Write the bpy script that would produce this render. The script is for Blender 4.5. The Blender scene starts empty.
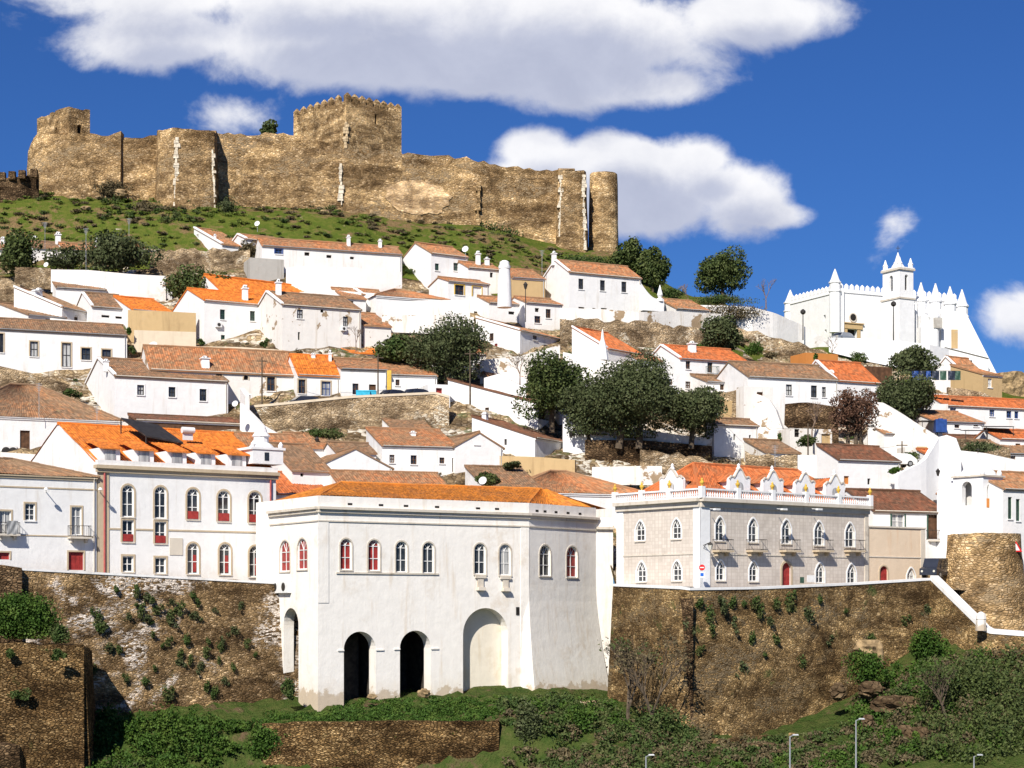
import bpy, math, random
import numpy as np
from mathutils import Vector
random.seed(7)
C = bpy.context.scene.collection
SC = bpy.context.scene
F = 1900.0; HY = 610.0; EYE = 20.0
# ---------------------------------------------------------------- camera
cam = bpy.data.objects.new('camera', bpy.data.cameras.new('camera')); C.objects.link(cam)
cam.location = (0, 0, EYE); cam.rotation_euler = (math.radians(90), 0, 0)
cam.data.sensor_width = 36; cam.data.lens = F/1024*36; cam.data.shift_y = (HY-384)/1024
cam.data.clip_start = 1; cam.data.clip_end = 20000
SC.camera = cam
SC.render.resolution_x = 1024; SC.render.resolution_y = 768
SC.view_settings.view_transform = 'Standard'; SC.view_settings.look = 'None'
SC.view_settings.gamma = 1; SC.view_settings.exposure = 0.39
# ---------------------------------------------------------------- sun and sky
SUN = Vector((-0.26, -0.73, 0.63)).normalized()
el = math.asin(SUN.z); az = math.atan2(SUN.x, SUN.y)
sl = bpy.data.lights.new('sun', 'SUN'); sl.energy = 5.0; sl.angle = math.radians(0.5); sl.color = (1, 0.94, 0.85)
so = bpy.data.objects.new('sun', sl); C.objects.link(so)
so.rotation_euler = SUN.to_track_quat('Z', 'Y').to_euler(); so.location = (-60, -60, 120)

class NT:
    """little helper to write node graphs as expressions"""
    def __init__(s, nt): s.nt = nt; s.n = nt.nodes; s.l = nt.links
    def new(s, t, **k):
        o = s.n.new(t)
        for a, b in k.items(): setattr(o, a, b)
        return o
    def put(s, sock, v):
        if isinstance(v, bpy.types.NodeSocket): s.l.new(v, sock)
        elif v is not None: sock.default_value = v
    def m(s, op, a, b=None, c=None, clamp=False):
        o = s.new('ShaderNodeMath', operation=op, use_clamp=clamp)
        s.put(o.inputs[0], a); s.put(o.inputs[1], b)
        if c is not None: s.put(o.inputs[2], c)
        return o.outputs[0]
    def mix(s, f, a, b, mode='MIX'):
        o = s.new('ShaderNodeMix', data_type='RGBA', blend_type=mode)
        s.put(o.inputs[0], f)
        s.put(o.inputs[6], a if not isinstance(a, tuple) else (*a, 1)[:4]); s.put(o.inputs[7], b if not isinstance(b, tuple) else (*b, 1)[:4])
        return o.outputs[2]
    def noise(s, vec, scale, detail=4, rough=0.55, dist=0):
        o = s.new('ShaderNodeTexNoise'); s.put(o.inputs['Vector'], vec)
        o.inputs['Scale'].default_value = scale; o.inputs['Detail'].default_value = detail
        o.inputs['Roughness'].default_value = rough; o.inputs['Distortion'].default_value = dist
        return o.outputs['Fac']
    def ramp(s, v, lo, hi, a=0.0, b=1.0):
        o = s.new('ShaderNodeMapRange'); o.clamp = True; o.interpolation_type = 'SMOOTHSTEP'
        s.put(o.inputs[0], v); o.inputs[1].default_value = lo; o.inputs[2].default_value = hi
        o.inputs[3].default_value = a; o.inputs[4].default_value = b
        return o.outputs[0]
    def scale(s, vec, sx, sy, sz):
        o = s.new('ShaderNodeMapping'); s.put(o.inputs[0], vec); o.inputs[3].default_value = (sx, sy, sz)
        return o.outputs[0]

w = bpy.data.worlds.new('World'); SC.world = w; w.use_nodes = True
g = NT(w.node_tree); g.n.clear()
sky = g.new('ShaderNodeTexSky', sky_type='NISHITA'); sky.sun_disc = False
sky.sun_elevation = el; sky.sun_rotation = az; sky.altitude = 400; sky.air_density = 1.0; sky.dust_density = 0.15; sky.ozone_density = 3.0
tc = g.new('ShaderNodeTexCoord')
sep = g.new('ShaderNodeSeparateXYZ'); g.l.new(tc.outputs['Generated'], sep.inputs[0])
yy = g.m('MAXIMUM', sep.outputs[1], 0.02)
U = g.m('DIVIDE', sep.outputs[0], yy); V = g.m('DIVIDE', sep.outputs[2], yy)
CL = [  # direction of each cumulus and its angular half sizes (u, v, ru, rv, strength)
    (400, 40, 290, 62, 1.25), (560, 34, 210, 64, 1.1), (175, 38, 115, 46, 0.9), (760, 18, 115, 40, 1.0), (600, 84, 140, 32, .8),
    (560, 178, 84, 36, 1.05), (536, 152, 44, 26, .7), (615, 158, 50, 30, .8), (700, 162, 56, 34, .8), (650, 190, 110, 52, 1.15), (735, 192, 70, 46, 1.0), (765, 214, 60, 16, .8),
    (238, 110, 48, 22, .22), (893, 222, 34, 30, .36), (1014, 314, 54, 34, .46), (1022, 298, 26, 18, .35), (300, 0, 280, 36, .8)]
def dens(U, V):
    tot = None
    for px, ry, rx, rz, st in CL:
        a = g.m('MULTIPLY', g.m('SUBTRACT', U, (px-512)/F), F/rx); b = g.m('MULTIPLY', g.m('SUBTRACT', V, (HY-ry)/F), F/rz)
        d = g.m('SQRT', g.m('ADD', g.m('MULTIPLY', a, a), g.m('MULTIPLY', b, b)))
        e = g.m('MULTIPLY', g.m('SUBTRACT', 1.0, d), st)
        tot = e if tot is None else g.m('SMOOTH_MAX', tot, e, 0.15)
    cv = g.new('ShaderNodeCombineXYZ'); g.put(cv.inputs[0], U); g.put(cv.inputs[1], g.m('MULTIPLY', V, 1.15)); cv.inputs[2].default_value = 3.7
    n = g.noise(cv.outputs[0], 17, 12, 0.60, 0.2)
    n2 = g.noise(cv.outputs[0], 5.5, 3, 0.5)
    k = g.m('ADD', g.m('MULTIPLY', g.m('SUBTRACT', n, 0.5), 1.5), g.m('MULTIPLY', g.m('SUBTRACT', n2, 0.5), 0.8))
    return g.m('ADD', tot, k), n
d0, n0 = dens(U, V)
d1, _ = dens(g.m('SUBTRACT', U, 0.006), g.m('ADD', V, 0.016))
alpha = g.ramp(d0, -0.04, 0.38)
lit = g.ramp(d1, -0.1, 0.75, 1.0, 0.0)
ccol = g.mix(lit, (6.9, 7.3, 8.9), (12.6, 12.5, 12.6))
ccol = g.mix(g.ramp(n0, .35, .7), ccol, g.mix(1.0, ccol, (0.86, 0.87, 0.9), 'MULTIPLY'))
front = g.ramp(sep.outputs[1], 0.0, 0.3)
skyc = g.mix(1.0, sky.outputs[0], (0.25, 0.50, 0.96), 'MULTIPLY')
col = g.mix(g.m('MULTIPLY', g.m('MULTIPLY', alpha, front), 0.95), skyc, ccol)
bg = g.new('ShaderNodeBackground'); g.l.new(col, bg.inputs[0]); bg.inputs[1].default_value = 0.064
wo = g.new('ShaderNodeOutputWorld'); g.l.new(bg.outputs[0], wo.inputs[0])

# ---------------------------------------------------------------- materials
def newmat(name):
    m = bpy.data.materials.new(name); m.use_nodes = True
    t = NT(m.node_tree); t.n.clear()
    b = t.new('ShaderNodeBsdfPrincipled'); o = t.new('ShaderNodeOutputMaterial'); t.l.new(b.outputs[0], o.inputs[0])
    b.inputs['Roughness'].default_value = 0.85; b.inputs['Specular IOR Level'].default_value = 0.25
    tc = t.new('ShaderNodeTexCoord')
    return m, t, b, tc
def bump(t, b, h, strength, dist):
    o = t.new('ShaderNodeBump'); o.inputs['Strength'].default_value = strength; o.inputs['Distance'].default_value = dist
    t.l.new(h, o.inputs['Height']); t.l.new(o.outputs[0], b.inputs['Normal'])
def plain(name, col, rough=0.6, var=0.12, metal=0, spec=0.3):
    m, t, b, tc = newmat(name)
    n = t.noise(tc.outputs['Object'], 2.3, 5)
    c = t.mix(t.ramp(n, .3, .7), tuple(x*(1-var) for x in col), tuple(min(1, x*(1+var)) for x in col))
    t.l.new(c, b.inputs['Base Color']); b.inputs['Roughness'].default_value = rough; b.inputs['Metallic'].default_value = metal
    b.inputs['Specular IOR Level'].default_value = spec
    return m
def plaster(name, col, dirt=(0.45, 0.36, 0.25), amt=0.35, patch=0.0, patchcol=(0.42, 0.3, 0.17), base_z=-9.0):
    m, t, b, tc = newmat(name)
    ob = tc.outputs['Object']
    big = t.noise(ob, 0.22, 5, 0.6); mid = t.noise(ob, 1.1, 6, 0.65)
    streak = t.noise(t.scale(ob, 1.6, 1.6, 0.18), 1.0, 5, 0.6)
    c = t.mix(t.ramp(mid, .3, .75), col, tuple(x*0.93 for x in col))
    c = t.mix(t.m('MULTIPLY', t.ramp(streak, .52, .78), amt), c, dirt)
    c = t.mix(t.m('MULTIPLY', t.m('MULTIPLY', t.ramp(big, .5, .72), t.ramp(mid, .42, .62)), amt*.9), c, dirt)
    zz_ = t.new('ShaderNodeSeparateXYZ'); t.l.new(ob, zz_.inputs[0]); edge = t.noise(ob, .9, 6, .65)
    damp = t.m('SUBTRACT', t.m('ADD', base_z, t.m('MULTIPLY', t.m('SUBTRACT', edge, .5), 3.4)), zz_.outputs[2])
    c = t.mix(t.m('MULTIPLY', t.ramp(damp, -.1, .25), .75), c, t.mix(mid, (.50, .38, .24), (.34, .26, .17)))
    c = t.mix(t.m('MULTIPLY', t.ramp(damp, -1.6, .2), .22), c, dirt)
    if patch > 0:
        pz = t.noise(ob, 0.45, 6, 0.62, 0.3)
        c = t.mix(t.ramp(pz, 0.70-patch*0.25, 0.73-patch*0.25), c, t.mix(mid, patchcol, tuple(x*.6 for x in patchcol)))
    t.l.new(c, b.inputs['Base Color']); b.inputs['Roughness'].default_value = 0.9; b.inputs['Specular IOR Level'].default_value = 0.15
    bump(t, b, t.m('ADD', mid, t.m('MULTIPLY', streak, .5)), 0.35, 0.12)
    return m
def stone(name, cols, size=0.42, flat=1.9, patch=None, mortar=(0.30, 0.23, 0.14), bmp=1.0, dark=0.42, green=0.0):
    m, t, b, tc = newmat(name)
    ob = tc.outputs['Object']
    wv = t.new('ShaderNodeVectorMath', operation='ADD')
    nz = t.new('ShaderNodeTexNoise'); nz.inputs['Scale'].default_value = 0.9; nz.inputs['Detail'].default_value = 4; t.l.new(ob, nz.inputs['Vector'])
    sc = t.new('ShaderNodeVectorMath', operation='SCALE'); t.l.new(nz.outputs['Color'], sc.inputs[0]); sc.inputs['Scale'].default_value = 0.16
    t.l.new(ob, wv.inputs[0]); t.l.new(sc.outputs[0], wv.inputs[1])
    p = t.scale(wv.outputs[0], 1, 1, flat)
    v = t.new('ShaderNodeTexVoronoi'); v.inputs['Scale'].default_value = 1/size; t.l.new(p, v.inputs['Vector'])
    e = t.new('ShaderNodeTexVoronoi', feature='DISTANCE_TO_EDGE'); e.inputs['Scale'].default_value = 1/size; t.l.new(p, e.inputs['Vector'])
    sp = t.new('ShaderNodeSeparateColor'); t.l.new(v.outputs['Color'], sp.inputs[0])
    c = t.mix(sp.outputs[0], cols[0], cols[1])
    c = t.mix(t.ramp(sp.outputs[1], .62, .85), c, cols[2])
    c = t.mix(t.ramp(sp.outputs[2], .60, .85, 0, .95), c, tuple(x*dark for x in cols[0]))
    big = t.noise(ob, 0.13, 6, 0.62, .4); mid = t.noise(ob, 0.7, 5, 0.6); fine = t.noise(ob, 6, 4, .6)
    c = t.mix(t.ramp(e.outputs[0], 0.02, 0.14, .95, 0), c, tuple(x*.58 for x in mortar))
    lay = t.noise(t.scale(ob, .09, .09, .55), 1.0, 6, 0.65, .6); blot = t.noise(t.scale(ob, .32, .32, .5), 1.0, 7, 0.7, .8)
    c = t.mix(1.0, c, t.mix(t.ramp(big, .38, .60), (.66, .64, .62), (1.15, 1.13, 1.08)), 'MULTIPLY')
    c = t.mix(1.0, c, t.mix(t.ramp(lay, .40, .58), (.62, .58, .54), (1.16, 1.14, 1.1)), 'MULTIPLY')
    c = t.mix(1.0, c, t.mix(t.ramp(blot, .38, .60), (.50, .47, .44), (1.15, 1.13, 1.1)), 'MULTIPLY')
    c = t.mix(1.0, c, t.mix(t.ramp(mid, .3, .7), (.8, .78, .75), (1.16, 1.14, 1.1)), 'MULTIPLY')
    c = t.mix(1.0, c, t.mix(t.ramp(fine, .3, .7), (.86, .85, .83), (1.13, 1.12, 1.1)), 'MULTIPLY')
    if patch:
        pb = t.noise(t.scale(ob, 1, 1, 1.4), 0.16, 5, 0.6, .8)
        c = t.mix(t.m('MULTIPLY', t.ramp(pb, .50, .62), t.ramp(sp.outputs[0], .35, .6)), c, patch)
    if green > 0:
        gb = t.noise(ob, 0.35, 6, 0.7)
        c = t.mix(t.ramp(gb, .66-green*.2, .74-green*.2, 0, .8), c, (.06, .09, .025))
    t.l.new(c, b.inputs['Base Color']); b.inputs['Roughness'].default_value = 0.95; b.inputs['Specular IOR Level'].default_value = 0.1
    h = t.m('ADD', t.ramp(e.outputs[0], 0, .22), t.m('ADD', t.m('MULTIPLY', fine, .6), t.m('ADD', t.m('MULTIPLY', mid, .4), t.m('MULTIPLY', sp.outputs[2], .6))))
    bump(t, b, h, 0.9*bmp, 0.14)
    return m
def tiles(name, new, old, oldamt, lichen=(0.30, 0.24, 0.12)):
    """terracotta pan tiles: one colour per tile, courses and channels in the bump, lichen in patches"""
    m, t, b, tc = newmat(name)
    uv = tc.outputs['UV']; ob = tc.outputs['Object']
    s = t.new('ShaderNodeSeparateXYZ'); t.l.new(uv, s.inputs[0])
    cu = t.m('FLOOR', t.m('DIVIDE', s.outputs[0], 0.26)); cw = t.m('FLOOR', t.m('DIVIDE', s.outputs[1], 0.42))
    cv = t.new('ShaderNodeCombineXYZ'); t.l.new(cu, cv.inputs[0]); t.l.new(cw, cv.inputs[1])
    wn = t.new('ShaderNodeTexWhiteNoise', noise_dimensions='2D'); t.l.new(cv.outputs[0], wn.inputs['Vector'])
    ws = t.new('ShaderNodeSeparateColor'); t.l.new(wn.outputs['Color'], ws.inputs[0])
    big = t.noise(ob, 0.3, 6, 0.65, .5); mid = t.noise(ob, 1.8, 5, 0.65)
    k = t.m('ADD', t.m('MULTIPLY', t.m('SUBTRACT', big, .5), 2.4), t.m('ADD', t.m('MULTIPLY', t.m('SUBTRACT', ws.outputs[0], .5), .55), oldamt))
    c = t.mix(t.ramp(k, 0.1, .9), new, old)
    c = t.mix(t.ramp(mid, .56, .74, 0, .75*min(1, oldamt+.15)), c, lichen)
    c = t.mix(1.0, c, t.mix(ws.outputs[1], (.66, .66, .66), (1.3, 1.3, 1.3)), 'MULTIPLY')
    t.l.new(c, b.inputs['Base Color']); b.inputs['Roughness'].default_value = 0.85; b.inputs['Specular IOR Level'].default_value = 0.2
    fr = t.m('FRACT', t.m('DIVIDE', s.outputs[1], 0.42))
    h = t.m('ADD', t.m('MULTIPLY', fr, -1.0), t.m('ADD', t.m('MULTIPLY', mid, .8), t.m('MULTIPLY', ws.outputs[2], .7)))
    bump(t, b, h, 0.8, 0.07)
    return m
def foliage(name, c1, c2, c3=None):
    m, t, b, tc = newmat(name)
    ge = t.new('ShaderNodeNewGeometry')
    n = t.noise(tc.outputs['Object'], 0.8, 4)
    c = t.mix(ge.outputs['Random Per Island'], c1, c2)
    c = t.mix(t.ramp(n, .45, .7, 0, .7), c, c3 or tuple(x*1.35 for x in c2))
    t.l.new(c, b.inputs['Base Color']); b.inputs['Roughness'].default_value = 0.7; b.inputs['Specular IOR Level'].default_value = 0.2
    return m
def ground(name, greens, earth, rock, bias=0.0):
    m, t, b, tc = newmat(name)
    ob = tc.outputs['Object']
    n1 = t.noise(ob, 0.12, 6, 0.65, .5); n2 = t.noise(ob, 0.9, 6, .65); n3 = t.noise(ob, 4.5, 5, .6)
    c = t.mix(t.ramp(n2, .35, .65), greens[0], greens[1])
    c = t.mix(t.ramp(n3, .58, .78, 0, .7), c, greens[2])
    c = t.mix(t.ramp(t.m('ADD', n1, t.m('MULTIPLY', t.m('SUBTRACT', n2, .5), .5)), .50+bias, .62+bias), c, t.mix(t.ramp(n3, .3, .7), earth, tuple(x*.55 for x in earth)))
    c = t.mix(t.ramp(t.noise(ob, .55, 6, .7), .66, .72), c, rock)
    t.l.new(c, b.inputs['Base Color']); b.inputs['Roughness'].default_value = 1; b.inputs['Specular IOR Level'].default_value = 0.05
    bump(t, b, t.m('ADD', t.m('MULTIPLY', n2, 1.5), n3), 1.0, 0.35)
    return m
M = {}
M['white'] = plaster('whitewash', (0.80, 0.79, 0.77), amt=.38, base_z=.8)
M['white2'] = plaster('old_whitewash', (0.79, 0.765, 0.73), amt=.45, patch=.15, patchcol=(.56, .48, .38), base_z=.7)
M['white3'] = plaster('flaking_whitewash', (0.76, 0.73, 0.68), amt=.7, patch=.5, patchcol=(.40, .29, .18))
M['bright'] = plaster('fresh_whitewash', (0.83, 0.83, 0.82), amt=.1)
M['palacewhite'] = plaster('palace_whitewash', (0.85, 0.815, 0.755), dirt=(.62, .50, .36), amt=.55, base_z=2.6)
M['niche'] = plaster('stained_niche_plaster', (0.76, 0.70, 0.58), dirt=(.58, .45, .28), amt=.8)
M['cream'] = plaster('cream_stucco', (0.66, 0.56, 0.42), amt=.4)
M['ochre'] = plaster('ochre_plaster', (0.52, 0.37, 0.19), dirt=(.3, .2, .1), amt=.6, patch=.3, patchcol=(.6, .45, .28))
M['pink'] = plaster('peach_plaster', (0.70, 0.56, 0.41), dirt=(.6, .33, .14), amt=.6)
M['grey'] = plaster('grey_render', (0.44, 0.42, 0.38), dirt=(.2, .17, .13), amt=.7, patch=.2)
M['orangewall'] = plaster('orange_limewash', (0.55, 0.22, 0.06), dirt=(.35, .15, .05), amt=.5)
M['trim'] = plaster('stone_trim', (0.62, 0.56, 0.47), dirt=(.3, .22, .14), amt=.6)
M['trimtan'] = plaster('tan_stone_trim', (0.52, 0.42, 0.29), dirt=(.25, .18, .1), amt=.4)
M['red'] = plain('dark_red_paint', (0.30, 0.035, 0.03), .45, .25)
M['redpipe'] = plain('red_pipe_paint', (0.42, 0.10, 0.09), .45, .15)
M['brown'] = plain('brown_wood', (0.10, 0.05, 0.025), .7, .35)
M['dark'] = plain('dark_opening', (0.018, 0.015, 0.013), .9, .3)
M['vault'] = plain('shade_dark_vault', (0.045, 0.038, 0.03), .95, .4)  # near-black colour holds the shade inside the arches
M['green'] = plain('green_paint', (0.04, 0.09, 0.06), .5, .2)
M['bluepaint'] = plain('blue_paint', (0.02, 0.06, 0.22), .5, .2)
M['cyan'] = plain('turquoise_plastic', (0.04, 0.38, 0.55), .45, .15)
M['yellow'] = plain('yellow_paint', (0.62, 0.40, 0.06), .6, .15)
M['framewhite'] = plain('white_paint', (0.78, 0.77, 0.74), .5, .06)
M['iron'] = plain('dark_iron', (0.05, 0.045, 0.04), .5, .3, .3)
M['steel'] = plain('galvanised_steel', (0.45, 0.46, 0.46), .4, .1, .5)
M['metal_white'] = plain('white_enamel', (0.74, 0.74, 0.72), .4, .05)
M['signred'] = plain('sign_red', (0.6, 0.02, 0.02), .4, .05)
M['signblue'] = plain('sign_blue', (0.02, 0.12, 0.5), .4, .05)
M['rubber'] = plain('black_rubber', (0.02, 0.02, 0.02), .8, .2)
M['carpaint'] = plain('silver_car_paint', (0.42, 0.44, 0.46), .3, .04, .3, .5)
M['cardark'] = plain('dark_car_paint', (0.03, 0.035, 0.05), .25, .1, .1, .6)
M['glow'] = plain('lamp_glass', (0.6, 0.58, 0.5), .2, .05)
gm, gt, gb, gtc = newmat('window_glass'); gn = gt.noise(gtc.outputs['Object'], 0.9, 3)
gt.l.new(gt.mix(gt.ramp(gn, .35, .65), (.012, .014, .018), (.06, .065, .07)), gb.inputs['Base Color']); gb.inputs['Roughness'].default_value = .12; gb.inputs['Specular IOR Level'].default_value = .6
M['glass'] = gm
gm, gt, gb, gtc = newmat('curtained_glass'); gn = gt.noise(gt.scale(gtc.outputs['Object'], 3, 3, .3), 1.2, 3)
gt.l.new(gt.mix(gt.ramp(gn, .35, .65), (.25, .25, .25), (.5, .5, .48)), gb.inputs['Base Color']); gb.inputs['Roughness'].default_value = .15; gb.inputs['Specular IOR Level'].default_value = .6
M['curtain'] = gm
M['t_new'] = tiles('new_orange_tiles', (0.66, 0.19, 0.03), (0.46, 0.15, 0.04), .15, (.4, .2, .06))
M['t_red'] = tiles('red_orange_tiles', (0.52, 0.145, 0.045), (0.36, 0.14, 0.06), .35, (.35, .16, .06))
M['t_mid'] = tiles('weathered_orange_tiles', (0.47, 0.185, 0.075), (0.32, 0.185, 0.10), .6)
M['t_old'] = tiles('old_brown_tiles', (0.37, 0.18, 0.085), (0.235, 0.15, 0.09), .7)
M['t_dark'] = tiles('dark_brown_tiles', (0.22, 0.085, 0.045), (0.14, 0.075, 0.045), .6, (.16, .12, .07))
M['t_gold'] = tiles('lichen_gold_tiles', (0.62, 0.215, 0.03), (0.42, 0.16, 0.045), .35, (.46, .25, .05))
M['castle'] = stone('castle_rubble', [(.61, .45, .265), (.52, .38, .22), (.78, .62, .42)], .42, 2.1, mortar=(.66, .47, .25), patch=(.33, .24, .14), bmp=.8, dark=.58)
M['castleL'] = stone('keep_rubble', [(.76, .57, .34), (.62, .46, .265), (.88, .72, .49)], .40, 1.9, mortar=(.85, .62, .34), bmp=.7, dark=.55)
M['wallL'] = stone('river_wall_rubble', [(.42, .305, .175), (.29, .21, .12), (.60, .47, .32)], .30, 2.3, patch=(.70, .61, .52), mortar=(.36, .26, .15), green=.1, bmp=.8)
M['wallR'] = stone('tall_river_wall_rubble', [(.40, .29, .15), (.28, .20, .10), (.54, .42, .25)], .30, 2.4, patch=(.19, .14, .08), mortar=(.34, .24, .13), green=.3, bmp=.8)
M['wallB'] = stone('lower_wall_rubble', [(.37, .25, .12), (.23, .155, .08), (.46, .34, .19)], .30, 2.8, mortar=(.13, .085, .04), green=.2)
M['terr'] = stone('terrace_rubble', [(.58, .47, .33), (.45, .36, .25), (.72, .63, .50)], .34, 1.9, patch=(.74, .65, .50), mortar=(.95, .78, .56), dark=.6)
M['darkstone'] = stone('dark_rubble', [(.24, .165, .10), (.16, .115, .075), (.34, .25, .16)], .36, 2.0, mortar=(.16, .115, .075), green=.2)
M['quoin'] = plain('white_quoin_stone', (.56, .49, .38), .9, .35)
M['quoinl'] = plain('pale_merlon_stone', (.44, .335, .20), .9, .4)
M['terrdark'] = stone('outcrop_rock', [(.26, .20, .13), (.18, .135, .09), (.34, .27, .18)], .7, 1.5, mortar=(.3, .22, .14), green=.5, dark=.5)
M['sandpatch'] = stone('sandy_patch_rubble', [(.72, .54, .33), (.62, .45, .27), (.78, .62, .42)], .5, 2, mortar=(.9, .7, .5), bmp=.5, dark=.8)
M['rock'] = plain('ochre_rock', (.27, .19, .10), 1, .5)
M['town'] = stone('town_ground', [(.42, .34, .23), (.32, .25, .16), (.62, .55, .44)], .55, 1.0, mortar=(.40, .31, .2), patch=(.66, .6, .5), green=.55, bmp=.9, dark=.6)
M['grass'] = ground('grassy_hill', [(.085, .125, .018), (.14, .155, .03), (.24, .20, .06)], (.28, .19, .09), (.36, .28, .17), .0)
M['bank'] = ground('bank_earth', [(.05, .085, .018), (.09, .11, .03), (.16, .14, .055)], (.18, .125, .07), (.28, .2, .13), .04)
M['street'] = plain('cobbled_street', (.27, .235, .19), .95, .3)
M['olive'] = foliage('olive_foliage', (.034, .048, .016), (.078, .094, .036), (.12, .135, .06))
M['oak'] = foliage('dark_green_foliage', (.028, .046, .012), (.075, .10, .025), (.12, .14, .045))
M['bushgreen'] = foliage('bright_green_foliage', (.022, .055, .006), (.055, .11, .014), (.10, .15, .025))
M['hillgrass'] = foliage('hill_grass_blades', (.07, .12, .018), (.14, .18, .03), (.2, .2, .05))
M['scrub'] = foliage('scrub_foliage', (.025, .055, .010), (.07, .10, .025), (.13, .13, .05))
M['dry'] = foliage('dry_scrub', (.06, .05, .025), (.13, .10, .05), (.19, .15, .08))
M['redleaf'] = foliage('reddish_dry_leaves', (.075, .035, .02), (.15, .08, .05), (.2, .12, .08))
M['bark'] = plain('tree_bark', (.10, .075, .05), .95, .4)
M['twig'] = plain('bare_twigs', (.20, .14, .10), .95, .3)

# ---------------------------------------------------------------- mesh helpers
LOC = {}
class MB:
    def __init__(s): s.v = []; s.f = []; s.uv = []; s.useuv = False
    def poly(s, pts, uvs=None):
        i = len(s.v); s.v += [tuple(p) for p in pts]; s.f.append(tuple(range(i, i+len(pts))))
        if uvs: s.useuv = True
        s.uv.append(uvs)
    def box(s, o, a, b, c, taper=0.0):
        o, a, b, c = map(Vector, (o, a, b, c))
        t = taper
        bot = [o, o+a, o+a+b, o+b]
        top = [o+c+a*t+b*t, o+c+a*(1-t)+b*t, o+c+a*(1-t)+b*(1-t), o+c+a*t+b*(1-t)]
        for q in ((bot[3], bot[2], bot[1], bot[0]), tuple(top)): s.poly(q)
        for k in range(4): s.poly((bot[k], bot[(k+1) % 4], top[(k+1) % 4], top[k]))
    def lathe(s, c, prof, n=10, axis=None):
        """prof: list of (r, z) round the vertical through c"""
        base = len(s.v); c = Vector(c)
        for r, z in prof:
            for k in range(n):
                a = 2*math.pi*k/n; s.v.append((c.x+r*math.cos(a), c.y+r*math.sin(a), c.z+z))
        for j in range(len(prof)-1):
            for k in range(n):
                s.f.append((base+j*n+k, base+j*n+(k+1) % n, base+(j+1)*n+(k+1) % n, base+(j+1)*n+k)); s.uv.append(None)
        s.f.append(tuple(base+k for k in range(n))[::-1]); s.uv.append(None)
        s.f.append(tuple(base+(len(prof)-1)*n+k for k in range(n))); s.uv.append(None)
    def tube(s, p0, p1, r0, r1=None, n=7):
        p0, p1 = Vector(p0), Vector(p1); r1 = r0 if r1 is None else r1
        d = (p1-p0)
        if d.length < 1e-6: return
        d.normalize(); u = d.orthogonal().normalized(); v = d.cross(u); base = len(s.v)
        for p, r in ((p0, r0), (p1, r1)):
            for k in range(n):
                a = 2*math.pi*k/n; s.v.append(tuple(p+u*(r*math.cos(a))+v*(r*math.sin(a))))
        for k in range(n): s.f.append((base+k, base+(k+1) % n, base+n+(k+1) % n, base+n+k)); s.uv.append(None)
        s.f.append(tuple(base+k for k in range(n))[::-1]); s.uv.append(None); s.f.append(tuple(base+n+k for k in range(n))); s.uv.append(None)
    def grid(s, P, nu, nv, uvf=None):
        """P(i, j) -> point"""
        base = len(s.v)
        for j in range(nv+1):
            for i in range(nu+1): s.v.append(tuple(P(i, j)))
        W_ = nu+1
        for j in range(nv):
            for i in range(nu):
                s.f.append((base+j*W_+i, base+j*W_+i+1, base+(j+1)*W_+i+1, base+(j+1)*W_+i))
                if uvf: s.useuv = True; s.uv.append([uvf(i, j), uvf(i+1, j), uvf(i+1, j+1), uvf(i, j+1)])
                else: s.uv.append(None)
    def build(s, name, mat, parent=None, smooth=False):
        me = bpy.data.meshes.new(name)
        off = LOC.get(parent.name, Vector((0, 0, 0))) if parent else Vector((0, 0, 0))
        own = None
        if parent is None and s.v:
            a = np.array(s.v); own = Vector(((a[:, 0].min()+a[:, 0].max())/2, (a[:, 1].min()+a[:, 1].max())/2, a[:, 2].min())); off = own
        me.from_pydata([(x-off.x, y-off.y, z-off.z) for x, y, z in s.v], [], s.f)
        if s.useuv:
            ul = me.uv_layers.new(name='UVMap'); data = []
            for f, u in zip(s.f, s.uv): data += [c for k in range(len(f)) for c in (u[k] if u else (0, 0))]
            ul.data.foreach_set('uv', data)
        me.materials.append(M[mat] if isinstance(mat, str) else mat)
        if smooth: me.shade_smooth()
        o = bpy.data.objects.new(name, me); C.objects.link(o)
        if parent: o.parent = parent; LOC[o.name] = off
        else: o.location = own; LOC[o.name] = own
        return o
def tag(o, label=None, cat=None, group=None, kind=None):
    if label: o['label'] = label
    if cat: o['category'] = cat
    if group: o['group'] = group
    if kind: o['kind'] = kind
    return o
def thing(name, loc, label, cat, group=None):
    o = bpy.data.objects.new(name, None); C.objects.link(o); o.location = loc; LOC[o.name] = Vector(loc); o.empty_display_size = .5
    return tag(o, label, cat, group)
def copy_tree(o, parent=None):
    c = o.copy(); C.objects.link(c); c.parent = parent
    for ch in o.children: copy_tree(ch, c)
    return c
def at(px, row, D): return Vector(((px-512)/F*D, D, EYE+(HY-row)/F*D))
def zz(row, D): return EYE+(HY-row)/F*D
def v2(a): return Vector((math.cos(a), math.sin(a)))
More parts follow.
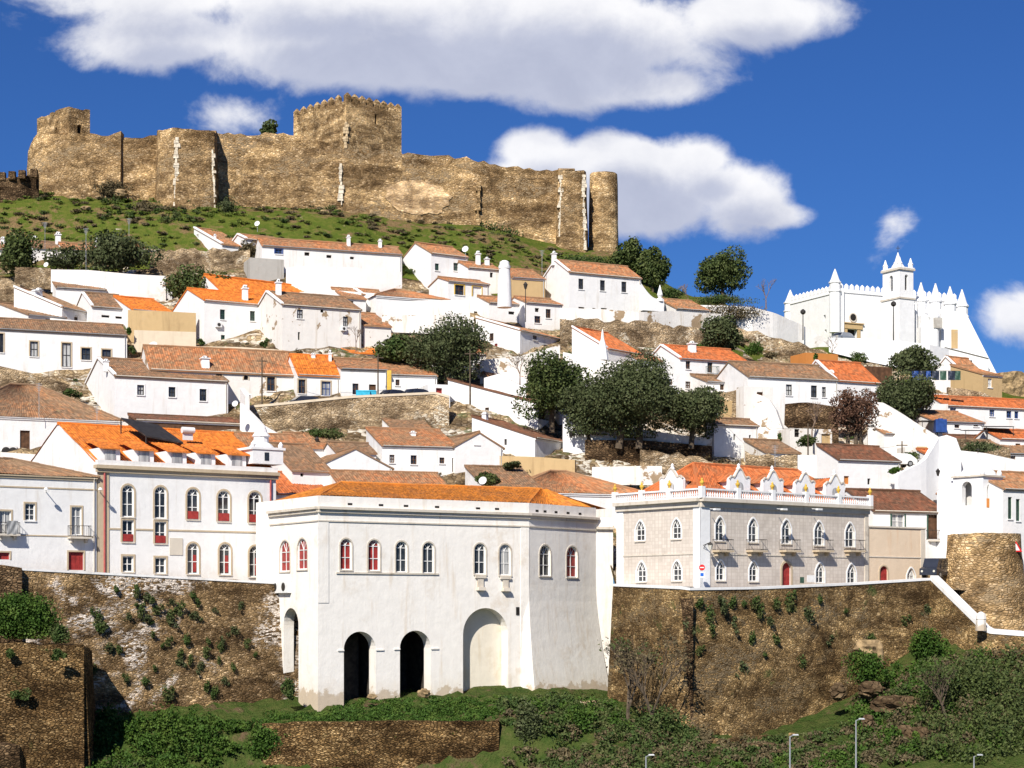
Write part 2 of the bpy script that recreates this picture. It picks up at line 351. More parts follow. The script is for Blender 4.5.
class Face:
    """a vertical wall plane: plan origin P, direction d, outward normal n"""
    def __init__(s, P, d): s.P = Vector(P[:2]); s.d = Vector(d[:2]).normalized(); s.n = Vector((s.d.y, -s.d.x))
    def hit(s, px):
        u = (px-512)/F
        k = (u*s.P.y-s.P.x)/(s.d.x-u*s.d.y)
        return k, s.P.y+s.d.y*k
    def pt(s, k, z, off=0.0):
        q = s.P+s.d*k+s.n*off; return Vector((q.x, q.y, z))
    def op(s, px, row, w, h, **kw):
        """an opening measured on the photograph: centre px, centre row, width and height"""
        a, _ = s.hit(px-w/2); b, _ = s.hit(px+w/2); _, D = s.hit(px)
        o = dict(a=a, b=b, z0=zz(row+h/2, D), z1=zz(row-h/2, D), arch=None, dep=.22, style='sash'); o.update(kw); return o
    def box(s, mb, a, b, z0, z1, n0, n1):
        mb.box(s.pt(a, z0, n0), Vector((*(s.d*(b-a)), 0)), Vector((*(s.n*(n1-n0)), 0)), (0, 0, z1-z0))
def arcpts(a, b, z1, kind, n=8):
    """top outline of an opening, left to right; returns points and spring height"""
    r = (b-a)/2; m = (a+b)/2; out = []
    if kind == 'pointed':
        H = r*1.3; zs = z1-H
        for i in range(n+1):
            t = i/n; x = a+(b-a)*t; k = 1-abs(2*t-1)
            out.append((x, zs+H*(math.sin(k*math.pi/2)**.85*.86+.14*k)))
    elif kind == 'segment':
        H = r*.35; zs = z1-H
        for i in range(n+1):
            t = i/n; x = a+(b-a)*t; out.append((x, zs+H*math.sin(t*math.pi)))
    else:
        zs = z1-r
        for i in range(n+1):
            t = math.pi*(1-i/n); out.append((m+r*math.cos(t), zs+r*math.sin(t)))
    return out, zs
def wall_face(mb, fc, s0, s1, z0, z1, ops=()):
    ops = [o for o in ops if o['b'] > s0+.02 and o['a'] < s1-.02 and o['z0'] < z1]
    for o in ops: o['a'] = max(o['a'], s0+.05); o['b'] = min(o['b'], s1-.05); o['z1'] = min(o['z1'], z1-.05); o['z0'] = max(o['z0'], z0+.01)
    S = sorted({s0, s1, *[o['a'] for o in ops], *[o['b'] for o in ops]}); Z = sorted({z0, z1, *[o['z0'] for o in ops], *[o['z1'] for o in ops]})
    for i in range(len(S)-1):
        for j in range(len(Z)-1):
            a, b, c, d = S[i], S[i+1], Z[j], Z[j+1]
            if b-a < 1e-5 or d-c < 1e-5: continue
            m, q = (a+b)/2, (c+d)/2
            if any(o['a'] < m < o['b'] and o['z0'] < q < o['z1'] for o in ops): continue
            mb.poly((fc.pt(a, c), fc.pt(b, c), fc.pt(b, d), fc.pt(a, d)))
    for o in ops:
        a, b, c, d, t = o['a'], o['b'], o['z0'], o['z1'], -o['dep']
        if o['arch']:
            ap, zs = arcpts(a, b, d, o['arch'], o.get('n', 8))
            for i in range(len(ap)-1):
                p, q = ap[i], ap[i+1]
                mb.poly((fc.pt(p[0], p[1]), fc.pt(q[0], q[1]), fc.pt(q[0], d), fc.pt(p[0], d)))
                mb.poly((fc.pt(p[0], p[1]), fc.pt(p[0], p[1], t), fc.pt(q[0], q[1], t), fc.pt(q[0], q[1])))
        else:
            zs = d; mb.poly((fc.pt(a, d), fc.pt(a, d, t), fc.pt(b, d, t), fc.pt(b, d)))
        mb.poly((fc.pt(a, c), fc.pt(a, c, t), fc.pt(a, zs, t), fc.pt(a, zs))); mb.poly((fc.pt(b, zs), fc.pt(b, zs, t), fc.pt(b, c, t), fc.pt(b, c)))
        mb.poly((fc.pt(a, c, t), fc.pt(a, c), fc.pt(b, c), fc.pt(b, c, t)))
def band(mb, fc, outer, inner, n0, n1):
    """solid ring strip between two outlines (lists of (s, z)) from offset n0 to n1"""
    for i in range(len(outer)-1):
        A, B, c, d = outer[i], outer[i+1], inner[i], inner[i+1]
        mb.poly((fc.pt(*A, n1), fc.pt(*B, n1), fc.pt(*d, n1), fc.pt(*c, n1)))
        mb.poly((fc.pt(*A, n0), fc.pt(*B, n0), fc.pt(*B, n1), fc.pt(*A, n1)))
        mb.poly((fc.pt(*c, n1), fc.pt(*d, n1), fc.pt(*d, n0), fc.pt(*c, n0)))
def outline(a, b, c, d, arch, g=0.0):
    if arch:
        ap, zs = arcpts(a, b, d, arch)
        m = (a+b)/2; r = (b-a)/2
        o = [(a-g, c)]+[(m+(x-m)*(r+g)/r, zs+(z-zs)*((d-zs)+g)/(d-zs) if d > zs else z) for x, z in ap]+[(b+g, c)]
        return o
    return [(a-g, c), (a-g, d+g), (b+g, d+g), (b+g, c)]
def window(fc, o, parent, frame='framewhite', pane='glass', sur=None, surw=.14, sill=None, bars=(1, 2), label=None, bw=.07):
    """frame with glazing bars as the part, pane and sill below it"""
    st = o['style']; a, b, c, d, ar, t = o['a'], o['b'], o['z0'], o['z1'], o['arch'], o['dep']
    nm = {'door': 'door', 'shutter': 'shutter', 'hole': 'opening'}.get(st, 'window')
    fb = MB()
    if st in ('door', 'shutter'):
        band(fb, fc, outline(a+.003, b-.003, c, d-.003, ar), outline(a+.07, b-.07, c, d-.07, ar), -t+.001, -t+.1)
        pts = [fc.pt(x, z, -t+.04) for x, z in outline(a+.004, b-.004, c+.004, d-.004, ar)]; fb.poly(pts[::-1])
        n = 4
        for i in range(1, n): x = a+(b-a)*i/n; fc.box(fb, x-.012, x+.012, c+.02, (d if not ar else d-(b-a)*.4)-.05, -t+.04, -t+.06)
        w = fb.build(nm, frame, parent)
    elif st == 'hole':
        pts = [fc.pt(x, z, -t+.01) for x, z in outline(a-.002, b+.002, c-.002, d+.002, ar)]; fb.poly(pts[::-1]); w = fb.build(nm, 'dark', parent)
    else:
        band(fb, fc, outline(a+.003, b-.003, c, d-.003, ar), outline(a+bw, b-bw, c, d-bw, ar), -t+.03, -t+.11)
        fc.box(fb, a+bw, b-bw, c+.002, c+bw, -t+.03, -t+.1)
        zs = d if not ar else arcpts(a, b, d, ar)[1]
        for i in range(1, bars[0]+1):
            x = a+(b-a)*i/(bars[0]+1); fc.box(fb, x-bw*.4, x+bw*.4, c+bw, zs if ar else d-bw, -t+.035, -t+.085)
        for j in range(1, bars[1]+1):
            z = c+(zs-c)*j/(bars[1]+(0 if ar else 1)); fc.box(fb, a+bw, b-bw, z-bw*.35, z+bw*.35, -t+.032, -t+.082)
        if ar:
            m = (a+b)/2
            for an in (55, 90, 125):
                q = math.radians(an); R_ = (d-zs)*.95; rr = (b-a)/2*.95
                fb.tube(fc.pt(m, zs, -t+.06), fc.pt(m+rr*math.cos(q), zs+R_*math.sin(q), -t+.06), bw*.35, n=4)
        w = fb.build('window', frame, parent)
        pb = MB(); pb.poly([fc.pt(x, z, -t+.02) for x, z in outline(a, b, c, d, ar)][::-1]); pb.build('pane', pane, w)
    if label: w['label'] = label
    if sur:
        sb = MB(); band(sb, fc, outline(a-.0, b+.0, c, d+.0, ar, surw), outline(a, b, c, d, ar), -.01, .045); sb.build('surround', sur, w)
    if sill or st == 'sash':
        sb = MB(); fc.box(sb, a-.1, b+.1, c-.11, c-.002, -.05, .1); sb.build('sill', sill or 'trim', w)
    return w
def roof_slope(mb, e0, e1, r1, r0, tile=.27, amp=.05, jit=.05, rows=None, course=False):
    """pan-tiled slope between eave e0-e1 and ridge r0-r1, corrugated along the eave"""
    e0, e1, r1, r0 = map(Vector, (e0, e1, r1, r0))
    L = max((e1-e0).length, (r1-r0).length); H = ((r0+r1)/2-(e0+e1)/2).length
    nw = max(4, int(L/tile)); nu = nw*3; nv = rows or max(3, int(H/.9))
    nrm = (e1-e0 if (e1-e0).length > .01 else r1-r0).cross(r0-e0 if (r0-e0).length > .01 else r1-e1).normalized()
    if nrm.z < 0: nrm = -nrm
    sag = random.uniform(0, .10) if L > 4 else 0
    rnd = [[random.uniform(-jit, jit) for _ in range(nw//4+3)] for _ in range(nv+1)]
    def P(i, j):
        s = i/nu; t = j/nv; p = (e0.lerp(e1, s)).lerp(r0.lerp(r1, s), t)
        k = (0.0, 1.0, .55)[i % 3]; q = s*(nw//4+1); qi = int(q); h = rnd[j][qi]*(1-(q-qi))+rnd[j][qi+1]*(q-qi)
        return p+nrm*(amp*k+h)-Vector((0, 0, sag*math.sin(math.pi*s)*(1 if 0 < t < 1 else .6)))
    mb.grid(P, nu, nv, lambda i, j: (L*i/nu, H*j/nv))
def ridge(mb, p, q, r=.13):
    p, q = Vector(p), Vector(q); n = max(2, int((q-p).length/.8))
    for i in range(n):
        a = p.lerp(q, i/n); b = p.lerp(q, (i+1)/n+.01); mb.tube(a+Vector((0, 0, random.uniform(-.02, .02))), b, r*random.uniform(.95, 1.1), r*.9, 6)
# ---------------------------------------------------------------- the hillside
TAB = {
 0: [(150, 574), (165, 574), (185, 520), (197, 458), (217, 395), (234, 340), (248, 300), (264, 258), (277, 200), (283, 190), (300, 186)],
 150: [(160, 575), (168, 578), (186, 520), (200, 450), (215, 410), (232, 350), (250, 300), (264, 256), (273, 218), (279, 203), (286, 198), (300, 196)],
 300: [(169, 583), (175, 583), (186, 540), (196, 480), (205, 446), (211, 430), (214, 412), (224, 366), (240, 318), (255, 283), (266, 250), (278, 212), (286, 207), (302, 205)],
 450: [(170, 584), (178, 584), (192, 520), (200, 475), (208, 446), (213, 430), (217, 408), (226, 385), (240, 348), (252, 318), (263, 290), (272, 258), (285, 225), (300, 220), (312, 220)],
 600: [(170, 585), (178, 584), (192, 530), (204, 470), (214, 438), (226, 400), (240, 362), (256, 328), (271, 300), (284, 264), (292, 251), (305, 248), (318, 250)],
 700: [(162, 590), (172, 588), (192, 540), (205, 475), (217, 436), (230, 396), (246, 356), (262, 326), (280, 304), (300, 296)],
 800: [(166, 587), (180, 584), (192, 540), (205, 495), (217, 455), (230, 420), (246, 388), (258, 362), (276, 341), (290, 338), (310, 340)],
 900: [(172, 582), (182, 580), (192, 550), (205, 505), (217, 465), (230, 440), (246, 402), (262, 374), (274, 344), (290, 341), (310, 344)],
 1024: [(170, 592), (182, 584), (192, 555), (205, 505), (217, 470), (230, 445), (246, 425), (264, 405), (280, 398), (300, 396)],
 1300: [(170, 600), (182, 590), (205, 530), (230, 470), (246, 450), (264, 430), (300, 420)],
}
PX = sorted(TAB)
ZT = {p: ([d for d, r in TAB[p]], [zz(r, d) for d, r in TAB[p]]) for p in PX}
def colz(p, D):
    ds, zs = ZT[p]
    if D > ds[-1]: return zs[-1]-max(0, D-ds[-1]-30)*.25
    return float(np.interp(D, ds, zs))
def TZ(x, y):
    px = 512+F*x/y; px = min(max(px, PX[0]), PX[-1])
    i = max(k for k in range(len(PX)) if PX[k] <= px); i = min(i, len(PX)-2); t = (px-PX[i])/(PX[i+1]-PX[i])
    t = t*t*(3-2*t)
    return colz(PX[i], y)*(1-t)+colz(PX[i+1], y)*t
def hitD(px, row):
    D = 160.0
    while D < 330:
        if HY-(TZ((px-512)/F*D, D)-EYE)*F/D <= row: return D
        D += .5
    return D
WS = [(-800, 141), (-650, 143),(-160, 152), (20, 157.5), (274, 169.3), (276, 176), (611, 187), (614, 172.3), (682, 162.5), (850, 173.5), (932, 176.5), (1024, 179), (1500, 184)]
def wstart(px): return float(np.interp(px, [a for a, b in WS], [b for a, b in WS]))
def sheet(name, mat, zf, d0f, d1, npx, nd, p0=-800, p1=1650, jit=.25):
    mb = MB()
    def P(i, j):
        px = p0+(p1-p0)*i/npx; a = d0f(px); D = a+(d1-a)*(j/nd); x = (px-512)/F*D
        return (x, D, zf(x, D)+(random.uniform(-jit, jit) if 0 < j < nd else 0))
    mb.grid(P, npx, nd)
    o = mb.build(name, mat, None, True); return o
def topD(p): return float(np.interp(p, [-400, 0, 240, 420, 560, 640, 740, 850, 1024, 1450], [255, 257, 262, 265, 262, 255, 251, 255, 262, 262]))
tag(sheet('town_ground', 'town', lambda x, y: TZ(x, y)-(.6 if y < 182 else .2), lambda p: wstart(p)+.4, 266, 230, 90), kind='structure')
tag(sheet('hillside', 'grass', lambda x, y: TZ(x, y)-.15, topD, 420, 230, 100), kind='structure')
# lower bank by the river
LB = {
 -300: [(120, 900), (130, 850), (145, 790), (155, 760), (178, 720)],
 90: [(120, 900), (130, 850), (145, 800), (153, 765), (158, 722), (166, 690), (178, 660)],
 250: [(120, 900), (130, 850), (145, 815), (155.4, 785), (157, 735), (162, 712), (168, 700), (178, 690)],
 500: [(120, 900), (130, 850), (145, 815), (155.6, 785), (157, 728), (158, 722), (164, 698), (170, 690), (178, 680)],
 600: [(120, 900), (130, 850), (145, 790), (153, 755), (160, 722), (168, 700), (178, 690)],
 750: [(120, 900), (130, 850), (145, 800), (153, 765), (159, 745), (166, 735), (178, 720)],
 850: [(120, 900), (130, 850), (145, 780), (155, 745), (162, 722), (170, 700), (178, 680)],
 930: [(120, 900), (130, 840), (145, 775), (155, 728), (162, 690), (170, 655), (180, 625)],
 1024: [(120, 900), (130, 840), (145, 760), (155, 715), (162, 680), (170, 652), (180, 622)],
 1300: [(120, 900), (130, 830), (145, 750), (155, 700), (170, 650), (180, 620)],
}
LPX = sorted(LB); LZ = {p: ([d for d, r in LB[p]], [zz(r, d) for d, r in LB[p]]) for p in LPX}
def BZ(x, y):
    px = 512+F*x/y; px = min(max(px, LPX[0]), LPX[-1]-.01)
    i = max(k for k in range(len(LPX)) if LPX[k] <= px); i = min(i, len(LPX)-2); t = (px-LPX[i])/(LPX[i+1]-LPX[i])
    return float(np.interp(y, *LZ[LPX[i]]))*(1-t)+float(np.interp(y, *LZ[LPX[i+1]]))*t
tag(sheet('river_bank', 'bank', BZ, lambda p: 118, 179, 300, 70, jit=.3), kind='structure')
mb = MB(); mb.poly([(-4000, -300, 0), (4000, -300, 0), (4000, 128, 0), (-4000, 128, 0)])
wm, t_, b_, tc_ = newmat('river_water'); b_.inputs['Base Color'].default_value = (.03, .05, .045, 1); b_.inputs['Roughness'].default_value = .12
bump(t_, b_, t_.noise(t_.scale(tc_.outputs['Object'], 1, 2.5, 1), .6, 4), .4, .15)
tag(mb.build('river_water', wm), kind='structure')
mb = MB(); mb.poly([(-6000, 127, -.6), (6000, 127, -.6), (6000, 9000, -.6), (-6000, 9000, -.6)])
tag(mb.build('ground', 'bank'), kind='structure')

# ---------------------------------------------------------------- stone walls
def stone_wall(pts, mat, label, name='stone_wall', drop=None, base=None, batter=.12, thick=.8, jit=.05, coping=None, cop=.28, cell=.8, rag=.0, cat='wall', back=1.5):
    """pts: top edge [(px, row, D)], base: rows below the same points, or drop in metres"""
    T = [at(*p) for p in pts]
    Bz = [zz(b, p[2]) for b, p in zip(base, pts)] if base else [t.z-drop for t in T]
    # resample
    segs = []; L = 0; acc = [0]
    for a, b in zip(T, T[1:]): L += (Vector((b.x, b.y))-Vector((a.x, a.y))).length; acc.append(L)
    n = max(2, int(L/cell)); H = max(t.z-b for t, b in zip(T, Bz)); m = max(2, int(H/cell))
    xs = sorted(set([L*i/n for i in range(n+1)])); n = len(xs)-1
    def sample(s):
        x = np.interp(s, acc, [t.x for t in T]); y = np.interp(s, acc, [t.y for t in T]); z = np.interp(s, acc, [t.z for t in T]); b = np.interp(s, acc, Bz)
        e = .6; x2 = np.interp(min(s+e, L), acc, [t.x for t in T]); x1 = np.interp(max(s-e, 0), acc, [t.x for t in T]); y2 = np.interp(min(s+e, L), acc, [t.y for t in T]); y1 = np.interp(max(s-e, 0), acc, [t.y for t in T])
        d = Vector((x2-x1, y2-y1)).normalized(); return Vector((x, y, z)), Vector((d.y, -d.x, 0)), b
    S = [sample(x) for x in xs]; R = [random.uniform(-rag, rag*.4) for _ in S]
    mb = MB()
    def P(i, j):
        p, nn, b = S[i]; t = 1-j/m; zt = p.z+R[i]; z = zt+(b-zt)*t; k = random.uniform(-jit, jit) if 0 < j < m else 0
        return Vector((p.x, p.y, z))+nn*(batter*(zt-z)+k)
    mb.grid(P, n, m)
    def Q(i, j):
        p, nn, b = S[i]; return Vector((p.x, p.y, p.z+R[i]))-nn*(thick*j)
    mb.grid(Q, n, 1)
    def B(i, j):
        p, nn, b = S[i]; return Vector((p.x, p.y, p.z+R[i]-(p.z-b if back is None else back)*j))-nn*thick
    mb.grid(B, n, 1)
    for i, sgn in ((0, 1), (n, -1)):
        p, nn, b = S[i]; q = [Vector((p.x, p.y, p.z+R[i])), Vector((p.x, p.y, b))+nn*(batter*(p.z-b)), Vector((p.x, p.y, b))-nn*thick, Vector((p.x, p.y, p.z+R[i]))-nn*thick]
        mb.poly(q if sgn > 0 else q[::-1])
    root = mb.build(name, mat); tag(root, label, cat)
    if coping:
        cb = MB()
        def K(i, j):
            p, nn, b = S[i]; o = [(.08, -.02), (.08, cop), (-thick-.05, cop), (-thick-.05, -.02)][j]; return Vector((p.x, p.y, p.z+o[1]))+nn*o[0]
        cb.grid(K, n, 3); k = cb.build('coping', coping, root)
    return root
# river front
stone_wall([(-650, 540, 142), (-160, 560, 151), (20, 570, 157.5), (150, 577, 163), (297, 585, 169.6)], 'wallL', 'long rubble wall with tufts of weed under the palace with tall arched windows', base=[800, 800, 800, 790, 780], batter=.13, coping='white', cop=.16, jit=.08, name='retaining_wall')
stone_wall([(613, 586, 172.3), (682, 589, 162.3)], 'wallR', 'narrow rubble wall face between the white buttress and the dark seam', base=[760, 790], batter=.06, coping='white', cop=.2, jit=.05, name='retaining_wall', thick=1.2)
stone_wall([(681, 589, 162.1), (690, 590, 161.7), (760, 589, 166), (850, 585, 172.5), (932, 580, 177)], 'wallR', 'tall dark rubble wall below the grey palace with balconies', base=[800, 800, 800, 790, 760], batter=.10, coping='white', cop=.2, jit=.08, name='retaining_wall', thick=1.2)
stone_wall([(931, 580, 176.9), (985, 633, 170), (1024, 636, 168), (1100, 640, 168)], 'wallR', 'rubble wall under the white parapet that drops diagonally to the right', base=[760, 790, 800, 800], batter=.16, coping='white', cop=.42, jit=.08, name='retaining_wall')
stone_wall([(-60, 640, 148), (0, 643, 149), (84, 645, 150.5)], 'wallB', 'lower left stone bastion wall with bright creeper on top', base=[860, 860, 860], batter=.05, jit=.05, rag=.2, name='bastion_wall', thick=6, back=10)
stone_wall([(84, 645, 150.6), (92, 650, 158)], 'wallB', 'side face of the lower left stone bastion', base=[860, 850], batter=.05, jit=.05, rag=.2, name='bastion_wall', thick=3)
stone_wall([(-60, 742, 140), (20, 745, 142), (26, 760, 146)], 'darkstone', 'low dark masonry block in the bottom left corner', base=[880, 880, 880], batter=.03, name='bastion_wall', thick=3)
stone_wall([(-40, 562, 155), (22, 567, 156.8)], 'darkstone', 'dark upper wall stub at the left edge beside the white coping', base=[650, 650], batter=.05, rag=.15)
stone_wall([(262, 723, 156.2), (380, 721, 156), (499, 721, 156.6)], 'wallB', 'terrace wall of brown rubble below the arcaded white building', base=[860, 860, 860], batter=.04, jit=.05, rag=.12, name='terrace_wall')
stone_wall([(499, 721, 156.7), (506, 724, 163)], 'wallB', 'short return of the terrace wall below the arcade', base=[860, 850], batter=.02, name='terrace_wall')
stone_wall([(690, 740, 157.5), (760, 737, 159), (850, 730, 163)], 'wallR', 'low ruined wall footing along the base of the tall right wall', base=[790, 790, 790], batter=.1, rag=.4)
# seam buttress, dark stone put in for the shadow line of the wall edge
b_ = MB(); f_ = Face(at(682, 590, 162), v2(.5)); f_.box(b_, -.12, .12, 3.5, 21.0, -.2, 1.5); tag(b_.build('stone_buttress', 'darkstone'), 'thin vertical stone rib, coloured dark for the shadow line, in the tall wall right of the white building', 'buttress')
# round bastion, right
def round_tower(c, prof, mat, name, label, n=40, jit=.05, cat='tower'):
    mb = MB(); c = Vector(c); m = len(prof)-1
    mb.grid(lambda i, j: (c.x+(prof[j][0]+(0 if j in (m,) else random.uniform(-jit, jit)))*math.cos(-2*math.pi*i/n), c.y+prof[j][0]*math.sin(-2*math.pi*i/n), c.z+prof[j][1]+(random.uniform(-jit, jit) if j >= m-1 else 0)), n, m)
    mb.poly([(c.x+prof[m][0]*math.cos(2*math.pi*i/n), c.y+prof[m][0]*math.sin(2*math.pi*i/n), c.z+prof[m][1]-.1) for i in range(n)])
    return tag(mb.build(name, mat), label, cat)
c_ = at(984, 610, 181)
round_tower((c_.x, c_.y, 12), [(5.6, 0), (5.1, 3), (4.6, 6), (4.1, 9), (3.7, 11.5), (3.45, 13.5), (3.4, 15.2)], 'castle', 'stone_bastion', 'round rubble bastion below the little white bell tower at the right edge')

# ---------------------------------------------------------------- house kit
LOGH = []
def closing(mb, pts, th=.14):
    """soffit and fascia under a roof slope given by its four corners"""
    pts = [Vector(p) for p in pts]; lo = [p-Vector((0, 0, th)) for p in pts]
    mb.poly(lo[::-1])
    for k in range(4): mb.poly((lo[k], lo[(k+1) % 4], pts[(k+1) % 4]+Vector((0, 0, .02)), pts[k]+Vector((0, 0, .02))))
def chimney(root_roof, fc, px, top, wpx, zb, mat='white', style=0, parent=None):
    k, D = fc.hit(px); w_ = wpx*D/F; zt = zz(top, D); P = fc.pt(k, 0)
    mb = MB(); d = Vector((*fc.d, 0)); n = Vector((*fc.n, 0)); h = zt-zb
    if style == 2:   # big conical chimney
        mb.lathe((P.x, P.y, zb), [(w_*.62, 0), (w_*.5, h*.45), (w_*.38, h*.8), (w_*.46, h*.82), (w_*.46, h*.88), (w_*.36, h*.89), (w_*.3, h*.97), (w_*.1, h)], 12)
    else:
        mb.box(P-d*w_/2-n*w_/2+Vector((0, 0, zb)), d*w_, n*w_, (0, 0, h*.78), .04)
        mb.box(P-d*w_*.62-n*w_*.62+Vector((0, 0, zb+h*.78)), d*w_*1.24, n*w_*1.24, (0, 0, h*.06))
        if style == 0: mb.box(P-d*w_*.45-n*w_*.45+Vector((0, 0, zb+h*.84)), d*w_*.9, n*w_*.9, (0, 0, h*.16), .18)
        else: mb.lathe((P.x, P.y, zb+h*.84), [(w_*.4, 0), (w_*.42, h*.08), (w_*.2, h*.16)], 10)
    o = mb.build('chimney', mat, root_roof)
    if style != 2:
        q = MB()
        for s_ in (-1, 1): q.box(P+d*(w_*.22*s_-w_*.1)+n*(w_*.46)+Vector((0, 0, zb+h*.86)), d*w_*.2, n*.02, (0, 0, h*.07))
        q.build('flue_opening', 'dark', root_roof)
    return o
def house(label, cx, eave, rx, base=None, D=None, a=38, lx=None, dep=None, roof='gable', apex=None, pitch=.34, wall='white', tile='t_mid', fw=(), sw=(), ch=(), ov=.22, cat='house', name='house', frame='brown', verge=False, cornice='white', back=0, extra=None, sur=None, maxdep=16, ac=(), rtop=None, sill=None):
    a = math.radians(a); D = D or hitD(cx, base); D += back
    P = at(cx, eave, D); f = v2(a); s = Vector((-math.sin(a), math.cos(a))); ze = P.z; P2 = Vector((P.x, P.y))
    front = Face(P2, f); w_, _ = front.hit(rx)
    if dep is None:
        sf = Face(P2, s); k = sf.hit(lx)[0] if lx is not None else 6; dep = k if 0 < k < maxdep else maxdep
    L2 = P2+s*dep; side = Face(L2, -s); R2 = P2+f*w_; right = Face(R2, s); rear = Face(R2+s*dep, -f)
    corners = [P2, R2, R2+s*dep, L2]
    zb = min(TZ(*c) for c in corners)-1.0
    zb = min(zb, ze-2.2)
    LOGH.append((cx, round(D, 1), round(w_, 1), round(dep, 1), round(ze-TZ(*P2), 1), label[:40]))
    root = thing(name, (P2.x, P2.y, zb), label, cat)
    fo = [front.op(*o[:4], style=(o[4] if len(o) > 4 else 'sash'), **(o[5] if len(o) > 5 and o[5] else {})) for o in fw]
    sd = [side.op(*o[:4], style=(o[4] if len(o) > 4 else 'sash'), **(o[5] if len(o) > 5 and o[5] else {})) for o in sw]
    if apex is not None:
        k = {'gable': dep/2, 'shed': dep, 'hip': dep/2, 'gablef': 0}.get(roof, dep/2); Da = (P2+s*k).y; zr = zz(apex, Da); rise = max(.25, zr-ze)
    else: rise = pitch*(dep if roof == 'shed' else (w_/2 if roof == 'gablef' else dep/2))
    zr = ze+rise
    mb = MB()
    wall_face(mb, front, 0, w_, zb, ze, fo); wall_face(mb, side, 0, dep, zb, ze, sd)
    wall_face(mb, right, 0, dep, zb, ze); wall_face(mb, rear, 0, w_, zb, ze)
    V3 = lambda p, z: Vector((p.x, p.y, z))
    if roof == 'gable':
        for q in (side, right): mb.poly((q.pt(0, ze), q.pt(dep, ze), q.pt(dep/2, zr)))
    elif roof == 'shed':
        mb.poly((V3(L2, ze), V3(P2, ze), V3(L2, zr))); mb.poly((V3(R2, ze), V3(R2+s*dep, ze), V3(R2+s*dep, zr)))
        mb.poly((V3(R2+s*dep, ze), V3(L2, ze), V3(L2, zr), V3(R2+s*dep, zr)))
    elif roof == 'gablef':
        mb.poly((front.pt(0, ze), front.pt(w_, ze), front.pt(w_/2, zr))); mb.poly((rear.pt(0, ze), rear.pt(w_, ze), rear.pt(w_/2, zr)))
    elif roof == 'flat':
        mb.poly((V3(P2, ze-.5), V3(R2, ze-.5), V3(R2+s*dep, ze-.5), V3(L2, ze-.5)))
        for q, l in ((front, w_), (side, dep), (right, dep), (rear, w_)): mb.poly([q.pt(0, ze-.5, -.25), q.pt(0, ze, -.25), q.pt(l, ze, -.25), q.pt(l, ze-.5, -.25)]); mb.poly([q.pt(0, ze), q.pt(l, ze), q.pt(l, ze, -.25), q.pt(0, ze, -.25)])
    wo_ = mb.build('wall', wall, root)
    for lst, q in ((fo, front), (sd, side)):
        for o in lst:
            st = o['style']; fr = o.get('frame') or frame
            if st == 'sash': window(q, o, root, frame=fr, pane=o.get('pane') or random.choice(['glass', 'glass', 'glass', 'curtain']), sur=o.get('sur', sur), sill=sill or 'white', bars=o.get('bars', (1, 1)), bw=.08, label=o.get('label'))
            else: window(q, o, root, frame=fr, sur=o.get('sur', sur), label=o.get('label'))
    F3 = Vector((*f, 0)); S3 = Vector((*s, 0)); up = Vector((0, 0, .06)); Z = Vector((0, 0, 1))
    ro = None
    if roof != 'flat':
        rb = MB(); os_ = .1
        C0 = V3(P2, ze)-F3*os_; C1 = V3(R2, ze)+F3*os_
        if roof == 'gable':
            h = dep/2; g = rise/h
            e0 = C0-S3*ov-Z*g*ov+up; e1 = C1-S3*ov-Z*g*ov+up; r0 = C0+S3*h+Z*rise+up; r1 = C1+S3*h+Z*rise+up
            b0 = C0+S3*(dep+ov)-Z*g*ov+up; b1 = C1+S3*(dep+ov)-Z*g*ov+up
            roof_slope(rb, e0, e1, r1, r0); roof_slope(rb, b1, b0, r0, r1); ridge(rb, r0+up, r1+up)
            closing(rb, (e0, e1, r1, r0)); closing(rb, (b1, b0, r0, r1))
        elif roof == 'shed':
            g = rise/dep; e0 = C0-S3*ov-Z*g*ov+up; e1 = C1-S3*ov-Z*g*ov+up; r0 = C0+S3*dep+Z*rise+up; r1 = C1+S3*dep+Z*rise+up
            roof_slope(rb, e0, e1, r1, r0); closing(rb, (e0, e1, r1, r0)); ridge(rb, r0+up, r1+up, .1)
        elif roof == 'gablef':
            g = rise/(w_/2); m0 = V3(P2+f*w_/2, zr)-S3*os_+up; m1 = m0+S3*(dep+2*os_)
            l0 = V3(P2, ze)-F3*ov-Z*g*ov-S3*os_+up; l1 = l0+S3*(dep+2*os_); q0 = V3(R2, ze)+F3*ov-Z*g*ov-S3*os_+up; q1 = q0+S3*(dep+2*os_)
            roof_slope(rb, l1, l0, m0, m1); roof_slope(rb, q0, q1, m1, m0); ridge(rb, m0+up, m1+up); closing(rb, (l1, l0, m0, m1)); closing(rb, (q0, q1, m1, m0))
        elif roof == 'hip':
            h = dep/2; g = rise/h; i0 = min(h, w_*.45)
            e = [V3(P2, ze)-F3*ov-S3*ov, V3(R2, ze)+F3*ov-S3*ov, V3(R2+s*dep, ze)+F3*ov+S3*ov, V3(L2, ze)-F3*ov+S3*ov]; e = [q-Z*g*ov*.6+up for q in e]
            r0 = V3(P2+f*i0+s*h, zr)+up; r1 = V3(P2+f*max(w_-i0, i0+.2)+s*h, zr)+up
            roof_slope(rb, e[0], e[1], r1, r0); roof_slope(rb, e[2], e[3], r0, r1); roof_slope(rb, e[3], e[0], r0, r0+Z*.001); roof_slope(rb, e[1], e[2], r1, r1+Z*.001)
            for p, q in ((e[0], r0), (e[1], r1), (e[3], r0), (e[2], r1), (r0, r1)): ridge(rb, p+up, q+up, .12)
        ro = rb.build('roof', tile, root, False)
